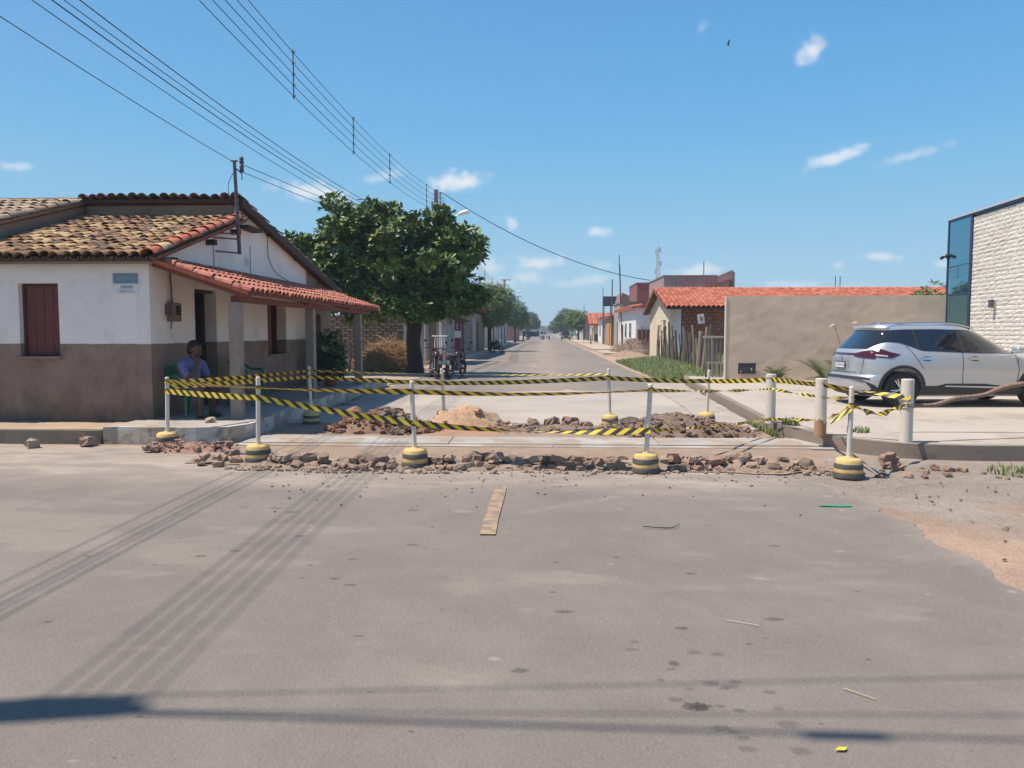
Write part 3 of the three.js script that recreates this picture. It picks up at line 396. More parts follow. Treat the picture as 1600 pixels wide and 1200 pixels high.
// ───────── barrier posts: pipe set in a striped concrete-filled bucket ─────────
function barrierPost(p, lean, h, label, seed, sc = 1) {
  const t = thing('barrier_post', label, 'barrier post', p, 0, 'striped barrier posts round the works'), q = rng(seed);
  const wob = (g) => { const a = g.attributes.position; for (let i = 0; i < a.count; i++) { const x = a.getX(i), y = a.getY(i), z = a.getZ(i), k = 1 + 0.05 * nz(x * 9 + seed, y * 14, z * 9); a.setX(i, x * k); a.setZ(i, z * k); } g.computeVertexNormals(); return mUVs(g); };
  const lathe = (l) => wob(new THREE.LatheGeometry(l.map(([x, y]) => new THREE.Vector2(x * sc, y * sc)), 28));
  const b = obj('base', lathe([[0.001, 0.215], [0.05, 0.218], [0.115, 0.212], [0.135, 0.195], [0.142, 0.15], [0.15, 0.08], [0.155, 0.01], [0.001, 0.0]]), M.yellow, t);
  obj('black_band', lathe([[0.140, 0.152 + 0.01 * q()], [0.147, 0.150], [0.150, 0.105], [0.146, 0.100]]), M.blackPaint, b);
  obj('black_band', lathe([[0.150, 0.055], [0.157, 0.052 + 0.012 * q()], [0.160, 0.004], [0.150, 0.002]]), M.blackPaint, b);
  obj('collar', cyl(0.05, 0.04, 0.02, 14, 0, 0.212 * sc, 0), M.yellow, b);
  const pole = obj('pole', [rod([0, 0.05, 0], [lean[0], h, lean[1]], 0.027, 0.027, 14), rod([lean[0], h, lean[1]], [lean[0] * 1.01, h + 0.012, lean[1] * 1.01], 0.027, 0.02, 14)], M.pvc, t); void pole;
  return [p[0] + lean[0], h + p[1], p[2] + lean[1]];
}
const BP = {
  A: barrierPost([-5.16, 0.012, -10.22], [0.02, 0], 0.96, 'striped barrier post standing before the whitewashed kerb corner', 1),
  B: barrierPost([-3.5, 0.012, -9.16], [0.02, 0], 1.03, 'striped barrier post before the porch post, left end of the stone row', 2),
  C: barrierPost([-1.53, 0.012, -8.93], [-0.035, 0], 1.0, 'leaning striped barrier post in the middle left of the stone row', 3),
  D: barrierPost([1.14, 0.012, -8.68], [0.045, 0], 0.99, 'striped barrier post with black and yellow base, middle right of stone row', 4),
  E: barrierPost([3.31, 0.012, -8.45], [0.01, 0], 0.985, 'striped barrier post beside the curved right kerb', 5),
  F: barrierPost([-4.02, 0.016, -13.0], [-0.03, 0], 0.98, 'barrier post standing in the awning shade behind the works', 6, 0.95),
  G: barrierPost([-1.76, 0.016, -13.35], [-0.05, 0], 0.93, 'barrier post stuck behind the orange sand heap', 7, 0.95),
  H: barrierPost([1.08, 0.016, -12.75], [-0.03, 0], 0.96, 'barrier post with exposed striped base in the far row', 8, 0.95),
  I: barrierPost([2.76, 0.016, -13.2], [0.03, 0], 0.92, 'barrier post behind the brown earth mound near the apron', 9, 0.95),
};
// white plastic-pipe bollards along the kerb
const bollards = [[3.48, -11.98, 0.75], [3.75, -10.58, 0.77], [4.62, -9.98, 0.80]].map(([x, z, h], i) => {
  const t = thing('pipe_bollard', ['white pipe bollard nearest the grass tufts at the bend of the kerb', 'white pipe bollard with rusty earth stain, between two other bollards', 'white pipe bollard tied to the tree branch'][i], 'bollard', [x, 0.186, z], 0, 'pipe bollards along the kerb');
  obj('pipe', mUV(cyl(0.077, 0.077, h, 26)), M.pvc, t); obj('cap', mUV(cyl(0.076, 0.070, 0.01, 26, 0, h, 0)), M.whitewash, t);
  if (i === 0) obj('band', cyl(0.0795, 0.0795, 0.022, 26, 0, h - 0.06, 0), mat(0.25, 0.24, 0.23), t);
  if (i === 1) obj('earth_stain', (() => { const g = new THREE.CylinderGeometry(0.0784, 0.0786, 0.2, 40, 6, true).translate(0, 0.1, 0), a = g.attributes.position; for (let i = 0; i < a.count; i++) { const y = a.getY(i); a.setY(i, y * (1 + 0.35 * nz(a.getX(i) * 22, a.getZ(i) * 22, 3) + 0.2 * nz(a.getX(i) * 70, 1, a.getZ(i) * 70))); } return mUV(g); })(), mat(0.42, 0.25, 0.15, { map: 'dirt' }), t);
  if (i === 2) obj('tie', [0.44, 0.47, 0.505].map((y, k) => new THREE.TorusGeometry(0.081, 0.008, 6, 28).rotateX(Math.PI / 2 + 0.12 * (k - 1)).translate(0, y, 0)), mat(0.45, 0.42, 0.36), t);
  return [x, 0.186, z];
});
single('tree_branch', limb([[4.70, 0.66, -10.0], [5.0, 0.655, -10.08], [5.35, 0.73, -10.2], [5.75, 0.77, -10.3], [6.05, 0.86, -10.4], [6.55, 0.93, -10.5], [7.4, 0.98, -10.62], [8.3, 0.93, -10.7]], [0.025, 0.028, 0.030, 0.027, 0.033, 0.031, 0.036, 0.04], 9), mat(0.30, 0.20, 0.145, { map: 'wood', bump: 'grainB', bs: 0.01 }), 'long crooked branch tied to the bollard as a rail', 'branch');
{ const t = thing('branch_post', 'short post holding the far end of the branch rail', 'post', [8.3, 0.186, -10.72]); obj('shaft', limb([[0, -0.05, 0], [0.02, 0.4, 0.0], [0, 0.86, 0.01]], [0.05, 0.045, 0.04], 9), M.oldWood, t); }

// ───────── barrier tape ─────────
const tapeTex = tex(256, 64, [0.16, 0.075], (u, v) => { const s = ((u + v * 0.62) % 1 + 1) % 1, w = 0.9 + 0.2 * vn(u, v, 8, 4); return s < 0.5 ? [0.70 * w, 0.52 * w, 0.035] : [0.03 * w, 0.03 * w, 0.032 * w]; });
const tapeMat = mat(1, 1, 1, { map: tapeTex, rough: 0.45 });
function tape(pts, label, seed, w = 0.072) {       // pts: [x, y, z, roll in degrees]; sag between supports
  const pos = [], uv = [], idx = [], q = rng(seed); let s = 0, prev = null, row = 0;
  for (let k = 0; k < pts.length - 1; k++) {
    const a = V(...pts[k].slice(0, 3)), b = V(...pts[k + 1].slice(0, 3)), L = a.distanceTo(b), n = Math.max(8, Math.ceil(L / 0.05)), sag = (pts[k][4] ?? 0.018) * L, T = b.clone().sub(a).normalize(), S = new THREE.Vector3().crossVectors(T, V(0, 1, 0)).normalize(), ph = q() * 9;
    for (let i = k ? 1 : 0; i <= n; i++) {
      const t = i / n, p = a.clone().lerp(b, t); p.y -= sag * 4 * t * (1 - t); p.addScaledVector(S, 0.012 * nz(t * 6, ph, 1));
      const al = lerp(pts[k][3] || 0, pts[k + 1][3] || 0, sstep(0, 1, t)) * D2R + 0.25 * nz(t * L * 1.4, ph, 4), d = V(0, 1, 0).multiplyScalar(Math.cos(al)).addScaledVector(S, Math.sin(al)).multiplyScalar(w / 2);
      if (prev) s += prev.distanceTo(p); prev = p.clone();
      pos.push(p.x - d.x, p.y - d.y, p.z - d.z, p.x + d.x, p.y + d.y, p.z + d.z); uv.push(s, 0, s, 0.075); if (row) idx.push(row * 2 - 2, row * 2 - 1, row * 2, row * 2, row * 2 - 1, row * 2 + 1); row++;
    }
  }
  const g = new THREE.BufferGeometry(); g.setAttribute('position', new THREE.Float32BufferAttribute(pos, 3)); g.setAttribute('uv', new THREE.Float32BufferAttribute(uv, 2)); g.setIndex(idx); g.computeVertexNormals();
  return single('barrier_tape', g, tapeMat, label, 'barrier tape', 'yellow and black tapes strung between the posts');
}
const at = (P, y, roll, sag, dz = 0.032) => [P[0], y, P[2] + dz, roll, sag];
tape([at(BP.A, 0.92, 40, 0.004), at(BP.B, 0.92, 78, 0.006), at(BP.C, 0.90, 30, 0.014), at(BP.D, 0.945, 75, 0.01)], 'upper tape of the near row, edge-on at its first post', 11);
tape([at(BP.D, 0.945, 0, 0.006), at(bollards[0], 0.725, 500, 0.006, 0.09), at(bollards[1], 0.715, 760, 0.006, 0.09), at(BP.E, 0.90, 1000)], 'thin twisted tape from the post middle right high past two bollards', 18, 0.042);
tape([at(BP.A, 0.79, 0, 0.004), at(BP.B, 0.80, 0, 0.006), at(BP.C, 0.53, 0, 0.02), at(BP.D, 0.49, 160, 0.02)], 'lower tape of the near row dipping across the stone row', 12);
tape([at(BP.D, 0.49, 0, 0.006), at(bollards[0], 0.26, 700, 0.004, 0.09), at(bollards[1], 0.41, 1000, 0.004, 0.09), at(BP.E, 0.80, 1300, 0.003)], 'thin twisted tape from the post middle right low past two bollards', 17, 0.042);
tape([at(BP.A, 0.91, 10, 0.006), at(BP.F, 0.93, 55, 0.004), at(BP.G, 0.86, 85, 0.006), at(BP.H, 0.9, 110)], 'thin twisted upper tape of the far row by the awning', 13);
tape([at(BP.A, 0.85, 0, 0.004), at(BP.F, 0.83, 35, 0.006), at(BP.G, 0.70, 0, 0.008), at(BP.H, 0.835, 0, 0.01), at(BP.I, 0.76, 0, 0.008), at(bollards[0], 0.87, 0, 0.004, 0.09), at(bollards[1], 0.88, 30, 0.004, 0.09), at(bollards[2], 0.76, 160, 0, 0.09)], 'broad flat tape of the far row running on to the bollards', 14);
tape([at(BP.E, 0.80, 60, 0.02), [3.9, 0.63, -9.1, 300, 0.01], at(bollards[2], 0.70, 620, 0, 0.09)], 'loose twisted tape between the kerb post and branch bollard', 15);
tape([at(BP.E, 0.78, 20, 0.0), [3.12, 0.60, -8.5, 70, 0]], 'short torn tape end hanging at the kerb post', 16);
// knots where the tapes go round the posts
for (const [P, y, w] of [[BP.A, 0.92, 0], [BP.A, 0.79, 0], [BP.B, 0.92, 1], [BP.B, 0.80, 1], [BP.C, 0.90, 2], [BP.C, 0.53, 2], [BP.D, 0.945, 3], [BP.D, 0.49, 3], [BP.E, 0.80, 4], [BP.H, 0.84, 5], [BP.F, 0.83, 6], [BP.G, 0.70, 7], [BP.I, 0.76, 8]]) {
  const k = y / P[1], bx = [-5.16, -3.5, -1.53, 1.14, 3.31, 1.08, -4.02, -1.76, 2.76][w], x = bx + (P[0] - bx) * k; const g = new THREE.CylinderGeometry(0.0315, 0.031, 0.055, 14, 3, true), a = g.attributes.position; for (let i = 0; i < a.count; i++) a.setY(i, a.getY(i) * (1 + 0.3 * nz(i, w, y)));
  for (let i = 0; i < g.attributes.uv.count; i++) g.attributes.uv.setXY(i, g.attributes.uv.getX(i) * 0.2, g.attributes.uv.getY(i) * 0.07);
  single('tape_wrap', g.translate(x, y, P[2]), tapeMat, ['tape wrapped round the post at the whitewashed kerb', 'tape wrapped round the post at the left end of the stone row', 'tape wrapped round the leaning middle post', 'tape wrapped round the post middle right of the stone row', 'tape wrapped round the post by the curved kerb', 'tape wrapped round the far post with the exposed base', 'tape wrapped round the shaded far post', 'tape wrapped round the post behind the sand heap', 'tape wrapped round the post behind the earth mound'][w] + (y > 0.85 ? ', upper turn' : ', lower turn'), 'tape wrap', 'turns of tape round the posts');
}

// ───────── broken paving stones ─────────
function lump(seed, rough = 0.16, n = 2) { const g = mergeVertices(new THREE.BoxGeometry(1, 1, 1, n, n, n).deleteAttribute('normal').deleteAttribute('uv')), a = g.attributes.position, q = rng(seed); for (let i = 0; i < a.count; i++) { const x = a.getX(i), y = a.getY(i), z = a.getZ(i), l = Math.hypot(x, y, z), c = l > 0.75 ? 0.80 : l < 0.55 ? 1.0 : 0.92; a.setXYZ(i, x * c + rough * (q() - 0.5), y * c + rough * (q() - 0.5), z * c + rough * (q() - 0.5)); } const f = g.toNonIndexed(); f.computeVertexNormals(); return mUV(f, seed); }
const LUMPS = Array.from({ length: 14 }, (_, i) => lump(i + 1, i % 3 ? 0.17 : 0.26, i % 2 ? 2 : 3)), stoneM = [[0.38, 0.265, 0.20], [0.44, 0.305, 0.24], [0.33, 0.235, 0.18], [0.43, 0.265, 0.205], [0.47, 0.36, 0.275], [0.32, 0.245, 0.19], [0.42, 0.29, 0.205]].map(([r, g, b]) => mat(r, g, b, { map: 'stone', bump: 'grainB', bs: 0.008 }));
const stoneWord = ['dull brown', 'dusty pinkish', 'dark brown', 'reddish', 'pale tan', 'grey-brown', 'ochre'];
function stone(x, z, s, y, label, group, mi) { const m = shade(new THREE.Mesh(pick(LUMPS), stoneM[mi])); m.name = numbered('paving_stone'); const h = s * rr(0.42, 0.78); m.scale.set(s * rr(0.8, 1.25), h, s * rr(0.7, 1.05)); m.position.set(x, y + h * 0.40, z); m.rotation.set(rr(-0.35, 0.35), rr(0, 6.28), rr(-0.35, 0.35)); scene.add(m); return tag(m, label, 'stone', group); }
const segs = [[-4.25, -3.7, 'before its left end post'], [-3.3, -1.75, 'between left end post and leaning post'], [-1.3, 0.0, 'just past the leaning middle post'], [0.0, 0.95, 'just short of the post middle right'], [1.35, 2.3, 'just past the post middle right'], [2.3, 3.12, 'near the kerb post']];
segs.forEach(([x0, x1, where], si) => {
  const n = Math.round((x1 - x0) * (si ? 27 : 12)), zc = (x) => -9.02 - 0.03 * x + (x < -2.5 ? (x + 2.5) * 0.14 : 0) + 0.1;
  for (let i = 0; i < n; i++) { const x = lerp(x0, x1, (i + R()) / n), band = i % 3, mi = Math.floor(R() * 7), s = band === 2 ? rr(0.08, 0.15) : rr(0.10, 0.19); stone(x, zc(x) + (band - 1) * 0.15 + rr(-0.07, 0.07), s, band === 1 && R() < 0.6 ? 0.08 : 0.012, `${stoneWord[mi]} broken stone in the row, ${where}`, `${stoneWord[mi]} paving stones ${where}`, mi); }
});
for (let i = 0; i < 26; i++) { const mi = Math.floor(R() * 7); stone(rr(3.5, 5.3), -8.75 + rr(-0.35, 0.3), 0.05 + 0.09 * R() * R(), 0.0, `${stoneWord[mi]} stone fragment scattered past the kerb post`, `${stoneWord[mi]} fragments past the kerb post`, mi); }
for (const [x, z, s, lab, mi] of [[4.05, -9.15, 0.24, 'large flat reddish stone slab before the curved kerb', 3], [-4.02, -9.62, 0.16, 'dark squared block alone beside the left striped post', 5], [-7.02, -10.15, 0.17, 'tan stone leaning against the earth step', 4], [-6.35, -10.35, 0.2, 'pinkish wedge stone at the end of the whitewashed kerb', 1], [-5.0, -11.2, 0.16, 'pale rubble lump on the porch pavement by the post', 4]]) stone(x, z, s, z < -11 ? 0.245 : 0.012, lab, null, mi);
// far row: larger lumps at the edge of the dusty street
for (const [x, z, s, mi, lab] of [[-0.93, -12.9, 0.4, 5, 'big dark rock beside the orange sand heap'], [-0.2, -12.7, 0.25, 2, 'dark brown rock past the big dark one, far edge of the works'], [0.12, -12.75, 0.24, 5, 'grey-brown rock in the far row, left of the upright pink one'], [0.42, -12.7, 0.3, 3, 'reddish upright rock in the far row'], [0.68, -12.6, 0.2, 2, 'dark rock just left of the far post with the exposed base'], [-0.45, -12.4, 0.18, 5, 'grey-brown rock in front of the far rock row'], [0.85, -12.1, 0.2, 5, 'small dark block in front of the far striped base']]) stone(x, z, s, 0.012, lab, null, mi);
for (const [x, z, w, lab] of [[1.35, -12.35, 0.3, 'dark broken asphalt piece on the earth mound, left one'], [1.75, -12.4, 0.36, 'larger dark broken asphalt piece on top of the earth mound']]) single('asphalt_piece', (() => { const g = lump(77 + x * 10, 0.25, 2); g.scale(w, 0.09, w * 0.6); g.rotateZ(0.2); g.rotateX(0.35); return g.translate(x, 0.15 + 0.03 * (x > 1.5), z); })(), mat(0.13, 0.105, 0.09, { map: 'stone', bump: 'grainB', bs: 0.01 }), lab, 'asphalt piece', 'asphalt pieces on the mound');
single('earth_ball', (() => { const g = new THREE.IcosahedronGeometry(0.2, 4), a = g.attributes.position; for (let i = 0; i < a.count; i++) { const x = a.getX(i), y = a.getY(i), z = a.getZ(i), k = 1 + 0.3 * fbm3(x * 6, y * 6, z * 6, 3); a.setXYZ(i, x * k * 0.9, y * k * 1.05, z * k); } g.computeVertexNormals(); return mUV(g.translate(-3.12, 0.17, -12.35)); })(), M.soil, 'round reddish clod at the shaded end of the heap', 'earth clod');

// ───────── heaps ─────────
function mound(rx, rz, h, amp, seed, freq = 4, peak = 1) {
  const n = 56, m = 22, pos = [], idx = []; for (let j = 0; j <= m; j++) for (let i = 0; i < n; i++) { const a = i / n * 6.2832, r = j / m, e = 1 + 0.28 * nz(Math.cos(a) * 1.6 + seed, Math.sin(a) * 1.6, seed), x = Math.cos(a) * r * rx * e, z = Math.sin(a) * r * rz * e; let y = h * (1 - r ** peak) ** 1.15 * (1 + 0.25 * nz(x * 2, z * 2, seed)); y += amp * fbm3(x * freq, z * freq, seed * 3.3, 4) * (1 - r ** 6) + amp * 0.35 * nz(x * 17, z * 17, seed); if (j === m) y = -0.02; pos.push(x, Math.max(y, j === m ? -0.02 : 0.004), z); }
  for (let j = 0; j < m; j++) for (let i = 0; i < n; i++) { const a = j * n + i, b = j * n + (i + 1) % n; idx.push(a, a + n, b, b, a + n, b + n); }
  const g = new THREE.BufferGeometry(); g.setAttribute('position', new THREE.Float32BufferAttribute(pos, 3)); g.setIndex(idx); g.computeVertexNormals(); return mUVs(g);
}
function clods(n, f, s0, s1, seed) { const q = rng(seed), l = []; for (let i = 0; i < n; i++) { const [x, y, z] = f(q), s = lerp(s0, s1, q() ** 2.2), g = LUMPS[Math.floor(q() * 14)].clone(); g.rotateX(q() * 6); g.rotateY(q() * 6); g.scale(s * (0.8 + 0.6 * q()), s * 0.75, s); g.translate(x, y, z); l.push(g); } return merge(l); }
{
  const t = thing('rubble_heap', 'heap of reddish clods and grey rubble at the edge of the awning shade', 'heap', [-2.55, 0.012, -12.15]);
  obj('mound', mound(0.95, 0.5, 0.36, 0.16, 3), mat(0.27, 0.17, 0.115, { map: 'dirt', bump: 'grainB', bs: 0.012 }), t);
  const f = (q) => { const a = q() * 6.28, r = Math.sqrt(q()), x = Math.cos(a) * r * 0.95, z = Math.sin(a) * r * 0.5; return [x, 0.36 * (1 - r) + 0.02, z]; };
  obj('clods', clods(150, f, 0.03, 0.14, 4), M.soil, t).userData.kind = 'stuff'; obj('grey_rubble', clods(110, (q) => { const p = f(q); return [Math.abs(p[0]) * 0.9, p[1], p[2] + 0.1]; }, 0.03, 0.13, 5), stoneM[5], t).userData.kind = 'stuff';
}
{ const t = thing('sand_heap', 'pale orange sand heap in the middle of the far row', 'heap', [-1.35, 0.012, -12.8]);
  obj('mound', mound(0.72, 0.55, 0.36, 0.12, 8, 3, 1.5), M.sand, t); obj('sand_spill', mound(0.8, 0.55, 0.05, 0.03, 9).translate(-0.05, 0, 0.75), mat(0.42, 0.235, 0.15, { map: 'dirt', bump: 'grainB', bs: 0.004 }), t);
  obj('clods', clods(46, (q) => { const a = q() * 6.28, r = 0.2 + 0.8 * Math.sqrt(q()); return [Math.cos(a) * r * 0.8, 0.4 * (1 - r) + 0.02, Math.sin(a) * r * 0.55 + 0.1]; }, 0.015, 0.1, 10), M.sand, t).userData.kind = 'stuff';
}
{ const t = thing('earth_mound', 'long brown earth mound in front of the concrete apron', 'heap', [2.05, 0.012, -12.0]);
  obj('mound', mound(1.25, 0.62, 0.33, 0.15, 12, 5), mat(0.26, 0.175, 0.13, { map: 'dirt', bump: 'grainB', bs: 0.014 }), t);
  obj('clods', clods(420, (q) => { const a = q() * 6.28, r = Math.sqrt(q()); return [Math.cos(a) * r * 1.35, 0.31 * (1 - r) + 0.015, Math.sin(a) * r * 0.72]; }, 0.015, 0.1, 13), mat(0.28, 0.185, 0.14, { map: 'dirt' }), t).userData.kind = 'stuff';
  obj('sticks', Array.from({ length: 12 }, () => { const x = rr(-0.9, 0.2), z = rr(0, 0.5); return rod([x, 0.16, z], [x + rr(-0.25, 0.25), 0.16 + rr(0.02, 0.12), z + rr(-0.1, 0.1)], 0.008, 0.005, 5); }), M.oldWood, t);
}
{ const t = thing('dirt_row', 'low row of brown crumbs and soil linking the far heaps', 'heap', [0.25, 0.012, -12.3]);
  obj('mound', mound(1.05, 0.4, 0.09, 0.06, 15), mat(0.27, 0.19, 0.145, { map: 'dirt', bump: 'grainB', bs: 0.012 }), t); obj('crumbs', clods(230, (q) => [(q() * 2 - 1) * 1.2, 0.03 + 0.03 * q(), (q() * 2 - 1) * 0.4], 0.012, 0.09, 16), stoneM[2], t).userData.kind = 'stuff'; }
{ const t = thing('rubble_heap', 'small heap of pink brick rubble before the whitewashed kerb corner', 'heap', [-4.7, 0.012, -10.0]);
  obj('mound', mound(0.6, 0.26, 0.1, 0.07, 18), mat(0.33, 0.20, 0.155, { map: 'dirt' }), t); obj('clods', clods(90, (q) => [(q() * 2 - 1) * 0.6, 0.04 + 0.06 * q(), (q() * 2 - 1) * 0.22], 0.02, 0.1, 19), stoneM[3], t).userData.kind = 'stuff'; }
for (const [x, w, sd, lab] of [[-2.6, 1.0, 51, 'dusty soil ridge under the left part of the stone row'], [-0.6, 1.05, 52, 'dusty soil ridge under the middle of the stone row'], [1.0, 0.9, 53, 'dusty soil ridge under the stones at the post middle right'], [2.5, 0.8, 54, 'dusty soil ridge under the stones towards the kerb post']]) single('soil_ridge', mound(w, 0.33, 0.075, 0.05, sd, 6, 2).translate(x, 0.008, -8.98 - 0.03 * x + (x < -2.5 ? (x + 2.5) * 0.14 : 0)), mat(0.36, 0.265, 0.20, { map: 'dirt', bump: 'grainB', bs: 0.012 }), lab, 'soil', 'soil under the stone row');
single('gravel', clods(620, (q) => { const x = -3.7 + 7.2 * q(); return [x, 0.018, -8.78 - 0.02 * x + (x < -2.5 ? (x + 2.5) * 0.14 : 0) + 0.42 * (q() - 0.35)]; }, 0.008, 0.055, 23), stoneM[4], 'fine stone crumbs along the foot of the stone row', 'gravel', null, 'stuff');
single('gravel', clods(420, (q) => { const k = q(), x = k < 0.55 ? -3 + 6 * q() : 3.2 + 2.6 * q(), z = k < 0.55 ? -8.5 + 2.2 * q() * q() : -8.9 + 4 * q(); return [x, 0.015, z]; }, 0.005, 0.024, 24), stoneM[0], 'tiny pebbles strewn over the near asphalt and dirt', 'gravel', null, 'stuff');
single('gravel', clods(300, (q) => [-3.4 + 1.6 * q(), 0.02, -8.85 + 0.3 * q()], 0.006, 0.04, 25), stoneM[5], 'dark chippings before the left part of the stone row', 'gravel', null, 'stuff');
// small litter on the asphalt
single('green_scrap', (() => { const g = panel([[-0.15, 0], [0.02, 0.04], [0.15, 0.035], [0.16, -0.02], [0.05, -0.03], [-0.12, -0.02]], [], 0.004); g.rotateX(-Math.PI / 2); const a = g.attributes.position; for (let i = 0; i < a.count; i++) a.setY(i, a.getY(i) + 0.012 * Math.abs(nz(a.getX(i) * 19, 1, a.getZ(i) * 19))); return g.translate(2.63, 0.012, -7.03); })(), mat(0.04, 0.26, 0.15, { rough: 0.5 }), 'flat green plastic scrap on the asphalt', 'litter');
single('dry_twig', limb([[0.80, 0.02, -6.2], [0.92, 0.022, -6.15], [1.03, 0.02, -6.16], [1.1, 0.03, -6.24]], [0.004, 0.005, 0.003], 5), M.cable, 'thin dark curved twig lying on the asphalt', 'twig');
single('yellow_leaf', (() => { const g = panel([[-0.03, 0], [0, 0.014], [0.03, 0.004], [0.005, -0.012]], [], 0.002); g.rotateX(-Math.PI / 2); return g.rotateY(0.3).translate(1.13, 0.016, -2.87); })(), mat(0.6, 0.47, 0.04), 'small yellow leaf on the asphalt at the picture edge', 'leaf');
single('straw', rod([1.0, 0.016, -4.18], [1.16, 0.018, -4.1], 0.002, 0.002, 4), mat(0.55, 0.48, 0.38), 'pale straw on the asphalt right of the middle', 'straw');
single('straw', rod([1.33, 0.016, -3.38], [1.43, 0.018, -3.28], 0.0025, 0.002, 4), mat(0.5, 0.4, 0.25), 'brownish straw on the asphalt, lower right', 'straw');

// ───────── beige wall and the stone-clad building ─────────
const CORNER = [11.3, 0.186, -22.3], TURN = -4.2 * D2R;
const toWorld = (x, y, z) => V(x, y, z).applyAxisAngle(V(0, 1, 0), TURN).add(V(...CORNER));
{
  const t = thing('boundary_wall', 'long plain beige rendered boundary wall behind the car', 'wall', CORNER, TURN), n = 60;
  const g = mUV(new THREE.BoxGeometry(6.03, 2.48, 0.16, 120, 50, 1)), a = g.attributes.position; for (let i = 0; i < a.count; i++) if (a.getZ(i) > 0) a.setZ(i, a.getZ(i) + 0.018 * fbm3(a.getX(i) * 1.4, a.getY(i) * 1.7, 3, 3) + 0.005 * fbm3(a.getX(i) * 6, a.getY(i) * 6, 5, 2)); void n;
  obj('wall_face', toCreasedNormals(mergeVertices(g.deleteAttribute('normal')), 0.7).translate(-3.02, 1.2, 0), mat(0.63, 0.495, 0.38, { map: 'plaster', bump: 'grainB', bs: 0.003 }), t);
  obj('end_strip', box(-6.075, -6.04, -0.1, 2.44, -0.09, 0.1), mat(0.64, 0.58, 0.5, { map: 'plaster' }), t);
  const c = document.createElement('canvas'); c.width = 256; c.height = 160; const x = c.getContext('2d'); x.fillStyle = '#2f3138'; x.fillRect(0, 0, 256, 160); x.fillStyle = '#5d5f66'; x.font = '34px sans-serif'; const q = rng(8); for (let i = 0; i < 7; i++) { x.fillRect(24 + i * 20, 74 - 4 * (i > 4), 5 + 8 * q(), 6); x.fillRect(24 + i * 20, 74 - 4 * (i > 4), 4, 24); } x.fillStyle = '#b9bac0'; x.beginPath(); x.ellipse(198, 88, 11, 20, -0.2, 0, 7); x.fill(); x.fillRect(194, 106, 7, 26); x.beginPath(); x.ellipse(32, 130, 9, 16, 0, 0, 7); x.fill();
  const px = new THREE.CanvasTexture(c); px.colorSpace = THREE.SRGBColorSpace;
  const s = thing('wall_sign', 'small dark sign with pale marks low on the beige wall', 'sign', toWorld(-5.45, 0.22, 0.11).toArray(), TURN); obj('board', rbox(-0.25, 0.25, -0.03, 0.28, 0, 0.03, 0.004), mat(0.06, 0.06, 0.065), s); obj('printed_face', new THREE.PlaneGeometry(0.46, 0.27).translate(0, 0.125, 0.0325), mat(1, 1, 1, { map: px, rough: 0.4 }), s); obj('frame', [box(-0.262, 0.262, 0.282, 0.296, 0, 0.036), box(-0.264, -0.252, -0.03, 0.28, 0, 0.036)], mat(0.5, 0.45, 0.4), s);
}
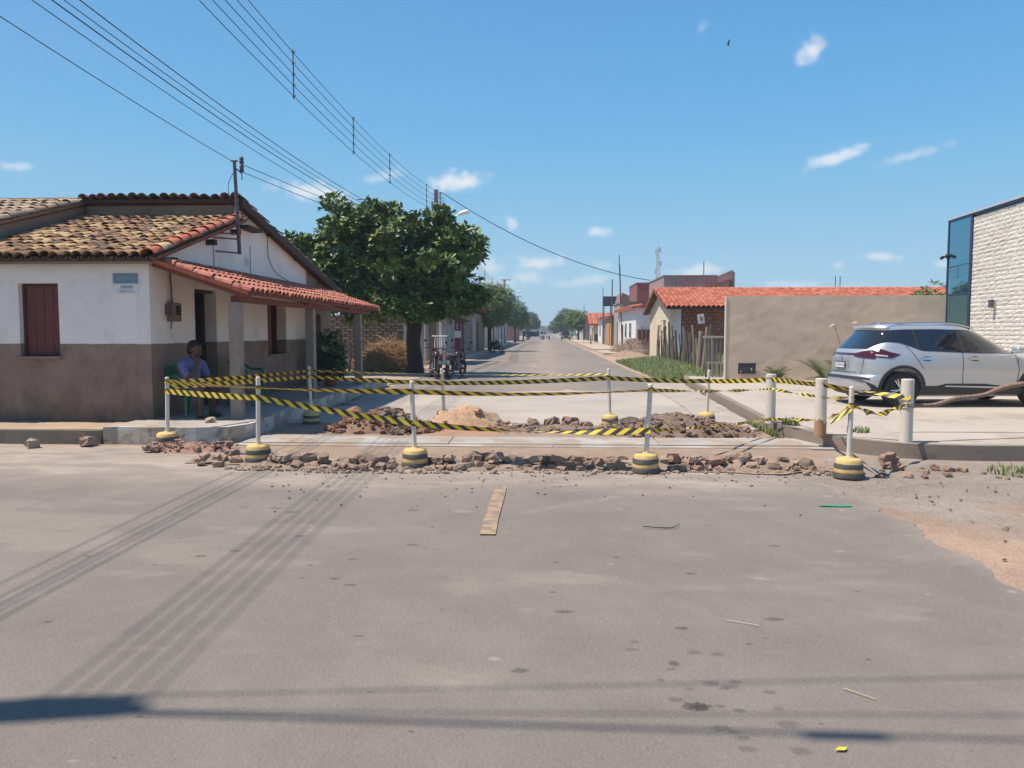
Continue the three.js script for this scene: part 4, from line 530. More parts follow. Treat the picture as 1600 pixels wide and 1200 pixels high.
{
  const t = thing('stone_clad_building', 'modern building clad in white split stone with blue glass corner', 'building', CORNER, TURN);
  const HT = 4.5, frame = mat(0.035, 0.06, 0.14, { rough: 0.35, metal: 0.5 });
  obj('wall', box(0.06, 7, -0.2, HT, 0.03, 12), M.concrete, t);
  obj('glass_pane', box(-0.012, 0.0, 2.46, HT - 0.06, 0.09, 1.35), mat(0.16, 0.36, 0.44, { rough: 0.02, metal: 0.92 }), t); obj('glass_pane', box(-0.012, 0.0, 0.0, 2.40, 0.09, 1.35), mat(0.16, 0.36, 0.44, { rough: 0.02, metal: 0.92 }), t);
  obj('window_frame', [box(-0.03, 0.05, 0, HT, 0.028, 0.088), box(-0.03, 0.05, 0, HT, 1.352, 1.45), box(-0.025, 0.05, 2.402, 2.458, 0.09, 1.35), box(-0.03, 0.05, HT - 0.058, HT, 0.09, 1.35)], frame, t);
  obj('roof_trim', [box(-0.06, 7.05, HT + 0.002, HT + 0.05, -0.05, 12.05)], mat(0.55, 0.57, 0.6, { rough: 0.4, metal: 0.3 }), t); obj('trim_dark_strip', box(-0.005, 0.06, HT - 0.06, HT, 1.452, 12), frame, t);  // solid dark strip along the wall top, just below the trim
  const mats = [[0.82, 0.79, 0.74], [0.78, 0.75, 0.70], [0.85, 0.825, 0.775], [0.75, 0.715, 0.66]].map(([r, g, b]) => mat(r, g, b, { map: 'stone', bump: 'grainB', bs: 0.006 })), geos = Array.from({ length: 10 }, (_, i) => { const g = mergeVertices(new THREE.BoxGeometry(1, 1, 1, 1, 2, 3).deleteAttribute('normal').deleteAttribute('uv')), a = g.attributes.position, q = rng(i + 50); for (let k = 0; k < a.count; k++) if (a.getX(k) < 0) a.setXYZ(k, a.getX(k) + (Math.abs(a.getY(k)) > 0.4 || Math.abs(a.getZ(k)) > 0.45 ? 0.12 + 0.1 * q() : 0.12 * (q() - 0.5)), a.getY(k) * (0.93 + 0.05 * q()), a.getZ(k) * (0.985 + 0.01 * q())); const f = g.toNonIndexed(); f.computeVertexNormals(); return mUV(f, i); });
  const rest = [], q = rng(90); let y = 0.01, row = 0;
  while (y < HT - 0.09) { const h = 0.095 + 0.016 * q(); let z = 1.455 - (row % 2 ? 0.0 : 0.0); while (z < 9) { let w = 0.16 + 0.42 * q(); if (z === 1.455 && row % 2) w *= 0.6; const zc = z + w / 2, m = new THREE.Mesh(geos[Math.floor(q() * 10)], mats[Math.floor(q() * 4)]); m.scale.set(0.05 + 0.02 * q(), h - 0.006, w - 0.006); m.position.set(0.03, y + h / 2, zc);
      if (z < 3.25) { m.name = 'stone'; shade(m); t.add(m); } else { m.updateMatrix(); rest.push(m.geometry.clone().applyMatrix4(m.matrix)); } z += w; } y += h; row++; }
  obj('stone_cladding', rest, mats[0], t).userData.kind = 'stuff';
  const cam = thing('security_camera', 'twin white security camera on the glass corner of the building', 'camera', toWorld(-0.06, 3.55, 0.05).toArray(), TURN); obj('mount', [rod([0, 0, 0], [0.06, 0, 0], 0.02), cyl(0.05, 0.05, 0.05, 12, -0.02, -0.02, 0)], mat(0.6, 0.6, 0.6), cam);
  for (const s of [-1, 1]) obj('camera_head', rod([-0.02, -0.02, s * 0.05], [-0.05, -0.07, s * 0.2], 0.04, 0.045, 12), M.black, cam);
  const lamp = thing('wall_lamp', 'small dark box lamp on the white stone wall', 'lamp', toWorld(-0.05, 2.0, 2.75).toArray(), TURN); obj('body', rbox(-0.09, 0, 0, 0.2, -0.06, 0.06, 0.006), mat(0.09, 0.10, 0.12, { rough: 0.5 }), lamp); obj('base_plate', box(0, 0.06, 0.02, 0.18, -0.05, 0.05), M.galv, lamp);
}
// ───────── small palms at the foot of the wall ─────────
function palm(p, n, len, label, seed) {
  const t = thing('garden_palm', label, 'palm', p, 0, 'small palms along the beige wall'), q = rng(seed), l = [], st = [];
  for (let i = 0; i < n; i++) { const a = i * 2.4 + q() * 0.4, e = 0.35 + 0.75 * q(), L = len * (0.75 + 0.4 * q()), dir = V(Math.cos(a), 0, Math.sin(a)), pts = []; for (let k = 0; k <= 6; k++) { const s = k / 6; pts.push(dir.clone().multiplyScalar(L * s * Math.cos(e * (1 - 0.4 * s))).add(V(0, L * (Math.sin(e) * s * 1.25 - 0.75 * s * s * Math.cos(e) * 0.75) + 0.06, 0)).toArray()); }
    st.push(limb(pts, [0.008, 0.005, 0.002], 4)); const c = new THREE.CatmullRomCurve3(pts.map((v) => V(...v)));
    for (let k = 2; k < 26; k++) { const s = k / 26, P = c.getPoint(s), T = c.getTangent(s), S = new THREE.Vector3().crossVectors(T, V(0, 1, 0)).normalize(); for (const sg of [-1, 1]) { const w = 0.16 * Math.sin(Math.PI * (0.12 + 0.85 * s)) * (len / 0.6), tip = P.clone().addScaledVector(S, sg * w).addScaledVector(T, w * 0.75).add(V(0, 0.25 * w, 0)), b = T.clone().multiplyScalar(0.009); const g = new THREE.BufferGeometry(); g.setAttribute('position', new THREE.Float32BufferAttribute([...P.clone().sub(b).toArray(), ...P.clone().add(b).toArray(), ...tip.toArray()], 3)); g.computeVertexNormals(); l.push(g); } } }
  obj('fronds', l, mat(0.075, 0.115, 0.035, { rough: 0.55 }), t); obj('stems', st, mat(0.12, 0.13, 0.05), t); obj('trunk', mUV(cyl(0.07, 0.05, 0.14, 10)), M.bark, t);
}
palm([6.45, 0.186, -21.6], 13, 0.55, 'small low palm nearest the dark wall sign', 1); palm([7.5, 0.186, -20.9], 18, 0.85, 'feathery palm just left of the silver car', 2); palm([8.1, 0.186, -21.4], 16, 0.95, 'taller palm half hidden behind the silver car', 3);
for (const [x, z, lx, h, lab] of [[8.35, -21.7, -0.34, 1.55, 'thin curved stalk with white tip before the beige wall, left one'], [8.75, -21.7, -0.12, 1.6, 'thin curved stalk with white tip just above the car spoiler']]) { const t = thing('flower_stalk', lab, 'plant', [x, 0.186, z], 0, 'stalks behind the car'); obj('stem', limb([[0, 0, 0], [lx * 0.3, h * 0.5, 0], [lx, h, 0]], [0.012, 0.008, 0.007], 6), mat(0.16, 0.13, 0.07), t); obj('tip', limb([[lx, h, 0], [lx - 0.03, h + 0.06, 0], [lx - 0.14, h + 0.04 - 0.05 * (lx < -0.2), 0]], [0.012, 0.022, 0.012], 7), mat(0.7, 0.68, 0.62), t); }

// ───────── the silver car ─────────
{
  const car = thing('silver_car', 'silver five-door crossover car parked on the forecourt', 'car', [6.62 - 0.84, 0.188, -14.55], 0); car.rotation.y = 4 * D2R;
  // local frame: +x forward, z = 0 on the near side's wheel line, body centre line at z = -0.76
  const ZC = -0.78, tb = [ // height, rear x, front x, half width
    [0.20, 0.16, 4.08, 0.76], [0.27, 0.06, 4.2, 0.82], [0.38, 0.005, 4.27, 0.862], [0.50, 0.0, 4.29, 0.878], [0.56, 0.02, 4.29, 0.880], [0.60, 0.075, 4.28, 0.880], [0.72, 0.085, 4.22, 0.885], [0.84, 0.09, 4.12, 0.882], [0.93, 0.10, 3.95, 0.872], [0.98, 0.115, 3.62, 0.86], [1.02, 0.135, 3.28, 0.846], [1.06, 0.165, 3.12, 0.826], [1.12, 0.215, 3.01, 0.80], [1.2, 0.29, 2.88, 0.768], [1.28, 0.36, 2.74, 0.736], [1.36, 0.43, 2.6, 0.704], [1.43, 0.47, 2.46, 0.674], [1.485, 0.42, 2.32, 0.64], [1.52, 0.43, 2.16, 0.60], [1.545, 0.66, 1.96, 0.52], [1.558, 1.0, 1.7, 0.36]];
  const at4 = (y) => { let k = 0; while (k < tb.length - 2 && tb[k + 1][0] < y) k++; const a = tb[k], b = tb[k + 1], t = clamp((y - a[0]) / (b[0] - a[0])); return [1, 2, 3].map((q) => lerp(a[q], b[q], t)); };
  const ys = []; for (let k = 0; k < tb.length - 1; k++) { const n = Math.max(1, Math.round((tb[k + 1][0] - tb[k][0]) / 0.03)); for (let i = 0; i < n; i++) ys.push(lerp(tb[k][0], tb[k + 1][0], i / n)); } ys.push(tb.at(-1)[0]);
  const NQ = 20, loop = (y) => { const [xr, xf, w] = at4(y), out = [], lr = Math.min(0.62, (xf - xr) * 0.3), lf = Math.min(1.15, (xf - xr) * 0.36), n1 = 2.9, n2 = 2.7, bulge = (x) => 0.018 * sstep(0.5, 0.68, y) * sstep(1.05, 0.85, y) * (Math.exp(-(((x - 0.84) / 0.5) ** 2)) + Math.exp(-(((x - 3.45) / 0.5) ** 2))) - 0.022 * Math.exp(-(((y - 0.52) / 0.14) ** 2)) * Math.exp(-(((x - 2.15) / 0.8) ** 2));
    const half = []; for (let i = 0; i <= NQ; i++) { const a = i / NQ * Math.PI / 2; half.push([xr + lr * (1 - Math.cos(a) ** (2 / n1)), w * Math.sin(a) ** (2 / n1)]); } const xa = xr + lr, xb = xf - lf; for (let i = 1; i < 16; i++) half.push([lerp(xa, xb, i / 16), w]); for (let i = NQ; i >= 0; i--) { const a = i / NQ * Math.PI / 2; half.push([xf - lf * (1 - Math.cos(a) ** (2 / n2)), w * Math.sin(a) ** (2 / n2)]); }
    for (const [x, z] of half) out.push([x, z + (z > 0.3 ? bulge(x) : 0)]); for (let i = half.length - 2; i > 0; i--) out.push([out[i][0], -out[i][1]]); return out; };
  const pos = [], idx = [], loops = ys.map(loop), n = loops[0].length; loops.forEach((l, j) => l.forEach(([x, z]) => pos.push(x, ys[j], z + ZC)));
  for (let j = 0; j < ys.length - 1; j++) for (let i = 0; i < n; i++) { const a = j * n + i, b = j * n + (i + 1) % n; idx.push(a, b, a + n, b, b + n, a + n); }
  const cap = (j, up) => { const o = pos.length / 3; let sx = 0; loops[j].forEach(([x]) => { sx += x / n; }); pos.push(sx, ys[j] + (up ? 0.004 : 0), ZC); for (let i = 0; i < n; i++) { const a = j * n + i, b = j * n + (i + 1) % n; up ? idx.push(a, b, o) : idx.push(b, a, o); } }; cap(0, false); cap(ys.length - 1, true);
  let body = new THREE.BufferGeometry(); body.setAttribute('position', new THREE.Float32BufferAttribute(pos, 3)); body.setIndex(idx); body.computeVertexNormals();
  { const nn = body.attributes.normal, pp = body.attributes.position; let s = 0; for (let i = 0; i < pp.count; i++) s += nn.getZ(i) * (pp.getZ(i) - ZC); if (s < 0) { const ix = body.index.array; for (let i = 0; i < ix.length; i += 3) { const k = ix[i]; ix[i] = ix[i + 1]; ix[i + 1] = k; } body.computeVertexNormals(); } }
  const WX = [0.84, 3.45], WY = 0.335, WR = 0.335;
  body.setAttribute('uv', new THREE.Float32BufferAttribute(new Float32Array(pos.length / 3 * 2), 2));
  const ev = new Evaluator(); ev.attributes = ['position', 'normal', 'uv']; ev.useGroups = false; let br = new Brush(body); br.updateMatrixWorld();
  for (const x of WX) for (const s of [1, -1]) { const c = new Brush(new THREE.CylinderGeometry(0.385, 0.385, 0.42, 40).rotateX(Math.PI / 2).translate(x, WY + 0.01, ZC + s * 0.80)); c.updateMatrixWorld(); br = ev.evaluate(br, c, SUBTRACTION); br.updateMatrixWorld(); }
  const g = toCreasedNormals(mergeVertices(br.geometry.deleteAttribute('normal').deleteAttribute('uv'), 1e-4), 0.5);
  const paint = mat(0.50, 0.525, 0.56, { phys: { clearcoat: 1, clearcoatRoughness: 0.04 }, rough: 0.36, metal: 0.55 }), clad = mat(0.028, 0.029, 0.033, { rough: 0.62 }), glass = mat(0.012, 0.015, 0.022, { rough: 0.05, phys: { clearcoat: 1, clearcoatRoughness: 0.02 } }), seam = mat(0.03, 0.03, 0.035), chrome = mat(0.75, 0.76, 0.78, { rough: 0.12, metal: 1 });
  obj('body', g, paint, car);
  const split = (p) => { const o = []; for (let i = 0; i < p.length; i += 3) { const [a, b, c] = [p[i], p[i + 1], p[i + 2]], m = (u, v) => [(u[0] + v[0]) / 2, (u[1] + v[1]) / 2], ab = m(a, b), bc = m(b, c), ca = m(c, a); o.push(a, ab, ca, ab, b, bc, ca, bc, c, ab, bc, ca); } return o; };
  const lc = new Map(), half = (y) => { const k = y.toFixed(4); if (!lc.has(k)) { const l = loop(y); lc.set(k, l.slice(0, l.length / 2 + 1)); } return lc.get(k); };
  const sideZ = (x, y) => { const h = half(y); for (let i = 0; i < h.length - 1; i++) if (x >= h[i][0] && x <= h[i + 1][0]) return lerp(h[i][1], h[i + 1][1], (x - h[i][0]) / (h[i + 1][0] - h[i][0] + 1e-9)); return null; };
  const rearX = (u, y) => { const h = half(y), a = Math.abs(u); for (let i = 0; i < NQ; i++) if (a >= h[i][1] && a <= h[i + 1][1]) return lerp(h[i][0], h[i + 1][0], (a - h[i][1]) / (h[i + 1][1] - h[i][1] + 1e-9)); return null; };
  const place = (u, y, axis, off) => { const d = 0.012, f = axis === 'rear' ? rearX : sideZ, c = f(u, y); if (c === null) return null; const g = (p, q) => (p === null || q === null ? 0 : (p - q) / (2 * d)), gu = g(f(u + d, y), f(u - d, y)), gy = g(f(u, y + d), f(u, y - d)); if (axis === 'rear') { const n = V(-1, gy, gu).normalize(); return V(c, y, ZC + u).addScaledVector(n, off); } const s = axis === 'near' ? 1 : -1, n = V(-gu, -gy, 1).normalize(); n.z *= s; return V(u, y, ZC + s * c).addScaledVector(n, off); };
  function skin(name, poly, axis, off, m, parent, lv = 3) { // a piece that follows the body's surface: axis 'near' / 'far' side (x, y) or 'rear' (z offset, y)
    const s = new THREE.ShapeGeometry(new THREE.Shape(poly.map(([x, y]) => new THREE.Vector2(x, y)))).toNonIndexed(), a = s.attributes.position; let pts = []; for (let i = 0; i < a.count; i++) pts.push([a.getX(i), a.getY(i)]); for (let k = 0; k < lv; k++) pts = split(pts);
    const P = [], memo = new Map(), ok = pts.map(([u, y]) => { const key = u.toFixed(4) + ',' + y.toFixed(4); if (!memo.has(key)) memo.set(key, place(u, y, axis, off)); return memo.get(key); });
    for (let i = 0; i < ok.length; i += 3) if (ok[i] && ok[i + 1] && ok[i + 2]) for (let k = 0; k < 3; k++) P.push(ok[i + k].x, ok[i + k].y, ok[i + k].z);
    const q = new THREE.BufferGeometry(); q.setAttribute('position', new THREE.Float32BufferAttribute(P, 3)); const f = mergeVertices(q, 1e-4); f.computeVertexNormals(); return obj(name, f, m, parent);
  }
  const line = (pts, w) => { const l = [], r = []; pts.forEach((p, i) => { const a = pts[Math.max(0, i - 1)], b = pts[Math.min(pts.length - 1, i + 1)], dx = b[0] - a[0], dy = b[1] - a[1], k = Math.hypot(dx, dy) || 1; l.push([p[0] - dy / k * w, p[1] + dx / k * w]); r.unshift([p[0] + dy / k * w, p[1] - dx / k * w]); }); return l.concat(r); };
  for (const side of ['near', 'far']) {
    const up = [[0.45, 1.20], [0.62, 1.215], [0.80, 1.205], [1.0, 1.14], [1.22, 1.055], [1.9, 1.025], [2.55, 1.005], [3.02, 1.0], [2.86, 1.13], [2.66, 1.275], [2.44, 1.395], [2.2, 1.435], [1.5, 1.452], [0.9, 1.445], [0.62, 1.43], [0.53, 1.42]];
    const gl = skin('side_window', up, side, 0.009, glass, car, 5); skin('window_pillar', line([[1.98, 1.03], [1.93, 1.44]], 0.035), side, 0.012, clad, gl, 3); skin('window_pillar', line([[1.14, 1.09], [1.1, 1.44]], 0.02), side, 0.012, clad, gl, 3);
    skin('door_seam', line([[1.96, 1.02], [1.97, 0.7], [1.99, 0.42], [1.97, 0.3]], 0.005), side, 0.004, seam, car, 2); skin('door_seam', line([[0.93, 1.14], [1.05, 0.98], [1.22, 0.72]], 0.005), side, 0.004, seam, car, 2); skin('door_seam', line([[2.98, 0.98], [3.02, 0.7], [3.0, 0.4]], 0.005), side, 0.004, seam, car, 2);
    skin('sill_cladding', [[1.14, 0.24], [1.22, 0.40], [1.5, 0.40], [1.68, 0.445], [2.4, 0.44], [2.75, 0.40], [3.1, 0.38], [3.15, 0.24]], side, 0.010, clad, car); skin('sill_strip', line([[1.65, 0.40], [2.7, 0.375]], 0.012), side, 0.016, paint, car, 2);
    for (const x of WX) { const ring = []; for (let i = 0; i <= 24; i++) { const a = (-0.18 + 1.36 * i / 24) * Math.PI; ring.push([x + Math.cos(a) * 0.445, WY + 0.01 + Math.sin(a) * 0.445]); } for (let i = 24; i >= 0; i--) { const a = (-0.18 + 1.36 * i / 24) * Math.PI; ring.push([x + Math.cos(a) * 0.388, WY + 0.01 + Math.sin(a) * 0.388]); } skin('arch_cladding', ring.filter(([, y]) => y > 0.2), side, 0.012, clad, car, 1); }
    for (const x of [1.28, 2.18]) { const h = skin('door_handle', [[x - 0.1, 0.885], [x + 0.1, 0.885], [x + 0.11, 0.91], [x + 0.08, 0.935], [x - 0.09, 0.935]], side, 0.026, chrome, car, 2); skin('handle_cup', [[x - 0.06, 0.87], [x + 0.07, 0.87], [x + 0.06, 0.95], [x - 0.05, 0.95]], side, 0.005, seam, h, 2); }
    const tl = skin('tail_light', [[0.30, 0.985], [0.40, 0.93], [0.62, 0.915], [0.80, 0.985], [0.60, 1.03], [0.46, 1.09], [0.42, 1.03]], side, 0.008, mat(0.055, 0.004, 0.010, { rough: 0.08, phys: { clearcoat: 1 } }), car, 5); skin('lens', [[0.36, 0.955], [0.55, 0.94], [0.55, 0.965], [0.36, 0.985]], side, 0.013, mat(0.5, 0.42, 0.43, { rough: 0.2 }), tl, 2);
    skin('bumper_cladding', [[0.02, 0.50], [0.16, 0.495], [0.33, 0.42], [0.40, 0.36], [0.5, 0.33], [0.46, 0.24], [0.2, 0.22], [0.3, 0.34], [0.2, 0.46]], side, 0.010, clad, car);
    const mz = side === 'near' ? 1 : -1; const mir = obj('mirror', mUV(new RoundedBoxGeometry(0.14, 0.13, 0.2, 4, 0.045).translate(2.92, 1.075, ZC + mz * 0.98)), paint, car); obj('mirror_foot', rod([2.93, 1.03, ZC + mz * 0.82], [2.93, 1.05, ZC + mz * 0.95], 0.03), clad, mir);
    obj('roof_rail', [limb([[0.64, 1.475, ZC + mz * 0.60], [0.9, 1.545, ZC + mz * 0.585], [1.5, 1.572, ZC + mz * 0.575], [2.0, 1.545, ZC + mz * 0.585], [2.3, 1.465, ZC + mz * 0.61]], [0.012, 0.018, 0.018, 0.012], 7)], chrome, car);
  }
  // rear
  skin('rear_window', [[-0.60, 1.085], [0.60, 1.085], [0.64, 1.13], [0.70, 1.205], [0.645, 1.43], [-0.645, 1.43], [-0.70, 1.205], [-0.64, 1.13]], 'rear', 0.011, glass, car, 5);
  const rl = skin('tail_light_bar', [[-0.72, 0.99], [-0.45, 0.965], [0.45, 0.965], [0.72, 0.99], [0.72, 1.03], [0.4, 1.0], [-0.4, 1.0], [-0.72, 1.03]], 'rear', 0.009, mat(0.055, 0.004, 0.010, { rough: 0.1, phys: { clearcoat: 1 } }), car, 4); void rl;
  skin('tail_light', [[0.42, 0.94], [0.80, 0.90], [0.84, 1.0], [0.7, 1.07], [0.44, 1.0]], 'rear', 0.010, mat(0.055, 0.004, 0.010, { rough: 0.08, phys: { clearcoat: 1 } }), car, 5); skin('tail_light', [[-0.42, 0.94], [-0.80, 0.90], [-0.84, 1.0], [-0.7, 1.07], [-0.44, 1.0]], 'rear', 0.010, mat(0.055, 0.004, 0.010, { rough: 0.08, phys: { clearcoat: 1 } }), car, 5);
  skin('tailgate_seam', line([[-0.66, 0.9], [-0.64, 0.64], [0.64, 0.64], [0.66, 0.9]], 0.006), 'rear', 0.004, seam, car); skin('bumper_strip', line([[-0.8, 0.535], [0, 0.545], [0.8, 0.535]], 0.026), 'rear', 0.008, clad, car); skin('bumper_lower', [[-0.75, 0.22], [0.75, 0.22], [0.7, 0.31], [-0.7, 0.31]], 'rear', 0.010, clad, car);
  const c = document.createElement('canvas'); c.width = 256; c.height = 84; const x = c.getContext('2d'); x.fillStyle = '#d9dcdf'; x.fillRect(0, 0, 256, 84); x.fillStyle = '#35457a'; x.fillRect(0, 0, 256, 14); x.fillStyle = '#4a4d52'; x.font = 'bold 58px sans-serif'; x.textAlign = 'center'; x.fillText('ESH8D00', 128, 68, 236); const ptx = new THREE.CanvasTexture(c); ptx.colorSpace = THREE.SRGBColorSpace;
  skin('plate_recess', [[-0.30, 0.70], [0.30, 0.70], [0.27, 0.87], [-0.27, 0.87]], 'rear', 0.004, mat(0.3, 0.31, 0.33, { rough: 0.5, metal: 0.3 }), car); const pl = obj('number_plate', rbox(0.052, 0.066, 0.715, 0.835, ZC - 0.195, ZC + 0.195, 0.004), clad, car); const pf = new THREE.PlaneGeometry(0.38, 0.112).rotateY(-Math.PI / 2).translate(0.0505, 0.775, ZC); obj('plate_face', pf, mat(1, 1, 1, { map: ptx, rough: 0.4 }), pl);
  obj('badge', new THREE.TorusGeometry(0.035, 0.007, 6, 20).rotateY(Math.PI / 2).translate(0.085, 0.93, ZC), chrome, car);
  obj('wiper', rod([0.22, 1.10, ZC + 0.05], [0.36, 1.2, ZC + 0.4], 0.01), M.black, car); obj('antenna_fin', [new THREE.ConeGeometry(0.04, 0.09, 6).rotateZ(0.6).translate(0.78, 1.575, ZC)], paint, car);
  obj('exhaust', rod([0.05, 0.24, ZC + 0.5], [0.2, 0.24, ZC + 0.5], 0.028), chrome, car); obj('underbody', box(0.35, 4.0, 0.19, 0.32, ZC - 0.5, ZC + 0.5), M.black, car);
  // wheels
  const tyreG = new THREE.LatheGeometry([[0.225, -0.10], [0.30, -0.11], [0.325, -0.095], [0.335, -0.05], [0.335, 0.05], [0.325, 0.095], [0.30, 0.11], [0.225, 0.10]].map(([a, b]) => new THREE.Vector2(a, b)), 44).rotateX(Math.PI / 2);
  const spokes = []; for (let i = 0; i < 5; i++) for (const d of [-0.13, 0.13]) { const a = i * 1.2566 + d; spokes.push(rod([Math.cos(a - d * 0.5) * 0.05, Math.sin(a - d * 0.5) * 0.05, 0.07], [Math.cos(a) * 0.215, Math.sin(a) * 0.215, 0.085], 0.017, 0.015, 6)); }
  const rimG = merge([new THREE.LatheGeometry([[0.205, -0.09], [0.21, 0.06], [0.228, 0.095], [0.232, 0.09]].map(([a, b]) => new THREE.Vector2(a, b)), 40).rotateX(Math.PI / 2), cyl(0.06, 0.05, 0.03, 16).rotateX(Math.PI / 2).translate(0, 0, 0.06), ...spokes]), discG = cyl(0.2, 0.2, 0.02, 28).rotateX(Math.PI / 2).translate(0, 0, 0.0);
  for (const wx of WX) for (const s of [1, -1]) { const w = new THREE.Group(); w.name = 'wheel'; w.position.set(wx, WY, ZC + s * 0.765); w.rotation.set(0, s > 0 ? 0 : Math.PI, wx); w.rotation.order = 'YXZ'; car.add(w); obj('tyre', tyreG, mat(0.022, 0.022, 0.024, { rough: 0.85 }), w); obj('rim', rimG, mat(0.6, 0.61, 0.63, { rough: 0.25, metal: 0.85 }), w); obj('brake_disc', discG, mat(0.06, 0.06, 0.065, { rough: 0.6, metal: 0.3 }), w); }
}

// ───────── trees ─────────
function leafGeo(len, wid, fold = 0.25) { const w = wid / 2, p = [[0, 0, 0], [-w * 0.75, fold * w, len * 0.4], [0, 0, len * 0.5], [w * 0.75, fold * w, len * 0.4], [-w, fold * w * 1.2, len * 0.72], [w, fold * w * 1.2, len * 0.72], [0, -0.05 * len, len]]; return { p, t: [[0, 1, 2], [0, 2, 3], [1, 4, 2], [2, 5, 3], [4, 6, 2], [2, 6, 5]] }; }
function crown(lobes, n, per, len, wid, cols, seed, opt = {}) { // rosettes of single leaves through the outer shell of overlapping ellipsoids
  const q = rng(seed), L = leafGeo(len, wid), pos = [], col = [], U = V(0, 1, 0), vol = lobes.map((l) => (l[3] * l[4] * l[5]) ** (2 / 3)), sum = vol.reduce((a, b) => a + b, 0), m = new THREE.Matrix4(), e = V(), c = new THREE.Color();
  for (let i = 0; i < n; i++) {
    let r = q() * sum, k = 0; while (r > vol[k]) r -= vol[k++]; const [x, y, z, a, b, d] = lobes[k];
    const th = q() * 6.2832, ph = Math.acos(2 * q() - 1), dir = V(Math.sin(ph) * Math.cos(th), Math.cos(ph), Math.sin(ph) * Math.sin(th)), rad = lerp(opt.inner ?? 0.45, 1.04, Math.sqrt(q())) * (1 + 0.16 * nz(dir.x * 2.5 + k, dir.y * 2.5, dir.z * 2.5));
    const c0 = V(x + dir.x * a * rad, y + dir.y * b * rad, z + dir.z * d * rad); if (opt.skip && opt.skip(c0)) continue;
    const axis = dir.clone().multiplyScalar(0.8).add(V(0, opt.up ?? 0.75, 0)).add(V(q() - 0.5, q() - 0.5, q() - 0.5)).normalize(), Q = new THREE.Quaternion().setFromUnitVectors(U, axis), tone = q();
    for (let j = 0; j < per; j++) {
      const az = j * 2.4 + q() * 0.5, el = 0.15 + 0.75 * q(), s = 0.7 + 0.5 * q(), f = V(Math.cos(az) * Math.cos(el), Math.sin(el), Math.sin(az) * Math.cos(el)).applyQuaternion(Q), rgt = new THREE.Vector3().crossVectors(axis, f).normalize(), up = new THREE.Vector3().crossVectors(f, rgt);
      m.makeBasis(rgt, up, f); const cc = cols[Math.floor(clamp(tone * 0.75 + q() * 0.25, 0, 0.999) * cols.length)], vv = 0.85 + 0.3 * q(); c.setRGB(cc[0] * vv, cc[1] * vv, cc[2] * vv);
      const o = c0.clone().add(V(q() - 0.5, q() - 0.5, q() - 0.5).multiplyScalar(len * 0.5));
      for (const t of L.t) for (const v of t) { e.set(L.p[v][0] * s, L.p[v][1] * s, L.p[v][2] * s).applyMatrix4(m).add(o); pos.push(e.x, e.y, e.z); col.push(c.r, c.g, c.b); }
    }
  }
  const g = new THREE.BufferGeometry(); g.setAttribute('position', new THREE.Float32BufferAttribute(pos, 3)); g.setAttribute('color', new THREE.Float32BufferAttribute(col, 3)); g.computeVertexNormals(); return g;
}
const leafMat = (rough) => mat(1, 1, 1, { vc: true, rough, phys: { transmission: 0.12, thickness: 0 } }), gloss = leafMat(0.5), matte = leafMat(0.75);
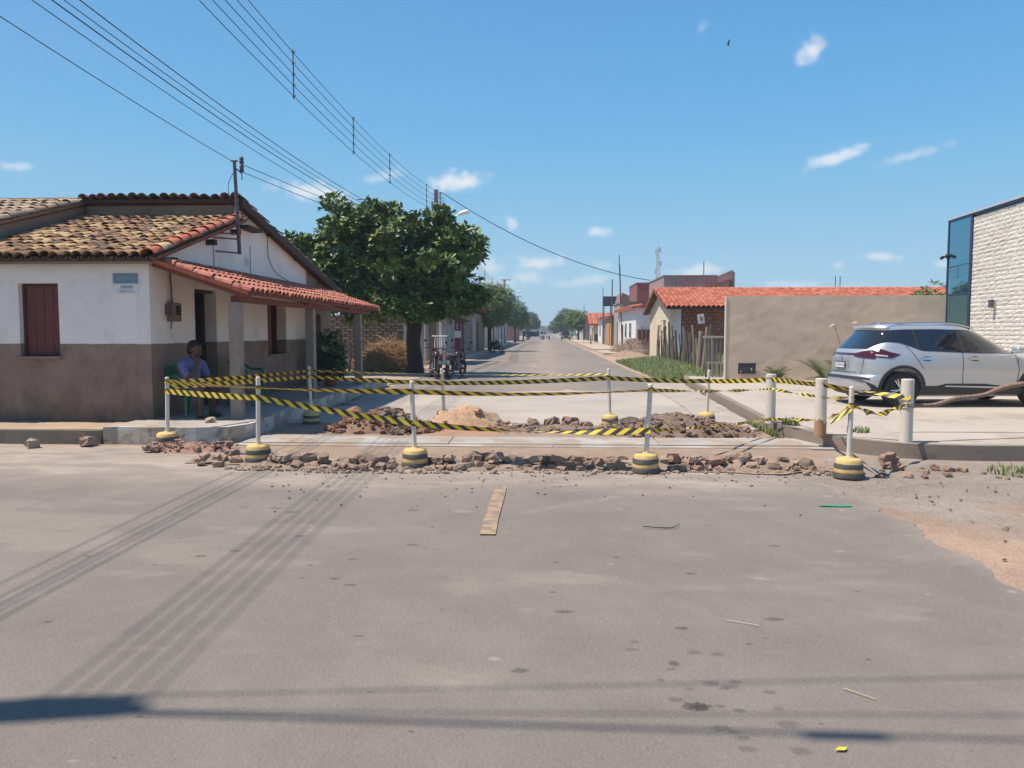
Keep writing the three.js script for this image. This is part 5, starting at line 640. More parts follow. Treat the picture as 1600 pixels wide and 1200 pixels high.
{
  const t = thing('almond_tree', 'big dark broad-leaved tree with dense clipped crown beside the house', 'tree', [-4.94, 0.03, -28.9]);
  obj('trunk', [limb([[-0.02, -0.1, 0], [0.02, 0.4, 0], [-0.05, 1.2, 0], [0.05, 2.1, 0.05], [0.0, 3.0, 0.1]], [0.40, 0.29, 0.27, 0.29, 0.2], 14), limb([[0.0, 1.7, 0], [0.35, 2.3, 0.1], [0.9, 3.3, 0.2], [1.5, 4.2, 0.7]], [0.2, 0.16, 0.11, 0.05], 9), limb([[0, 1.6, 0], [-0.5, 2.4, 0.1], [-1.3, 3.4, -0.2], [-2.2, 4.3, 0.7]], [0.2, 0.16, 0.11, 0.05], 9), limb([[0, 2.4, 0], [0.1, 3.4, -0.4], [0.2, 4.6, -0.8]], [0.2, 0.13, 0.05], 8), limb([[0, 2.2, 0], [-0.2, 3.1, 0.7], [-0.4, 4.2, 1.2]], [0.18, 0.12, 0.05], 8)], M.bark, t);
  const lobes = [[-0.1, 4.0, 0, 2.1, 1.5, 1.9], [1.0, 4.0, 0.1, 1.3, 1.5, 1.6], [-2.1, 4.3, 0.2, 1.3, 1.4, 1.6], [-2.15, 5.5, 0, 0.95, 0.9, 1.1], [-1.1, 5.1, 0.3, 1.1, 1.0, 1.4], [0.6, 4.9, 0, 1.25, 0.85, 1.4], [1.5, 4.55, 0, 0.8, 0.75, 1.1], [-3.5, 4.3, -0.4, 1.1, 0.8, 1.2], [-4.2, 4.45, -0.8, 0.7, 0.55, 0.9], [-2.8, 3.2, 0, 1.1, 1.0, 1.2], [-1.2, 2.9, 0.3, 1.1, 0.75, 1.3], [0.9, 2.9, 0.2, 1.1, 0.8, 1.2], [1.6, 3.5, 0, 0.7, 0.9, 0.9], [2.05, 4.35, 0, 0.4, 0.45, 0.6], [-3.4, 3.5, -0.3, 0.9, 0.7, 1.0], [-1.9, 2.45, 0.2, 0.9, 0.5, 1.1], [1.5, 2.6, 0.1, 0.9, 0.55, 1.0], [0.2, 2.5, 0.6, 0.8, 0.45, 0.8]];
  for (const l of lobes) l[2] += 0.9;
  // the crown breaks up into separate leafy clumps; inner leaves use only the darkest tones, painting depth shade between
  const q = rng(404), clumps = []; for (let i = 0; i < 250; i++) { const l = lobes[Math.floor(q() * lobes.length)], th = q() * 6.2832, ph = Math.acos(2 * q() - 1), k = 0.72 + 0.3 * q(), s = 0.28 + 0.26 * q(); clumps.push([l[0] + Math.sin(ph) * Math.cos(th) * l[3] * k, l[1] + Math.cos(ph) * l[4] * k, l[2] + Math.sin(ph) * Math.sin(th) * l[5] * k, s, s * 0.72, s]); }
  obj('crown', merge([crown(clumps, 3600, 7, 0.29, 0.14, [[0.055, 0.10, 0.022], [0.07, 0.125, 0.025], [0.09, 0.15, 0.028], [0.115, 0.18, 0.032], [0.15, 0.215, 0.038], [0.22, 0.25, 0.045]], 5, { inner: 0.5, up: 0.9 }), crown(lobes.map(([a, b, c, d, e, f]) => [a, b, c, d * 0.72, e * 0.72, f * 0.72]), 800, 6, 0.3, 0.16, [[0.055, 0.10, 0.022], [0.07, 0.125, 0.025]], 6, { inner: 0.2 })]), gloss, t);
}
function streetTree(p, lobes, n, label, cols, seed, trunkH, leaf = [0.11, 0.05], r = 0.14) { const t = thing('street_tree', label, 'tree', p, 0, 'clipped trees along the street'); obj('trunk', [limb([[0, -0.1, 0], [0.03, trunkH * 0.5, 0], [0, trunkH, 0.02], [0.05, trunkH * 1.5, 0]], [r * 1.2, r, r * 0.9, r * 0.4], 9), limb([[0, trunkH * 0.8, 0], [0.4, trunkH * 1.3, 0.1], [0.9, trunkH * 1.6, 0]], [r * 0.7, r * 0.5, r * 0.2], 7), limb([[0, trunkH * 0.85, 0], [-0.4, trunkH * 1.3, 0.1], [-0.9, trunkH * 1.6, 0.2]], [r * 0.7, r * 0.5, r * 0.2], 7)], M.bark, t); obj('crown', crown(lobes, n, 6, leaf[0], leaf[1], cols, seed, { inner: 0.4 }), matte, t); return t; }
const GR = { light: [[0.09, 0.145, 0.035], [0.125, 0.185, 0.045], [0.16, 0.22, 0.055], [0.20, 0.26, 0.07]], mid: [[0.06, 0.125, 0.035], [0.08, 0.155, 0.042], [0.105, 0.185, 0.05]], dark: [[0.04, 0.085, 0.032], [0.055, 0.11, 0.038], [0.07, 0.13, 0.042]], yellow: [[0.15, 0.18, 0.04], [0.19, 0.22, 0.05], [0.13, 0.16, 0.045]] };
streetTree([-4.5, 0.1, -62], [[0, 3.6, 0, 1.75, 1.5, 1.7], [-1.1, 3.2, 0, 1.0, 1.1, 1.2], [0.9, 3.9, 0, 1.2, 1.3, 1.3], [-0.3, 4.4, 0, 1.2, 0.95, 1.2], [0.3, 2.6, 0.3, 1.3, 0.7, 1.2]], 4200, 'feathery light green street tree beyond the red pillar', GR.light, 21, 1.9, [0.2, 0.05]);
streetTree([-4.4, 0.1, -112], [[0, 4.2, 0, 1.8, 1.8, 1.8], [0.7, 3.4, 0, 1.3, 1.3, 1.4], [-0.6, 3.4, 0.3, 1.3, 1.2, 1.4]], 1300, 'round mid green street tree past the light feathery one', GR.mid, 22, 2.0, [0.28, 0.11]);
streetTree([-4.3, 0.1, -150], [[0.3, 3.0, 0, 1.5, 1.0, 1.5], [-0.8, 2.6, 0, 1.0, 0.8, 1.0]], 600, 'low yellowish street tree by the far truck', GR.yellow, 23, 1.2, [0.3, 0.12]);
streetTree([-4.0, 0.1, -205], [[0, 4.4, 0, 2.2, 2.2, 2.2], [1.2, 3.6, 0, 1.4, 1.5, 1.6], [-1.2, 4.2, 0, 1.5, 1.8, 1.6]], 1100, 'dark round street tree at the far left end of the street', GR.dark, 24, 2.2, [0.45, 0.2]);
streetTree([5.6, 0.1, -131], [[0, 3.4, 0, 2.0, 1.7, 1.9], [-1.0, 3.8, 0, 1.2, 1.2, 1.3], [1.0, 3.0, 0, 1.4, 1.2, 1.4]], 1300, 'yellow-green street tree over the dark parked lorry', GR.light, 25, 1.8, [0.3, 0.12]);
streetTree([4.9, 0.1, -176], [[0, 4.4, 0, 2.4, 2.2, 2.3], [-1.4, 3.4, 0, 1.6, 1.7, 1.7], [1.4, 4.2, 0, 1.6, 1.8, 1.8]], 1200, 'tall green street tree right of the street end', GR.mid, 26, 2.2, [0.4, 0.16]);
streetTree([5.2, 0.1, -240], [[0, 4.2, 0, 2.6, 2.3, 2.4], [-2.2, 3.0, 0, 1.9, 1.7, 1.9], [1.6, 4.4, 0, 1.8, 1.9, 1.8]], 900, 'farthest green tree right of the street end', GR.dark, 27, 2.2, [0.55, 0.24]);
streetTree([13.4, 0.2, -27], [[0, 2.55, 0, 0.7, 0.5, 0.7], [-0.6, 2.45, 0.3, 0.4, 0.3, 0.5]], 110, 'small leafy tree behind the end of the beige wall', GR.mid, 28, 1.7, [0.2, 0.07], 0.06);
{ const t = thing('potted_bush', 'dark leafy bush in the porch shade before the far door', 'plant', [-5.35, FY, -18.9]); obj('pot', mUV(new THREE.LatheGeometry([[0.001, 0], [0.13, 0], [0.18, 0.28], [0.2, 0.3], [0.17, 0.3], [0.16, 0.26]].map(([a, b]) => new THREE.Vector2(a, b)), 18)), M.clay, t); obj('foliage', crown([[0, 0.85, 0, 0.38, 0.5, 0.4], [0.05, 0.5, 0, 0.32, 0.3, 0.34]], 230, 6, 0.13, 0.06, GR.dark, 41), matte, t); obj('stem', limb([[0, 0.2, 0], [0.02, 0.6, 0], [0, 1.0, 0]], [0.02, 0.015, 0.008], 6), M.bark, t); }

// ───────── people ─────────
const smin = (a, b, k) => { const h = clamp(0.5 + 0.5 * (b - a) / k); return lerp(b, a, h) - k * h * (1 - h); };
function capD(p, a, b, ra, rb) { const dx = b[0] - a[0], dy = b[1] - a[1], dz = b[2] - a[2], px = p[0] - a[0], py = p[1] - a[1], pz = p[2] - a[2], h = clamp((px * dx + py * dy + pz * dz) / (dx * dx + dy * dy + dz * dz + 1e-9)); return Math.hypot(px - dx * h, py - dy * h, pz - dz * h) - lerp(ra, rb, h); }
function field(bones, lo, hi, cell, k, extra) {     // meshes a smooth union of tapered bones
  const size = Math.max(hi[0] - lo[0], hi[1] - lo[1], hi[2] - lo[2]), res = Math.min(150, Math.ceil(size / cell)), mc = new MarchingCubes(res, new THREE.MeshBasicMaterial(), false, false, 120000), h = res / 2, cx = (lo[0] + hi[0]) / 2, cy = (lo[1] + hi[1]) / 2, cz = (lo[2] + hi[2]) / 2, S = size / 2;
  for (let z = 0; z < res; z++) for (let y = 0; y < res; y++) for (let x = 0; x < res; x++) { const p = [cx + (x - h) / h * S, cy + (y - h) / h * S, cz + (z - h) / h * S]; let d = 9; for (const b of bones) { if (Math.abs(p[1] - (b[0][1] + b[1][1]) / 2) > 0.75) continue; d = smin(d, capD(p, ...b), k); } if (extra) d = extra(p, d); mc.field[z * res * res + y * res + x] = -d; }
  mc.isolation = 0; mc.update(); const n = mc.count, g = new THREE.BufferGeometry(), P = new Float32Array(mc.positionArray.slice(0, n * 3)); for (let i = 0; i < n; i++) { P[3 * i] = cx + P[3 * i] * S; P[3 * i + 1] = cy + P[3 * i + 1] * S; P[3 * i + 2] = cz + P[3 * i + 2] * S; }
  g.setAttribute('position', new THREE.BufferAttribute(P, 3)); const w = mergeVertices(g, 1e-4); w.computeVertexNormals(); return w.toNonIndexed();
}
function headField(c, s, yaw, cell = 0.0045) { const Y = (x, y, z) => { const X = x * Math.cos(yaw) + z * Math.sin(yaw), Z = -x * Math.sin(yaw) + z * Math.cos(yaw); return [c[0] + X * s, c[1] + y * s, c[2] + Z * s]; }, B = (a, b, r0, r1) => [Y(...a), Y(...b), r0 * s, r1 * s];   // faces +z before turning
  return field([B([0, 0.03, -0.02], [0, 0.05, 0.0], 0.088, 0.085), B([0, -0.03, 0.02], [0, -0.075, 0.05], 0.062, 0.04), B([0, 0.015, 0.085], [0, -0.015, 0.103], 0.012, 0.016), B([-0.03, -0.055, 0.078], [0.03, -0.055, 0.078], 0.012, 0.012), B([-0.088, 0.01, -0.01], [-0.09, -0.02, -0.005], 0.016, 0.012), B([0.088, 0.01, -0.01], [0.09, -0.02, -0.005], 0.016, 0.012), B([0, -0.06, -0.02], [0, -0.16, -0.02], 0.055, 0.06), B([-0.04, 0.035, 0.078], [0.04, 0.035, 0.078], 0.012, 0.012)], [c[0] - 0.17 * s, c[1] - 0.2 * s, c[2] - 0.17 * s], [c[0] + 0.17 * s, c[1] + 0.16 * s, c[2] + 0.17 * s], cell, 0.02 * s); }
function handField(w, dir, up, sgn, cell = 0.0042) { // palm, four fingers curled a little, thumb from the side
  const D = V(...dir).normalize(), S = new THREE.Vector3().crossVectors(D, V(...up)).normalize(), N = new THREE.Vector3().crossVectors(S, D), P = (a, b, c) => V(...w).addScaledVector(D, a).addScaledVector(S, b * sgn).addScaledVector(N, c).toArray(), b = [[P(0, 0, 0), P(0.07, 0.012, 0), 0.026, 0.024], [P(0.02, -0.02, 0), P(0.075, -0.028, 0), 0.02, 0.016], [P(0.02, 0.02, 0), P(0.075, 0.03, 0), 0.02, 0.016]];
  [[0.03, 0.07], [0.01, 0.08], [-0.01, 0.074], [-0.03, 0.058]].forEach(([o, l]) => { b.push([P(0.075, o, 0), P(0.075 + l * 0.5, o * 1.1, -0.008), 0.0095, 0.009], [P(0.075 + l * 0.5, o * 1.1, -0.008), P(0.075 + l * 0.85, o * 1.1, -0.03), 0.009, 0.0075]); }); b.push([P(0.02, 0.03, 0), P(0.055, 0.058, -0.012), 0.014, 0.011], [P(0.055, 0.058, -0.012), P(0.08, 0.062, -0.022), 0.0105, 0.009]);
  const m = P(0.06, 0, 0); return field(b, m.map((v) => v - 0.12), m.map((v) => v + 0.12), cell, 0.008);
}
{ // seated on the porch, leaning forward with the chin on one hand
  const t = thing('person', 'person in a lilac-blue shirt sitting by the porch door, hand at chin', 'person', [-5.72, FY, -12.05], 1.15);   // local +z is the facing direction
  const hip = 0.44, sh = [0, 0.86, 0.10], skin = mat(0.10, 0.048, 0.03, { rough: 0.55 });
  const bones = [[[-0.09, hip, 0], [0.09, hip, 0], 0.125, 0.125], [[0, hip, 0], [0, 0.66, 0.05], 0.14, 0.135], [[0, 0.66, 0.05], [0, 0.82, 0.09], 0.135, 0.13], [[-0.15, 0.84, 0.09], [0.15, 0.84, 0.09], 0.07, 0.07], [sh, [0, 1.0, 0.15], 0.06, 0.055],
    [[-0.10, hip, 0.02], [-0.13, 0.47, 0.42], 0.092, 0.066], [[0.10, hip, 0.02], [0.14, 0.47, 0.41], 0.092, 0.066], [[-0.13, 0.47, 0.42], [-0.12, 0.09, 0.40], 0.062, 0.04], [[0.14, 0.47, 0.41], [0.15, 0.09, 0.36], 0.062, 0.04], [[-0.12, 0.05, 0.38], [-0.13, 0.035, 0.54], 0.045, 0.035], [[0.15, 0.05, 0.34], [0.17, 0.035, 0.50], 0.045, 0.035],
    [[-0.2, 0.83, 0.1], [-0.19, 0.60, 0.28], 0.05, 0.042], [[-0.19, 0.60, 0.28], [-0.06, 0.86, 0.30], 0.042, 0.029], [[0.2, 0.83, 0.1], [0.25, 0.58, 0.16], 0.05, 0.042], [[0.25, 0.58, 0.16], [0.17, 0.55, 0.36], 0.042, 0.029]];
  const body = merge([field(bones, [-0.45, -0.02, -0.3], [0.45, 1.1, 0.65], 0.012, 0.035), headField([0, 1.07, 0.19], 1.02, 0.15), handField([-0.06, 0.86, 0.30], [0.25, 1, -0.15], [0, 0, 1], 1), handField([0.17, 0.55, 0.36], [-0.2, -0.15, 1], [0, 1, 0], -1)]);
  obj('body', body, skin, t);
  obj('shirt', field([[[0, 0.50, 0.0], [0, 0.66, 0.05], 0.155, 0.15], [[0, 0.66, 0.05], [0, 0.82, 0.09], 0.15, 0.142], [[-0.15, 0.84, 0.09], [0.15, 0.84, 0.09], 0.082, 0.082], [[-0.2, 0.83, 0.1], [-0.195, 0.69, 0.2], 0.066, 0.066], [[0.2, 0.83, 0.1], [0.235, 0.67, 0.135], 0.066, 0.066]], [-0.45, 0.3, -0.35], [0.45, 1.0, 0.5], 0.012, 0.03), mat(0.15, 0.155, 0.32, { map: 'plaster', rough: 0.95 }), t);
  obj('shorts', field([[[-0.09, hip, 0], [0.09, hip, 0], 0.14, 0.14], [[-0.10, hip, 0.02], [-0.125, 0.47, 0.36], 0.106, 0.085], [[0.10, hip, 0.02], [0.135, 0.47, 0.35], 0.106, 0.085]], [-0.4, 0.2, -0.3], [0.4, 0.75, 0.6], 0.012, 0.03), mat(0.07, 0.07, 0.13, { rough: 0.95 }), t);
  obj('hair', field([[[0, 1.125, 0.155], [0, 1.12, 0.19], 0.098, 0.09], [[0, 1.06, 0.12], [0, 1.1, 0.14], 0.085, 0.09]], [-0.16, 0.95, 0.02], [0.16, 1.27, 0.34], 0.005, 0.02, (p, d) => Math.max(d, (p[2] - 0.245) * 0.9 - (p[1] - 1.12) * 1.2)), mat(0.012, 0.01, 0.009, { rough: 0.8 }), t);
  obj('sandal', [rbox(-0.175, -0.085, 0.0, 0.012, 0.33, 0.585, 0.005), rbox(0.115, 0.215, 0.0, 0.012, 0.29, 0.545, 0.005)], M.black, t);
}
function person(p, turn, label, shirt, pants, seed) { // a small standing figure
  const t = thing('person', label, 'person', p, turn), q = rng(seed), sw = 0.08 + 0.05 * q(); const bones = [[[-0.09, 0.92, 0], [0.09, 0.92, 0], 0.12, 0.12], [[0, 0.95, 0], [0, 1.38, 0], 0.13, 0.14], [[-0.17, 1.42, 0], [0.17, 1.42, 0], 0.065, 0.065], [[0, 1.42, 0], [0, 1.53, 0.01], 0.055, 0.05], [[-0.1, 0.9, 0], [-0.1, 0.48, sw], 0.09, 0.062], [[-0.1, 0.48, sw], [-0.1, 0.07, sw * 0.6], 0.06, 0.04], [[0.1, 0.9, 0], [0.1, 0.48, -sw * 0.4], 0.09, 0.062], [[0.1, 0.48, -sw * 0.4], [0.1, 0.07, -sw * 1.4], 0.06, 0.04], [[-0.1, 0.04, sw * 0.5], [-0.1, 0.03, sw * 0.5 + 0.17], 0.045, 0.035], [[0.1, 0.04, -sw * 1.5], [0.1, 0.03, -sw * 1.5 + 0.17], 0.045, 0.035], [[-0.2, 1.42, 0], [-0.27, 1.14, 0.02], 0.05, 0.042], [[-0.27, 1.14, 0.02], [-0.26, 0.88, 0.1], 0.042, 0.03], [[0.2, 1.42, 0], [0.27, 1.14, 0.02], 0.05, 0.042], [[0.27, 1.14, 0.02], [0.26, 0.88, 0.1], 0.042, 0.03]];
  obj('body', merge([field(bones, [-0.45, -0.02, -0.4], [0.45, 1.6, 0.5], 0.03, 0.035), headField([0, 1.63, 0.02], 1, 0, 0.01), handField([-0.26, 0.88, 0.1], [0, -1, 0.25], [-1, 0, 0], 1, 0.007), handField([0.26, 0.88, 0.1], [0, -1, 0.25], [1, 0, 0], -1, 0.007)]), mat(0.16, 0.075, 0.045, { rough: 0.6 }), t);
  obj('shirt', field([[[0, 0.92, 0], [0, 1.38, 0], 0.15, 0.155], [[-0.17, 1.42, 0], [0.17, 1.42, 0], 0.08, 0.08], [[-0.2, 1.42, 0], [-0.255, 1.2, 0.015], 0.066, 0.062], [[0.2, 1.42, 0], [0.255, 1.2, 0.015], 0.066, 0.062]], [-0.45, 0.7, -0.35], [0.45, 1.6, 0.4], 0.026, 0.03), shirt, t);
  obj('trousers', field([[[-0.09, 0.92, 0], [0.09, 0.92, 0], 0.135, 0.135], ...bones.slice(4, 8).map(([a, b, r, s]) => [a, b, r + 0.016, s + 0.018])], [-0.4, 0, -0.4], [0.4, 1.1, 0.4], 0.026, 0.03), pants, t);
  obj('hair', field([[[0, 1.68, -0.01], [0, 1.67, 0.02], 0.095, 0.088]], [-0.15, 1.5, -0.15], [0.15, 1.8, 0.15], 0.012, 0.02, (pt, d) => Math.max(d, (pt[2] - 0.06) - (pt[1] - 1.68) * 1.2)), mat(0.012, 0.01, 0.009), t);
}
person([4.95, 0.01, -146], 2.6, 'person in a bright green shirt standing far up the street', mat(0.05, 0.42, 0.13, { rough: 0.9 }), mat(0.16, 0.14, 0.13), 3);
person([6.5, 0.2, -158], 2.2, 'person in white clothes far up the right pavement', mat(0.7, 0.7, 0.7, { rough: 0.9 }), mat(0.05, 0.05, 0.07), 4);

// ───────── green plastic chairs on the porch ─────────
const greenP = mat(0.018, 0.16, 0.065, { rough: 0.4 });
function chair(p, turn, label) {
  const t = thing('plastic_chair', label, 'chair', p, turn, 'green plastic chairs on the porch'), bendy = (g, f) => { const a = g.attributes.position; for (let i = 0; i < a.count; i++) { const [x, y, z] = f(a.getX(i), a.getY(i), a.getZ(i)); a.setXYZ(i, x, y, z); } g.computeVertexNormals(); return g; };
  obj('seat', bendy(new RoundedBoxGeometry(0.44, 0.03, 0.43, 3, 0.012), (x, y, z) => [x, y + 0.42 + 0.25 * x * x + 0.02 * z, z]), greenP, t);
  const bk = obj('backrest', bendy(new THREE.BoxGeometry(0.44, 0.07, 0.02, 10, 1, 1), (x, y, z) => [x, y + 0.83 - 0.5 * x * x, z - 0.30 + 0.6 * x * x]), greenP, t);
  for (let i = 0; i < 5; i++) { const x = -0.16 + i * 0.08; obj('slat', limb([[x, 0.43, -0.2], [x, 0.62, -0.25 + 0.3 * x * x], [x, 0.81 - 0.5 * x * x, -0.30 + 0.6 * x * x]], [0.018, 0.016, 0.018], 5), greenP, bk); }
  for (const s of [-1, 1]) { obj('leg', limb([[s * 0.2, 0.42, 0.18], [s * 0.23, 0.2, 0.21], [s * 0.25, 0, 0.23]], [0.028, 0.022, 0.02], 6), greenP, t); obj('leg', limb([[s * 0.2, 0.42, -0.18], [s * 0.22, 0.2, -0.24], [s * 0.24, 0, -0.28]], [0.028, 0.022, 0.02], 6), greenP, t); obj('armrest', limb([[s * 0.21, 0.80, -0.27], [s * 0.27, 0.66, -0.12], [s * 0.28, 0.64, 0.12], [s * 0.24, 0.44, 0.2]], [0.02, 0.024, 0.026, 0.022], 6), greenP, t); }
  return t;
}
chair([-5.72, FY, -12.05], 1.15, 'green plastic chair under the seated person'); chair([-5.5, FY, -14.0], 1.4, 'empty green plastic chair half hidden behind the first porch post');

// ───────── motorcycles ─────────
function motorcycle(p, turn, lean, label, paint) {
  const t = thing('motorcycle', label, 'motorcycle', p, turn, 'motorcycles parked at the roadside'); t.rotation.z = lean; t.rotation.order = 'YXZ';   // local +z is forward
  const wheel = (z) => { const w = new THREE.Group(); w.name = 'wheel'; w.position.set(0, 0.29, z); t.add(w); obj('tyre', new THREE.TorusGeometry(0.245, 0.048, 10, 32).rotateY(Math.PI / 2), M.black, w); obj('rim', [new THREE.TorusGeometry(0.2, 0.014, 6, 28).rotateY(Math.PI / 2), rod([-0.05, 0, 0], [0.05, 0, 0], 0.04, 0.04, 10), ...Array.from({ length: 12 }, (_, i) => rod([0.02 * (i % 2 ? 1 : -1), 0, 0], [0, Math.cos(i * 0.5236) * 0.2, Math.sin(i * 0.5236) * 0.2], 0.004, 0.004, 4))], M.darkMetal, w); };
  wheel(0.63); wheel(-0.62);
  for (const s of [-1, 1]) { obj('fork', rod([s * 0.085, 0.29, 0.63], [s * 0.085, 0.92, 0.40], 0.022, 0.024, 8), M.darkMetal, t); obj('shock', rod([s * 0.11, 0.32, -0.6], [s * 0.11, 0.68, -0.42], 0.03, 0.026, 8), M.darkMetal, t); obj('mirror', [rod([s * 0.26, 1.02, 0.32], [s * 0.34, 1.22, 0.34], 0.006, 0.006, 5), new THREE.SphereGeometry(0.055, 10, 8).scale(1, 0.75, 0.3).translate(s * 0.36, 1.24, 0.34)], M.black, t); obj('grip', rod([s * 0.24, 1.0, 0.3], [s * 0.37, 0.99, 0.24], 0.02, 0.02, 8), M.black, t); obj('side_panel', rbox(s * 0.13 - 0.015, s * 0.13 + 0.015, 0.52, 0.72, -0.42, -0.08, 0.012), paint, t); obj('footpeg', rod([s * 0.08, 0.3, 0.02], [s * 0.24, 0.3, 0.02], 0.012), M.black, t); obj('indicator', new THREE.SphereGeometry(0.032, 8, 6).translate(s * 0.17, 0.86, 0.46), mat(0.5, 0.2, 0.02, { rough: 0.3 }), t); }
  obj('handlebar', limb([[-0.33, 0.99, 0.26], [-0.14, 1.02, 0.36], [0, 0.98, 0.38], [0.14, 1.02, 0.36], [0.33, 0.99, 0.26]], [0.012, 0.012], 7), M.darkMetal, t);
  obj('frame', [limb([[0, 0.9, 0.38], [0, 0.55, 0.28], [0, 0.28, 0.18], [0, 0.28, -0.18], [0, 0.6, -0.35]], [0.026, 0.026], 7), rod([0, 0.86, 0.36], [0, 0.66, -0.3], 0.028), ...[-1, 1].map((s) => rod([s * 0.1, 0.3, -0.15], [s * 0.1, 0.29, -0.62], 0.02))], M.black, t);
  obj('engine', [rbox(-0.12, 0.12, 0.24, 0.5, -0.16, 0.2, 0.04, 3), cyl(0.085, 0.075, 0.22, 12, 0, 0.44, 0.08)], mat(0.16, 0.16, 0.165, { rough: 0.5, metal: 0.5 }), t);
  obj('tank', new THREE.SphereGeometry(1, 20, 14).scale(0.14, 0.14, 0.27).translate(0, 0.80, 0.14), paint, t); obj('seat', rbox(-0.12, 0.12, 0.72, 0.81, -0.62, -0.04, 0.035, 3), M.black, t); obj('rear_rack', [rod([-0.09, 0.84, -0.55], [-0.09, 0.84, -0.85], 0.01), rod([0.09, 0.84, -0.55], [0.09, 0.84, -0.85], 0.01), rod([-0.09, 0.84, -0.85], [0.09, 0.84, -0.85], 0.01)], M.darkMetal, t);
  const fend = (z, a0, a1, r) => { const q = new THREE.CylinderGeometry(r, r, 0.13, 18, 1, true, a0, a1); return q.rotateZ(Math.PI / 2).translate(0, 0.29, z); }; obj('mudguard', [fend(0.63, 1.2, 1.7, 0.31)], paint, t); obj('mudguard', [fend(-0.62, 1.9, 2.0, 0.33), rbox(-0.06, 0.06, 0.6, 0.7, -0.92, -0.6, 0.02)], M.black, t);
  obj('headlight', [new THREE.SphereGeometry(0.095, 14, 10).scale(1, 1, 0.8).translate(0, 0.90, 0.47)], paint, t); obj('headlight_lens', new THREE.SphereGeometry(0.08, 14, 8).scale(1, 1, 0.35).translate(0, 0.90, 0.535), mat(0.75, 0.76, 0.78, { rough: 0.08 }), t); obj('tail_lamp', rbox(-0.06, 0.06, 0.72, 0.78, -0.93, -0.88, 0.015), mat(0.3, 0.01, 0.01, { rough: 0.2 }), t); obj('exhaust', limb([[0.1, 0.4, 0.2], [0.13, 0.22, 0.1], [0.15, 0.25, -0.3], [0.16, 0.32, -0.82]], [0.02, 0.022, 0.035, 0.04], 8), M.darkMetal, t); obj('side_stand', rod([-0.1, 0.3, -0.05], [-0.25, 0.0, 0.03], 0.011), M.black, t); obj('plate', rbox(-0.09, 0.09, 0.5, 0.62, -0.95, -0.94, 0.003), mat(0.3, 0.3, 0.3), t);
}
motorcycle([-3.78, 0.025, -26.0], 3.45, 0.1, 'dark red motorcycle parked beside the big tree trunk', mat(0.05, 0.008, 0.010, { rough: 0.35 }));
motorcycle([-3.08, 0.02, -26.4], 2.9, 0.08, 'second dark red motorcycle with front wheel to the road, before the red pillar', mat(0.07, 0.009, 0.016, { rough: 0.35 }));
motorcycle([-3.6, 0.02, -57.5], 0.6, 0.1, 'dark motorcycle parked further along under the feathery tree', mat(0.03, 0.03, 0.035, { rough: 0.25 }));

// ───────── behind the corner house: brick wall, straw heap, shops in the shade of the tree ─────────
{
  const t = thing('brick_wall', 'low wall of long dusty bricks behind the straw heap', 'wall', [-7.45, 0, -32]), q = rng(61), ms = [[0.25, 0.20, 0.175], [0.29, 0.24, 0.21], [0.22, 0.175, 0.155], [0.33, 0.275, 0.24]].map(([r, g, b]) => mat(r, g, b, { map: 'clay' }));
  obj('mortar', box(-1.6, 1.5, 0, 2.27, -0.12, 0.06), mat(0.2, 0.16, 0.135, { map: 'dirt' }), t); const gB = [0, 1, 2].map((i) => { const g = lump(200 + i, 0.05, 1); return g; });
  for (let r = 0; r < 20; r++) for (let c = 0; c < 9; c++) { if (r < 4 && c > 3) continue; const m = shade(new THREE.Mesh(gB[Math.floor(q() * 3)], ms[Math.floor(q() * 4)])); m.name = 'brick'; m.scale.set(0.345, 0.105, 0.12); m.position.set(-1.6 + (c + 0.5 + (r % 2) * 0.5) * 0.35 + 0.01 * (q() - 0.5), 0.06 + r * 0.115, 0.045 + 0.015 * q()); if (m.position.x > 1.4) continue; t.add(m); }
  for (let i = 0; i < 5; i++) { const m = shade(new THREE.Mesh(gB[i % 3], mat(0.5, 0.46, 0.42, { map: 'clay' }))); m.name = 'loose_brick'; m.scale.set(0.3, 0.07, 0.14); m.position.set(-1.1 + i * 0.55 + 0.1 * q(), 2.31, 0); t.add(m); }
}
{ const t = thing('straw_heap', 'heap of brown dried brush and straw beside the tree trunk', 'heap', [-6.25, 0.02, -30.4]), q = rng(71), l = [];
  obj('mound', mound(1.25, 0.8, 1.02, 0.4, 31, 4, 1.6), mat(0.33, 0.195, 0.10, { map: 'dirt', bump: 'grainB', bs: 0.02 }), t);
  for (let i = 0; i < 2600; i++) { const a = q() * 6.28, r = Math.sqrt(q()), x = Math.cos(a) * r * 1.4, z = Math.sin(a) * r * 0.98, y = (1.12 + 0.25 * fbm3(x * 2, z * 2, 5, 2)) * (1 - r ** 1.7) ** 1.1 + 0.03, L = 0.15 + 0.5 * q(), b = q() * 6.28, e = (q() - 0.35) * 0.9; l.push(rod([x, y, z], [x + Math.cos(b) * L * Math.cos(e), Math.max(0.02, y + L * Math.sin(e)), z + Math.sin(b) * L * Math.cos(e)], 0.011, 0.005, 3)); }
  obj('stalks', l.slice(0, 1500), mat(0.50, 0.33, 0.17), t).userData.kind = 'stuff'; obj('dry_leaves', l.slice(1500), mat(0.36, 0.205, 0.10), t).userData.kind = 'stuff';
  for (let i = 0; i < 5; i++) { const x = rr(-0.7, 0.6); obj('branch', limb([[x, 0.9, 0.3], [x + rr(-0.2, 0.2), 1.2, 0.3], [x + rr(-0.3, 0.3), 1.45 + rr(0, 0.1), 0.25]], [0.02, 0.014, 0.008], 5), mat(0.42, 0.34, 0.25), t); } }
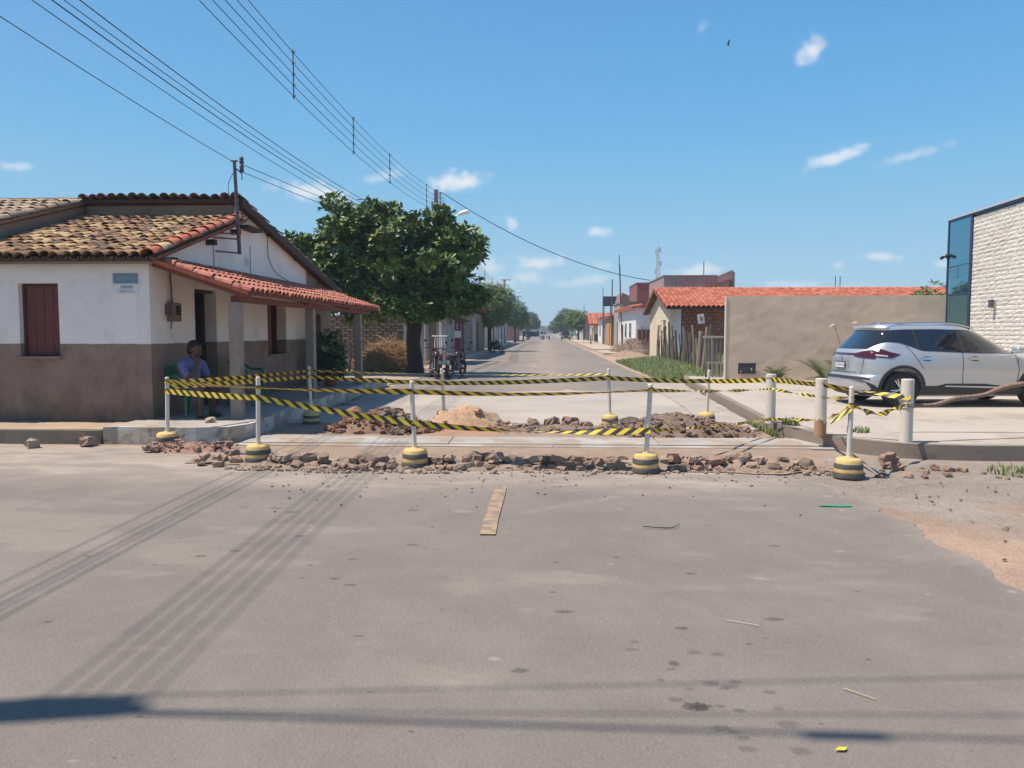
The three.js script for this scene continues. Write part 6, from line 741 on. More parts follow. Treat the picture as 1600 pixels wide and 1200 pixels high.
for (const [x, z, h, lx, lab] of [[-7.55, -28.2, 1.3, 0.1, 'pale stick leaning behind the third porch post'], [-7.3, -28.2, 1.15, 0.14, 'short pale stick beside the leaning one by the brick wall'], [-7.75, -28.8, 1.2, -0.05, 'dark post stump before the brick wall']]) single('wooden_stick', limb([[x, 0, z], [x + lx * 0.6, h * 0.5, z], [x + lx, h, z]], [0.05, 0.045, 0.035], 7), M.oldWood, lab, 'stick', 'sticks behind the porch');
{ const t = thing('small_shop', 'pale plastered shop behind the tree with ragged tile eave and white pipes', 'building', [-6, 0, -38]);
  objW('wall', box(-9.5, -4.75, 0, 2.75, -41, -36.5), mat(0.42, 0.39, 0.37, { map: 'plaster', bump: 'lumpB', bs: 0.01 }), t); objW('pilaster', box(-5.05, -4.93, 0, 2.6, -36.498, -36.4), M.white, t); objW('door', box(-5.55, -5.2, 0.05, 2.2, -36.498, -36.45), M.oldWood, t);
  objW('roof', slopeDeck(-9.7, -4.5, -36.0, 2.55, -41.2, 3.7, 0.08), TONES.pale[3], t); for (let i = 0; i < 8; i++) { const g = barrel(0.5, 0.12, 0.1); g.rotateX(-0.22); g.rotateY(Math.PI); g.translate(-6.3 + i * 0.24, 2.66, -35.6 - 0.3); objW('tile', g, TONES.pale[i % 3], t); }
  for (const x of [-5.35, -5.12]) objW('drain_pipe', rod([x - 0.6, 0, -36.35], [x - 0.6, 2.6, -36.35], 0.03), mat(0.7, 0.7, 0.7), t); objW('poster', box(-6.7, -6.0, 1.3, 2.2, -36.498, -36.49), mat(0.5, 0.43, 0.4, { map: 'plaster' }), t); }
{ const t = thing('planter_rack', 'white slatted rack standing by the shop door', 'rack', [-4.85, 0.03, -35.2]); for (let i = 0; i < 5; i++) obj('slat', rod([-0.24 + i * 0.12, 0.85, 0], [-0.2 + i * 0.1, 1.35, 0], 0.018), mat(0.72, 0.72, 0.72), t); obj('rail', rod([-0.36, 1.36, 0], [0.36, 1.36, 0], 0.02), mat(0.72, 0.72, 0.72), t); for (const s of [-1, 1]) obj('leg', rod([s * 0.2, 0, 0], [s * 0.22, 0.9, 0], 0.02), M.galv, t); }
{ const t = thing('red_pillar', 'dark red sign pillar with white notices behind the motorcycles', 'sign', [-4.2, 0.02, -37]); const red = mat(0.12, 0.016, 0.028, { map: 'plaster', rough: 0.5 });
  obj('shaft', rbox(-0.16, 0.14, 0, 3.9, -0.14, 0.14, 0.01), red, t); obj('side_box', rbox(-0.42, -0.17, 2.15, 2.85, -0.12, 0.12, 0.02), mat(0.17, 0.02, 0.035, { rough: 0.4 }), t); obj('notice', box(-0.15, 0.15, 1.28, 1.62, 0.142, 0.15), mat(0.5, 0.52, 0.55), t); obj('marks', [0, 1, 2].map((i) => box(-0.08, 0.02, 1.7 + i * 0.1, 1.76 + i * 0.1, 0.142, 0.148)), mat(0.4, 0.36, 0.4), t); obj('side_post', rod([-0.3, 0, 0.0], [-0.3, 2.14, 0.0], 0.07), mat(0.45, 0.46, 0.5), t); }
{ const t = thing('row_house', 'brown walled row house in the shade of the feathery tree', 'house', [-7, 0, -52]); objW('wall', box(-10, -5.0, 0, 2.9, -63, -43.5), M.brownRender, t); objW('roof', slopeDeck(-10.2, -4.6, -43.2, 2.9, -53, 3.9, 0.1), TONES.red[0], t); objW('roof', slopeDeck(-10.2, -4.6, -53.01, 3.9, -63.3, 2.9, 0.1), TONES.red[1], t);
  for (const z of [-46, -56]) objW('door', box(-4.998, -4.96, 0.2, 2.3, z - 0.9, z), M.darkWood, t); for (const z of [-50, -60]) { const w = objW('window', box(-4.998, -4.95, 1.0, 2.1, z - 1.0, z), M.galv, t); for (let i = 0; i < 4; i++) objW('bar', box(-4.949, -4.935, 1.02, 2.08, z - 0.85 + i * 0.22, z - 0.82 + i * 0.22), M.iron, w); }
  objW('pale_panel', box(-4.998, -4.97, 0.2, 2.5, -54.8, -52.6), mat(0.42, 0.38, 0.35, { map: 'plaster' }), t); }
{ const t = thing('row_house', 'pale row house with railings further along the left pavement', 'house', [-7, 0, -85]); objW('wall', box(-10, -5.2, 0, 3.0, -104, -66), mat(0.4, 0.37, 0.35, { map: 'plaster' }), t); for (let i = 0; i < 9; i++) objW('pilaster', box(-5.198, -5.1, 0, 2.7, -67 - i * 4, -66.7 - i * 4), M.white, t); for (let i = 0; i < 5; i++) objW('door', box(-5.198, -5.15, 0.15, 2.3, -70.5 - i * 7, -69.4 - i * 7), M.darkWood, t); objW('roof', slopeDeck(-10.2, -4.9, -65.8, 3.0, -104.2, 3.6, 0.1), TONES.red[0], t); }
{ const t = thing('red_wall_house', 'low pinkish red house by the far left trees', 'house', [-7, 0, -135]); objW('wall', box(-11, -4.9, 0, 2.5, -146, -125), mat(0.36, 0.17, 0.14, { map: 'plaster' }), t); objW('door', box(-4.898, -4.86, 0.1, 2.0, -131, -130), M.white, t); objW('roof', slopeDeck(-11, -4.7, -124.8, 2.5, -146.2, 3.0, 0.1), TONES.dark[0], t); }
single('white_stake', rod([-3.2, 0, -130], [-3.2, 1.2, -130], 0.05), mat(0.6, 0.57, 0.52), 'pale stake with dark foot on the far left roadside', 'stake'); single('white_stake', rod([-3.9, 0, -82], [-3.9, 1.05, -82], 0.05), mat(0.62, 0.6, 0.56), 'pale stake on the left verge before the pink house', 'stake');

// ───────── utility poles and overhead lines ─────────
function utilityPole(x, z, h, label, sides) {
  const t = thing('utility_pole', label, 'utility pole', [x, 0, z], 0, 'concrete poles along the left pavement'), tp = (w0, w1, d, ox, oz) => { const g = new THREE.BoxGeometry(1, h, 1, 1, 6, 1), a = g.attributes.position; for (let i = 0; i < a.count; i++) { const k = (a.getY(i) / h + 0.5), w = lerp(w0, w1, k); a.setXYZ(i, a.getX(i) * w + ox * lerp(1, 0.6, k), a.getY(i) + h / 2, a.getZ(i) * d * lerp(1, 0.7, k) + oz); } g.computeVertexNormals(); return mUV(g); };
  obj('shaft', [tp(0.05, 0.045, 0.26, -0.13, 0), tp(0.05, 0.045, 0.26, 0.13, 0), tp(0.22, 0.12, 0.07, 0, 0)], mat(0.33, 0.29, 0.27, { map: 'concrete' }), t);
  for (const [s, n] of sides) { obj('rack', [rod([s * 0.21, h - 0.15 - (s < 0 ? 0.45 : 0), 0], [s * 0.21, h - 0.25 - (n - 1) * 0.24 - (s < 0 ? 0.45 : 0), 0], 0.012), rod([s * 0.08, h - 0.3 - (s < 0 ? 0.45 : 0), 0], [s * 0.21, h - 0.3 - (s < 0 ? 0.45 : 0), 0], 0.012)], M.iron, t); for (let i = 0; i < n; i++) obj('insulator', new THREE.LatheGeometry([[0.01, -0.05], [0.045, -0.045], [0.05, -0.015], [0.03, 0], [0.05, 0.015], [0.045, 0.045], [0.01, 0.05]].map(([a, b]) => new THREE.Vector2(a, b)), 10).translate(s * 0.21, h - 0.2 - i * 0.24 - (s < 0 ? 0.45 : 0), 0), M.porcelain, t); }
  return t;
}
const pF = utilityPole(-5.7, -40.4, 8.98, 'concrete utility pole rising behind the big tree crown', [[1, 5], [-1, 2]]);
obj('lamp_arm', limb([[0.15, 6.8, 0], [0.5, 7.35, 0], [1.0, 7.6, 0], [1.35, 7.72, 0]], [0.03, 0.025, 0.025], 8), M.galv, pF); obj('lamp_head', limb([[1.1, 7.66, 0], [1.3, 7.75, 0], [1.62, 7.83, 0], [1.75, 7.83, 0]], [0.04, 0.10, 0.12, 0.05], 10), mat(0.78, 0.79, 0.8, { rough: 0.3 }), pF);
utilityPole(-5.95, -2.45, 8.9, 'near utility pole out on the left corner carrying the overhead lines', [[1, 5]]);
for (const [z, h, lab] of [[-107, 8.8, 'utility pole with street lamp past the feathery tree'], [-160, 8.9, 'thin utility pole above the round mid green tree'], [-225, 9, 'farthest utility pole above the dark left tree']]) { const t = utilityPole(-5.7, z, h, lab, [[1, 4]]); obj('crossarm', box(-0.5, 0.9, h - 0.12, h - 0.02, -0.05, 0.05), M.oldWood, t); if (z > -120) { obj('lamp_arm', limb([[0.15, 6.4, 0], [0.9, 6.9, 0], [2.0, 7.1, 0]], [0.03, 0.025], 6), M.galv, t); obj('lamp_head', limb([[1.8, 7.06, 0], [2.1, 7.16, 0], [2.6, 7.2, 0]], [0.05, 0.12, 0.06], 8), mat(0.78, 0.79, 0.8, { rough: 0.3 }), t); } }
function wire(a, b, sag, r, label, group) { const pts = []; for (let i = 0; i <= 10; i++) { const t = i / 10; pts.push([lerp(a[0], b[0], t), lerp(a[1], b[1], t) - sag * 4 * t * (1 - t), lerp(a[2], b[2], t)]); } const c = new THREE.CatmullRomCurve3(pts.map((p) => V(...p))); return single('overhead_wire', new THREE.TubeGeometry(c, 44, r, 5), M.cable, label, 'wire', group); }
const ord = ['topmost', 'second', 'third', 'fourth', 'lowest'];
for (let i = 0; i < 5; i++) { wire([-5.73, 8.72 - i * 0.24, -2.45], [-5.49, 8.78 - i * 0.24, -40.4], 0.98, 0.0078, `${ord[i]} of five parallel power lines leading to the pole`, 'power lines held by spacers'); wire([-5.49, 8.78 - i * 0.24, -40.4], [-5.49, 8.6 - i * 0.24, -107], 1.6, 0.013, `${ord[i]} of five power lines beyond the pole behind the tree`, 'power lines beyond the tree'); }
const sagY = (z) => { const t = (z + 2.45) / -37.95; return [lerp(8.72, 8.78, t) - 0.98 * 4 * t * (1 - t), lerp(-5.73, -5.49, t)]; };
[[-17.35, 'nearest'], [-22.6, 'second'], [-27.7, 'third'], [-35.9, 'farthest, close to the pole']].forEach(([z, w]) => { const [y, x] = sagY(z), t = thing('line_spacer', `vertical spacer bar clipped to the power lines, ${w}`, 'spacer', [x, y, z], 0, 'spacers on the power lines'); obj('bar', rod([0, 0.06, 0], [0, -1.02, 0], 0.013), M.black, t); for (let i = 0; i < 5; i++) obj('clip', rod([-0.03, -i * 0.24, 0], [0.05, -i * 0.24 + 0.015, 0], 0.016), M.black, t); });
[-70, -80, -88].forEach((z, i) => { const t = (z + 40.4) / -66.6, y = lerp(8.78, 8.6, t) - 1.6 * 4 * t * (1 - t); single('line_spacer', rod([-5.49, y + 0.05, z], [-5.49, y - 1.02, z], 0.025), M.black, ['distant line spacer above the feathery tree, nearest of three', 'distant line spacer above the feathery tree, middle of three', 'distant line spacer above the feathery tree, farthest of three'][i], 'spacer', 'spacers on the power lines'); });
[[5.75, 6.95, 0.9, 0.008, 'thick lower telephone cable, uppermost of the bundle'], [5.62, 6.85, 0.9, 0.006, 'lower telephone cable, second of the bundle'], [5.55, 6.75, 0.92, 0.0085, 'thick lower telephone cable, third of the bundle'], [5.42, 6.62, 0.95, 0.006, 'thin lower telephone cable at the bottom of the bundle']].forEach(([a, b, s, r, lab], i) => wire([-5.78 - 0.03 * i, a + 0.3, -2.45], [-5.55, b, -40.4], s, r, lab, 'telephone cables'));
wire([-5.85, 5.35, -2.45], [-5.79, 4.74, -14.3], 0.1, 0.006, 'thin service wire from the near pole to the house mast'); wire([-5.68, 4.72, -14.37], [-5.6, 6.9, -40.4], 0.25, 0.007, 'upper thin service wire from the mast towards the tree', 'service wires past the mast'); wire([-5.68, 4.58, -14.37], [-5.6, 6.75, -40.4], 0.28, 0.007, 'lower thin service wire from the mast towards the tree', 'service wires past the mast');
wire([-5.45, 8.85, -40.4], [6.32, 4.68, -47], 0.75, 0.02, 'black cable sagging across the street to the tiled house');
for (let i = 0; i < 3; i++) wire([-5.73, 8.3 - i * 0.12, -2.45], [16, 8.1 - i * 0.12, -2.2 - 0.04 * i], 0.5, 0.009, ['cable crossing overhead to the other side, upper', 'cable crossing overhead to the other side, middle', 'cable crossing overhead to the other side, lower'][i], 'cables crossing overhead'); wire([-5.73, 7.6, -2.6], [16, 7.9, -4.6], 0.5, 0.007, 'thin wire crossing overhead towards the forecourt'); wire([-5.73, 7.4, -2.5], [16, 7.6, -3.3], 0.5, 0.007, 'thinnest wire crossing overhead');
single('splice_box', rod([-2.6, 7.90, -2.41], [-2.28, 7.88, -2.41], 0.035, 0.035, 12), M.black, 'black splice box hanging on the crossing cables', 'splice box');
{ const t = thing('flying_bird', 'dark bird gliding high in the blue sky', 'bird', [13.69, 23.2, -60]); obj('body', field([[[0, 0.02, 0], [0.03, 0.14, 0], 0.055, 0.06], [[0.03, 0.14, 0], [0.05, 0.24, 0.02], 0.05, 0.035], [[0.05, 0.24, 0.02], [0.04, 0.28, 0.05], 0.03, 0.012], [[0, 0.02, 0], [-0.05, -0.14, 0], 0.045, 0.03], [[0.02, 0.14, 0], [-0.16, -0.08, 0.16], 0.035, 0.012], [[0.02, 0.14, 0], [0.08, -0.14, -0.2], 0.035, 0.012]], [-0.35, -0.3, -0.35], [0.35, 0.4, 0.35], 0.012, 0.03), mat(0.012, 0.012, 0.016), t); }

// ───────── right side: tiled house, stick fence, yard ─────────
{
  const t = thing('tiled_house', 'long low house with orange tile roof and cream gable facing the street', 'house', [7, 0.1, -44]);
  const cream = mat(0.66, 0.58, 0.43, { map: 'plaster' }), x0 = 6.5, x1 = 22.5, zn = -40.4, zf = -48.2, zr = -44.4, tt = 0.2;
  objW('gable_wall', panel([[-zn, 0], [-zf, 0], [-zf, 2.85], [-zr, 3.75], [-zn, 2.85]], [rect(42.0, 42.7, 1.05, 2.15)], tt).rotateY(Math.PI / 2).translate(x0, 0, 0), cream, t);
  objW('window', box(x0 + 0.06, x0 + 0.1, 1.05, 2.15, -42.7, -42.0), M.white, t); objW('window_ledge', box(x0 - 0.1, x0, 2.16, 2.22, -42.8, -41.9), M.darkConcrete, t); objW('vent', box(x0 - 0.02, x0 + 0.01, 1.5, 2.0, -43.7, -43.55), M.oldWood, t);
  objW('corner_pillar', box(x0 + tt + 0.002, x0 + 0.55, 0, 2.83, zn - 0.25, zn), mat(0.6, 0.62, 0.64, { map: 'plaster' }), t);
  const bw = objW('brick_front', box(x0 + 0.552, x1, 0, 2.82, zn - 0.4, zn - 0.2), mat(0.16, 0.08, 0.055, { map: 'clay' }), t); const bm = [[0.30, 0.125, 0.08], [0.35, 0.15, 0.095], [0.26, 0.11, 0.07]].map(([r, g, b]) => mat(r, g, b, { map: 'clay' })), bg = [0, 1].map((i) => lump(300 + i, 0.05, 1)), q = rng(5);
  for (let r = 0; r < 14; r++) for (let c = 0; c < 12; c++) { const m = shade(new THREE.Mesh(bg[(r + c) % 2], bm[Math.floor(q() * 3)])); m.name = 'brick'; m.scale.set(0.285, 0.178, 0.05); m.position.set(x0 + 0.56 + (c + 0.5 + 0.5 * (r % 2)) * 0.3 - 7, 0.2 + r * 0.19 - 0.1, zn - 0.2 + 44); bw.add(m); }
  objW('back_wall', box(x0 + tt + 0.002, x1, 0, 2.82, zf, zf + 0.2), cream, t); objW('end_wall', box(x1, x1 + 0.2, 0, 2.82, zf, zn), cream, t);
  const e = [-39.75, 2.80], h = [-44.4, 3.98], L = Math.hypot(h[0] - e[0], h[1] - e[1]), v = [0, (h[1] - e[1]) / L, (h[0] - e[0]) / L], X0 = 6.18, NC = 66, pu = 0.25;
  const deck = objW('front_roof', slopeDeck(X0, X0 + NC * pu, e[0], e[1], h[0], h[1], 0.06), M.darkWood, t); channels(deck, [X0, e[1], e[0]], [1, 0, 0], v, NC, L, pu, TONES.red[1]);
  { const U = V(1, 0, 0), Vv = V(...v), N = new THREE.Vector3().crossVectors(U, Vv); N.y < 0 && N.negate(); const B = new THREE.Matrix4().makeBasis(new THREE.Vector3().crossVectors(N, Vv), N, Vv), sets = [[], [], []], g0 = barrel(0.52, 0.125, 0.105, 0.014, 4), rows = 11, w = rng(77); g0.applyMatrix4(B);
    for (let j = 0; j < rows; j++) for (let i = 0; i < NC; i++) { const p = V(X0, e[1] + 0.02, e[0] + 0.05).addScaledVector(U, (i + 0.5) * pu + 0.02 * (w() - 0.5)).addScaledVector(Vv, j * L / rows + 0.03 * (w() - 0.5)).addScaledVector(N, 0.02 + 0.02 * w()); sets[Math.floor(w() * 3)].push(g0.clone().translate(p.x, p.y, p.z)); }
    sets.forEach((s, i) => { objW('cover_tiles', s, TONES.red[i], deck).userData.kind = 'stuff'; }); }
  objW('ridge', Array.from({ length: 40 }, (_, i) => barrel(0.45, 0.13, 0.12, 0.014, 4).rotateY(Math.PI / 2).translate(X0 + i * 0.41, 4.0, -44.4)), TONES.red[2], deck).userData.kind = 'stuff';
  objW('back_roof', slopeDeck(X0, X0 + NC * pu, -44.41, 3.97, -48.9, 2.75, 0.06), TONES.red[1], t); objW('verge_board', slopeDeck(X0 - 0.05, X0 - 0.002, -44.4, 3.98, -48.9, 2.76, 0.16), M.redBeam, t); objW('soffit', slopeDeck(X0, x0, -44.5, 3.86, -48.8, 2.66, 0.03), M.darkWood, t);
}
{ // stick fence of the yard, standing along the verge
  const t = thing('stick_fence', 'rough fence of uneven grey sticks along the grassy verge', 'fence', [5.6, 0.05, -32]), q = rng(15), zs = [], stickM = [mat(0.10, 0.08, 0.065, { map: 'wood' }), mat(0.14, 0.115, 0.095, { map: 'wood' }), mat(0.21, 0.17, 0.135, { map: 'wood' })]; for (let z = -38.8; z < -25.4; z += 0.2 + 0.32 * q()) zs.push(z);
  zs.forEach((z, i) => { const big = i % 6 === 0, h = big ? 1.6 + 0.4 * q() : 1.15 + 0.8 * q() * q(), r = big ? 0.065 : 0.022 + 0.03 * q(), lx = (q() - 0.5) * 0.3, lz = (q() - 0.5) * 0.6; obj('stick', limb([[(q() - 0.5) * 0.1, -0.1, z + 32], [lx * 0.4, h * 0.5, z + 32 + lz * 0.3], [lx, h, z + 32 + lz]], [r, r * 0.95, r * 0.75], 7), pick(stickM), t); });
  for (const y of [0.45, 0.9]) obj('wire_strand', limb(zs.filter((_, i) => i % 5 === 0).map((z) => [0.02, y + 0.05 * (q() - 0.5), z + 32]), [0.005, 0.005], 4), M.iron, t);
}
for (const [x, z, h, lx, lz, r, lab] of [[5.5, -27.6, 1.62, 0.05, 0, 0.11, 'thick weathered post in the yard fence'], [5.35, -26.0, 1.75, 0.1, 0.0, 0.075, 'tall post carrying the small white plate'], [5.55, -25.6, 1.35, -0.04, 0.05, 0.085, 'crooked post beside the picket gate']]) single('fence_post', limb([[x - lx, 0, z], [x, h * 0.5, z], [x + lx * 0.6, h, z + lz]], [r, r * 0.9, r * 0.75], 9), mat(0.27, 0.215, 0.165, { map: 'wood' }), lab, 'post', 'large posts in the yard fence');
single('white_plate', rbox(-0.11, 0.11, -0.16, 0.16, -0.01, 0.01, 0.004).rotateZ(0.12).translate(5.2, 2.02, -26), mat(0.66, 0.64, 0.62, { map: 'plaster' }), 'small tilted white plate with grey centre on the fence post', 'plate').add(shade(Object.assign(new THREE.Mesh(box(-0.04, 0.05, -0.06, 0.08, 0.011, 0.016).translate(5.2, 2.02, -26), mat(0.2, 0.2, 0.2)), { name: 'grey_mark' })));
{ const t = thing('picket_gate', 'grey picket gate with pale top rail beside the beige wall', 'gate', [5.2, 0.1, -24.0]); for (let i = 0; i < 5; i++) obj('picket', rbox(-0.26 + i * 0.11, -0.2 + i * 0.11, 0, 1.28 + 0.05 * nz(i, 2, 3), -0.02, 0.02, 0.006), mat(0.2, 0.195, 0.17, { map: 'wood' }), t); obj('top_rail', rbox(-0.32, 0.3, 1.29, 1.36, -0.03, 0.03, 0.006), mat(0.5, 0.46, 0.41, { map: 'wood' }), t); obj('low_rail', rbox(-0.22, 0.3, 0.5, 0.56, 0.022, 0.05, 0.006), mat(0.42, 0.38, 0.33, { map: 'wood' }), t); for (let i = 0; i < 4; i++) obj('short_picket', rbox(-0.2 + i * 0.13, -0.13 + i * 0.13, 0, 0.5, 0.052, 0.08, 0.006), mat(0.36, 0.32, 0.27, { map: 'wood' }), t); }
function grass(n, f, h, cols, label, seed) { const q = rng(seed), pos = [], col = []; for (let i = 0; i < n; i++) { const p = f(q); if (!p) continue; const [x, y, z, k] = p, H = h * (0.4 + 0.9 * q()) * (k ?? 1), a = q() * 6.28, w = 0.006 + 0.008 * q(), b = H * (0.2 + 0.5 * q()), ca = Math.cos(a), sa = Math.sin(a), c = cols[Math.floor(q() * cols.length)], v = 0.8 + 0.4 * q(), P = [[-sa * w, 0, ca * w], [sa * w, 0, -ca * w], [ca * b * 0.4 - sa * w * 0.7, H * 0.6, sa * b * 0.4 + ca * w * 0.7], [ca * b * 0.4 + sa * w * 0.7, H * 0.6, sa * b * 0.4 - ca * w * 0.7], [ca * b, H, sa * b]]; for (const t of [[0, 1, 2], [1, 3, 2], [2, 3, 4]]) for (const j of t) { pos.push(x + P[j][0], y + P[j][1], z + P[j][2]); col.push(c[0] * v, c[1] * v, c[2] * v); } } const g = new THREE.BufferGeometry(); g.setAttribute('position', new THREE.Float32BufferAttribute(pos, 3)); g.setAttribute('color', new THREE.Float32BufferAttribute(col, 3)); g.computeVertexNormals(); return single('grass', g, matte, label, 'grass', null, 'stuff'); }
const GG = [[0.13, 0.20, 0.06], [0.16, 0.23, 0.07], [0.20, 0.255, 0.09], [0.27, 0.265, 0.13]];
grass(26000, (q) => { const z = -24.3 - 15 * q() ** 0.8, x = 3.55 + 2.2 * q() ** 0.7; return fbm3(x * 1.1, z * 0.7, 4, 3) > -0.2 - 0.12 * (x - 4.2) ? [x, 0.04, z, 0.5 + 0.25 * (x - 3.5)] : null; }, 0.33, GG, 'green weeds filling the verge before the stick fence', 3);
grass(6000, (q) => [5.8 + 5.5 * q() ** 1.5, 0.1, -25 - 14 * q()], 0.5, GG, 'weeds inside the fenced yard', 4);
grass(150, (q) => { const a = q() * 6.28, r = 0.13 * Math.sqrt(q()); return [3.72 + Math.cos(a) * r, 0.186, -11.75 + Math.sin(a) * r]; }, 0.11, GG, 'grass tuft at the foot of the first bollard', 5);
grass(260, (q) => [3.46 + 0.10 * q() - 0.05, 0.02, -11.5 - 1.7 * q()], 0.09, GG, 'weeds growing along the foot of the curved kerb', 6);
grass(70, (q) => { const a = q() * 6.28, r = 0.16 * Math.sqrt(q()); return [4.4 + Math.cos(a) * r, 0.186, -10.9 + Math.sin(a) * r * 0.6]; }, 0.09, GG, 'sparse grass on the forecourt between two bollards', 7);
grass(160, (q) => { const a = q() * 6.28, r = Math.sqrt(q()); return [5.4 + Math.cos(a) * r * 0.4, 0.0, -8.85 + Math.sin(a) * r * 0.28]; }, 0.09, GG, 'low grass patch in the dirt before the kerb', 8);
{ const t = thing('brush_pile', 'pile of grey brush and broken wood on the right pavement', 'heap', [6.2, 0.1, -55]), q = rng(81); obj('mound', mound(1.5, 1.8, 0.95, 0.3, 41, 3, 1.4), mat(0.24, 0.17, 0.125, { map: 'dirt' }), t); obj('twigs', Array.from({ length: 420 }, () => { const a = q() * 6.28, r = Math.sqrt(q()), x = Math.cos(a) * r * 1.5, z = Math.sin(a) * r * 1.8, y = 0.95 * (1 - r ** 1.4) + 0.05, b = q() * 6.28, L = 0.2 + 0.5 * q(); return rod([x, y, z], [x + Math.cos(b) * L, y + (q() - 0.3) * 0.4, z + Math.sin(b) * L], 0.016, 0.008, 3); }), mat(0.3, 0.22, 0.16), t).userData.kind = 'stuff'; for (let i = 0; i < 4; i++) obj('stake', limb([[0.6 + i * 0.25, 0, 0.6], [0.62 + i * 0.25, 1, 0.6], [0.6 + i * 0.3, 1.9 - 0.2 * (i % 2), 0.6]], [0.06, 0.05, 0.04], 6), M.oldWood, t); }
{ const t = thing('dry_soil_pile', 'low pile of reddish soil and dead grass at the pavement edge', 'heap', [5.2, 0.05, -48.5]); obj('mound', mound(1.6, 2.4, 0.35, 0.14, 43, 3), mat(0.34, 0.23, 0.165, { map: 'dirt' }), t); }

// ───────── farther right-hand buildings ─────────
{ const t = thing('white_house', 'white house with tile roof edge and red dado past the tiled house', 'house', [9, 0.1, -65]); const w = mat(0.72, 0.73, 0.75, { map: 'plaster' });
  objW('wall', box(7.0, 12, 1.75, 3.45, -74, -60), w, t); objW('front_dado', box(7.0, 12, 0, 1.748, -74, -60.01), w, t); objW('red_dado', box(7.15, 11.5, 0, 1.74, -60.0, -59.9), mat(0.15, 0.03, 0.04, { map: 'plaster' }), t); objW('roof', [panel([[6.6, 3.35], [12.4, 4.35], [12.4, 4.5], [6.6, 3.5]], [], 14.8).translate(0, 0, -74.4)], TONES.red[0], t);
  for (let i = 0; i < 24; i++) objW('tile', barrel(0.9, 0.15, 0.13, 0.02, 4).rotateY(Math.PI / 2).rotateZ(0.17).translate(6.55, 3.5, -59.9 - i * 0.6), TONES.red[i % 3], t); for (const z of [-63, -66.5]) { const f = objW('window', box(6.93, 6.998, 1.1, 2.3, z - 1, z), M.galv, t); objW('pane', box(6.915, 6.928, 1.16, 2.24, z - 0.94, z - 0.06), M.glassDark, f); } objW('door', box(6.95, 6.998, 0.1, 2.2, -70.5, -69.5), M.darkWood, t); objW('pilaster', box(6.88, 6.998, 0, 3.3, -73.4, -72.9), w, t); }
{ const t = thing('grey_facade_house', 'narrow grey rendered facade with dark doorway before the white house', 'house', [9, 0.1, -80]); objW('wall', box(7.45, 12, 0, 4.4, -84, -75.5), mat(0.38, 0.33, 0.28, { map: 'concrete' }), t); objW('door', box(7.4, 7.448, 0.1, 2.6, -80, -78.6), M.darkWood, t); objW('pilaster', box(7.3, 7.448, 0, 2.9, -77.2, -76.8), M.white, t); objW('parapet', box(7.35, 12.1, 4.402, 4.55, -84.1, -75.4), M.darkConcrete, t); }
{ const t = thing('orange_door_house', 'small house with bright orange door jamb and brick porch', 'house', [9, 0.1, -89]); objW('wall', box(7.3, 12, 0, 3.2, -94, -86), mat(0.4, 0.24, 0.15, { map: 'plaster' }), t); objW('door', box(7.22, 7.298, 0.1, 2.6, -90.5, -87.5), mat(0.55, 0.22, 0.04), t); objW('roof', panel([[7.0, 3.1], [12, 3.9], [12, 4.0], [7.0, 3.22]], [], 8.4).translate(0, 0, -94.2), TONES.red[1], t); }
{ const t = thing('white_corner_house', 'white house with dark window further along the right', 'house', [9, 0.1, -99]); objW('wall', box(7.1, 12, 0, 3.3, -104, -96), mat(0.7, 0.7, 0.71, { map: 'plaster' }), t); const f = objW('window', box(7.03, 7.098, 1.1, 2.3, -100.5, -99), M.galv, t); objW('pane', box(7.015, 7.028, 1.16, 2.24, -100.4, -99.1), M.glassDark, f); objW('roof', panel([[6.7, 3.2], [12, 4.1], [12, 4.2], [6.7, 3.32]], [], 8.5).translate(0, 0, -104.2), TONES.red[0], t); }
{ const t = thing('cream_house', 'cream house with bright red tile roof facing down the street', 'house', [8, 0.1, -113]); objW('wall', box(6.9, 12, 0, 2.75, -118, -110), mat(0.58, 0.45, 0.27, { map: 'plaster' }), t); objW('dado', box(6.95, 11.9, 0, 1.2, -109.998, -109.9), mat(0.14, 0.09, 0.08), t); objW('roof', slopeDeck(6.2, 12.4, -109.3, 2.6, -114, 4.25, 0.1), TONES.red[2], t); for (let i = 0; i < 20; i++) { const L = Math.hypot(4.7, 1.65); objW('tile_run', barrel(L, 0.15, 0.15, 0.02, 4).rotateX(-Math.atan2(1.65, 4.7)).rotateY(Math.PI).translate(6.35 + i * 0.31, 2.62, -109.3), TONES.red[i % 3], t); } objW('back_roof', slopeDeck(6.2, 12.4, -114.01, 4.24, -119, 2.6, 0.1), TONES.red[0], t); objW('door', box(6.85, 6.898, 0.1, 2.1, -113, -112), M.darkWood, t); objW('post', box(6.3, 6.5, 0, 2.6, -109.7, -109.5), M.white, t); }
{ const t = thing('grey_low_house', 'low grey house with lean-to roof at the far right', 'house', [8, 0.1, -128]); objW('wall', box(6.6, 12, 0, 2.7, -136, -121), mat(0.36, 0.31, 0.27, { map: 'plaster' }), t); objW('roof', panel([[5.6, 2.5], [12, 3.6], [12, 3.72], [5.6, 2.62]], [], 15.6).translate(0, 0, -136.3), TONES.dark[3], t); for (const z of [-124, -128, -132]) objW('door', box(6.55, 6.598, 0.1, 2.0, z - 1, z), mat(0.12, 0.13, 0.16), t); }
{ const t = thing('red_block', 'tall plain red-brown block above the tile roofs', 'building', [10, 0, -78]); objW('wall', box(8.85, 11.6, 0, 6.25, -82, -75.2), mat(0.25, 0.09, 0.085, { map: 'plaster' }), t); objW('coping', box(8.8, 11.65, 6.252, 6.33, -82.05, -75.15), M.darkConcrete, t); }
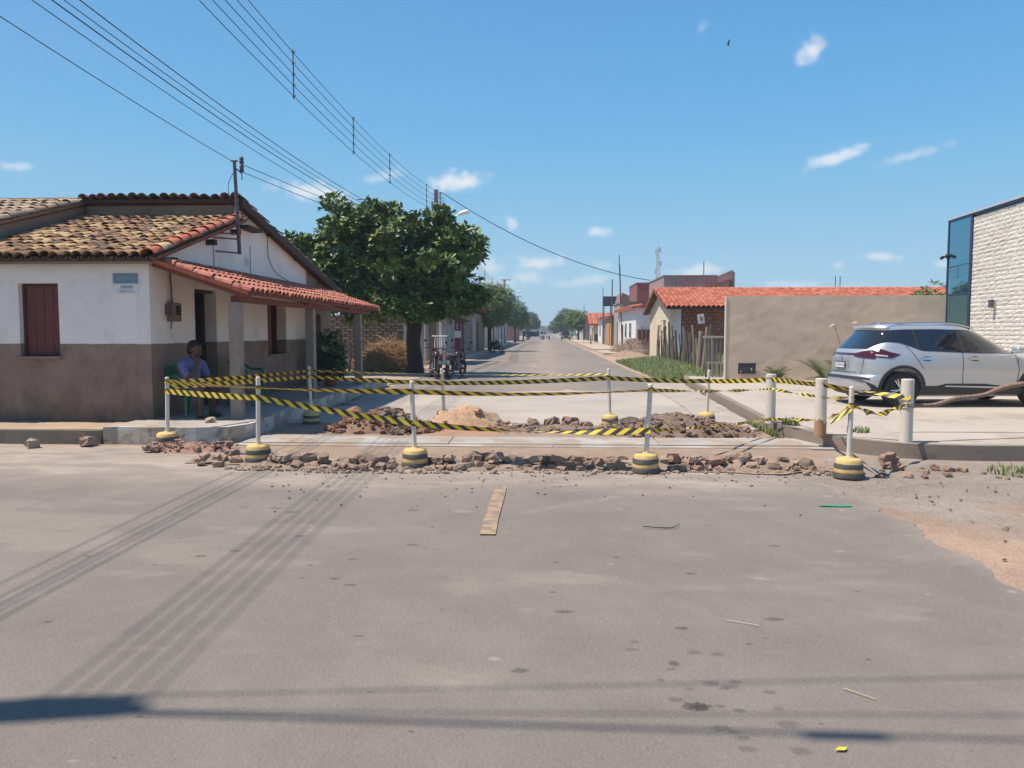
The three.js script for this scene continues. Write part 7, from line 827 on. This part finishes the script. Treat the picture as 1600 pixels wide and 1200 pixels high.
{ const t = thing('pink_block', 'mauve-grey block with raised sloping parapet behind the tiled house', 'building', [11, 0, -60]); const m = mat(0.36, 0.27, 0.26, { map: 'concrete' }); objW('wall', box(8.8, 12.75, 0, 5.70, -66, -58), m, t); objW('coping', box(8.75, 12.75, 5.702, 5.78, -66, -57.95), M.darkConcrete, t); objW('side_wall', panel([[12.752, 0], [13.85, 0], [13.85, 6.05], [12.752, 5.55]], [], 6).translate(0, 0, -64), mat(0.5, 0.44, 0.41, { map: 'plaster' }), t); objW('parapet_cap', panel([[12.752, 5.56], [13.9, 6.07], [13.9, 6.17], [12.752, 5.66]], [], 6.1).translate(0, 0, -64.05), M.darkConcrete, t); objW('lean_roof', panel([[10.3, 4.35], [13.7, 5.4], [13.7, 5.52], [10.3, 4.47]], [], 1.2).translate(0, 0, -57.94), TONES.red[0], t); objW('pillar', box(13.7, 13.95, 0, 6.0, -57.99, -57.7), mat(0.2, 0.18, 0.2), t); objW('antenna', rod([11.84, 5.7, -58.5], [11.84, 6.85, -58.5], 0.035), M.iron, t); objW('lower_wall', panel([[10.4, 2], [13.6, 2], [13.6, 5.3], [10.4, 4.3]], [], 0.2).translate(0, 0, -57.99), mat(0.42, 0.36, 0.35, { map: 'plaster' }), t); }
{ const t = thing('water_tank_roof', 'pinkish gabled roof top beside the dark billboard', 'building', [9, 0, -86]); objW('wall', box(8.3, 11.2, 0, 4.6, -92, -86), mat(0.33, 0.22, 0.2, { map: 'plaster' }), t); objW('roof', panel([[8.2, 4.6], [11.3, 4.6], [8.5, 5.9]], [], 6.2).translate(0, 0, -92.1), mat(0.34, 0.19, 0.17, { map: 'clay' }), t); }
{ const t = thing('billboard', 'dark rectangular board raised on poles above the far roofs', 'billboard', [8, 0, -95]); obj('board', rbox(-0.96, 0.95, 4.7, 5.9, -0.1, 0.1, 0.02), mat(0.03, 0.045, 0.06, { rough: 0.5 }), t); for (const x of [-0.8, 0.0, 0.8]) obj('pole', rod([x, 0, -0.15], [x, 4.9, -0.15], 0.06), M.iron, t); }
for (const [x, z, h, r, lx, lab] of [[6.6, -70, 8.45, 0.05, 0.35, 'tall thin leaning pole above the white house'], [6.75, -70.5, 7.6, 0.035, 0.25, 'thinner pole twinned with the tall leaning one'], [7.3, -85, 7.3, 0.08, 0, 'dark pole rising beside the billboard'], [6.9, -93, 6.9, 0.05, 0, 'short pole with bracket left of the billboard'], [22.1, -60, 5.8, 0.04, 0, 'bare upright rod behind the long roof, left one'], [22.45, -60, 5.8, 0.04, 0, 'bare upright rod behind the long roof, right one'], [5.9, -118, 5.6, 0.06, 0, 'pole beside the cream house'], [5.2, -88, 1.2, 0.08, 0, 'short dark post on the far right pavement']]) single('street_pole', limb([[x + lx, 0, z], [x + lx * 0.5, h * 0.5, z], [x, h, z]], [r, r * 0.9, r * 0.8], 7), mat(0.10, 0.095, 0.10), lab, 'pole');
{ const t = thing('lattice_tower', 'pale lattice radio mast far behind the roofs', 'tower', [36, 0, -250]), lv = 14, H = 28.5, w = (y) => lerp(0.9, 0.28, y / H); for (const [sx, sz] of [[1, 1], [1, -1], [-1, 1], [-1, -1]]) obj('leg', rod([sx * w(0), 0, sz * w(0)], [sx * w(H), H, sz * w(H)], 0.12, 0.09, 6), mat(0.45, 0.42, 0.43, { rough: 0.6 }), t); for (let i = 0; i < lv; i++) { const y0 = i * H / lv, y1 = (i + 1) * H / lv, a = w(y0), b = w(y1); obj('brace', [rod([-a, y0, a], [b, y1, b], 0.06, 0.06, 5), rod([a, y0, a], [-b, y1, b], 0.06, 0.06, 5), rod([-b, y1, b], [b, y1, b], 0.06, 0.06, 5), rod([-a, y0, -a], [b, y1, -b], 0.06, 0.06, 5), rod([a, y0, -a], [a * 0.9, y1, b], 0.06, 0.06, 5)], mat(0.45, 0.42, 0.43), t); } for (const [y, x] of [[20, -0.9], [22.5, 0.9], [26, -0.8], [27, 0.7]]) obj('antenna', cyl(0.25, 0.25, 1.6, 8, x, y, 0), mat(0.5, 0.48, 0.5), t); obj('tip', rod([0, H, 0], [0, H + 2, 0], 0.06), M.galv, t); }
// ───────── far vehicles ─────────
{ const t = thing('stake_truck', 'truck with dark stake body and white cab across the far street', 'truck', [-1.9, 0, -150]); obj('cargo_bed', [box(-2.3, 0.75, 0.62, 0.78, -0.9, 0.9)], M.black, t); for (let i = 0; i < 6; i++) obj('slat', box(-2.3, 0.75, 0.8 + i * 0.13, 0.89 + i * 0.13, 0.9, 0.94), mat(0.04, 0.04, 0.05), t); obj('bed_wall', box(-2.3, 0.75, 0.78, 1.6, -0.94, -0.9), M.black, t); const cab = obj('cab', panel([[0.85, 0.5], [2.1, 0.5], [2.1, 0.95], [1.75, 1.1], [1.5, 1.72], [0.85, 1.72]], [], 1.7).translate(0, 0, -0.85), mat(0.74, 0.75, 0.76, { rough: 0.3 }), t); obj('window', panel([[0.98, 1.15], [1.62, 1.15], [1.45, 1.6], [0.98, 1.6]], [], 0.02).translate(0, 0, 0.853), M.glassDark, cab); obj('bumper', rbox(2.1, 2.25, 0.45, 0.7, -0.8, 0.8, 0.04), M.black, t); for (const x of [-1.5, 1.45]) for (const z of [-0.75, 0.75]) { const w = obj('wheel', cyl(0.36, 0.36, 0.24, 20, 0, -0.12, 0).rotateX(Math.PI / 2).translate(x, 0.36, z), M.black, t); obj('rim', cyl(0.18, 0.18, 0.25, 14, 0, -0.125, 0).rotateX(Math.PI / 2).translate(x, 0.36, z), M.galv, w); } }
function farCar(p, turn, label, cat, paint, s = 1, h = 1.45) { const t = thing('distant_car', label, cat, p, turn); obj('body', [rbox(-0.85 * s, 0.85 * s, 0.28, 0.85, -2.0 * s, 2.0 * s, 0.14, 3), ], paint, t); obj('cabin', mUV(new THREE.CylinderGeometry(0.95 * s, 1.2 * s, h - 0.8, 4, 1).rotateY(Math.PI / 4).scale(0.92, 1, 1.25).translate(0, 0.8 + (h - 0.8) / 2, -0.2)), M.glassDark, t); obj('roof', rbox(-0.6 * s, 0.6 * s, h - 0.02, h + 0.04, -1.0 * s, 0.6 * s, 0.02), paint, t); for (const x of [-0.55, 0.55]) { obj('headlight', rbox(x * s - 0.14, x * s + 0.14, 0.62, 0.76, 1.95 * s, 2.03 * s, 0.03), mat(0.75, 0.76, 0.78, { rough: 0.1 }), t); for (const z of [-1.25, 1.3]) obj('wheel', cyl(0.31, 0.31, 0.2, 18, 0, -0.1, 0).rotateZ(Math.PI / 2).translate(x * 1.42 * s, 0.31, z * s), M.black, t); } obj('grille', rbox(-0.4 * s, 0.4 * s, 0.42, 0.6, 1.97 * s, 2.02 * s, 0.01), M.black, t); }
farCar([3.95, 0, -150], 0, 'dark vehicle facing down the street under the right trees', 'car', mat(0.03, 0.035, 0.045, { rough: 0.3 }), 0.95, 1.75); farCar([-0.5, 0, -190], 0, 'small white car in the middle of the far street', 'car', mat(0.75, 0.75, 0.75, { rough: 0.3 }));
motorcycle([0.7, 0, -140], 0, 0.05, 'tiny dark motorcycle on the centre line far up the street', mat(0.03, 0.03, 0.035, { rough: 0.3 }));
// ───────── the end of the view: hazy rise and tree belts ─────────
{ const g = new THREE.PlaneGeometry(1600, 500, 80, 20).rotateX(-Math.PI / 2), a = g.attributes.position; for (let i = 0; i < a.count; i++) { const x = a.getX(i), z = a.getZ(i), k = sstep(250, 0, Math.abs(z)); a.setY(i, -0.5 + k * (9 + 3 * nz(x * 0.006, 3, 1)) + k * 1.2 * nz(x * 0.05, z * 0.05, 2)); } g.computeVertexNormals(); struct('distant_hills', mUV(g.translate(0, 0, -900)), mat(0.11, 0.115, 0.085, { map: 'dirt' })); }
{ const lob = [], q = rng(99); for (let i = 0; i < 90; i++) { const x = -260 + 520 * q(); if (Math.abs(x + 0.5) < 9) continue; lob.push([x, 3 + 2 * q(), -330 - 120 * q(), 5 + 4 * q(), 3 + 2.5 * q(), 5]); } single('treeline', crown(lob, 3800, 4, 1.5, 0.9, GR.dark, 55), matte, 'distant belt of trees beyond the last houses', 'trees', null, 'stuff'); }
for (const [x, z, h, w, c, lab] of [[-7.5, -270, 4.2, 6, [0.4, 0.37, 0.35], 'far pale house at the left end of the street'], [8.2, -285, 4, 6, [0.42, 0.35, 0.3], 'far tan house at the right end of the street'], [-3.0, -520, 4.2, 8, [0.30, 0.28, 0.28], 'far grey building on the rise closing the street'], [5.0, -560, 4.4, 9, [0.28, 0.27, 0.28], 'second far grey building on the rise']]) { const t = thing('far_house', lab, 'house', [x, 0, z]); obj('wall', box(-w / 2, w / 2, 0, h, -4, 4), mat(...c, { map: 'plaster' }), t); obj('roof', panel([[-w / 2 - 0.4, h + 0.01], [w / 2 + 0.4, h + 0.01], [0, h + 1.2]], [], 8.6).translate(0, 0, -4.3), TONES.dark[3], t); for (const s of [-1, 1]) obj('window', box(s * w * 0.25 - 0.6, s * w * 0.25 + 0.6, h * 0.4, h * 0.7, 4.0, 4.08), M.glassDark, t); }
scene.fog = new THREE.FogExp2(0xc4d6e4, 0.0008);
renderer.render(scene, camera);
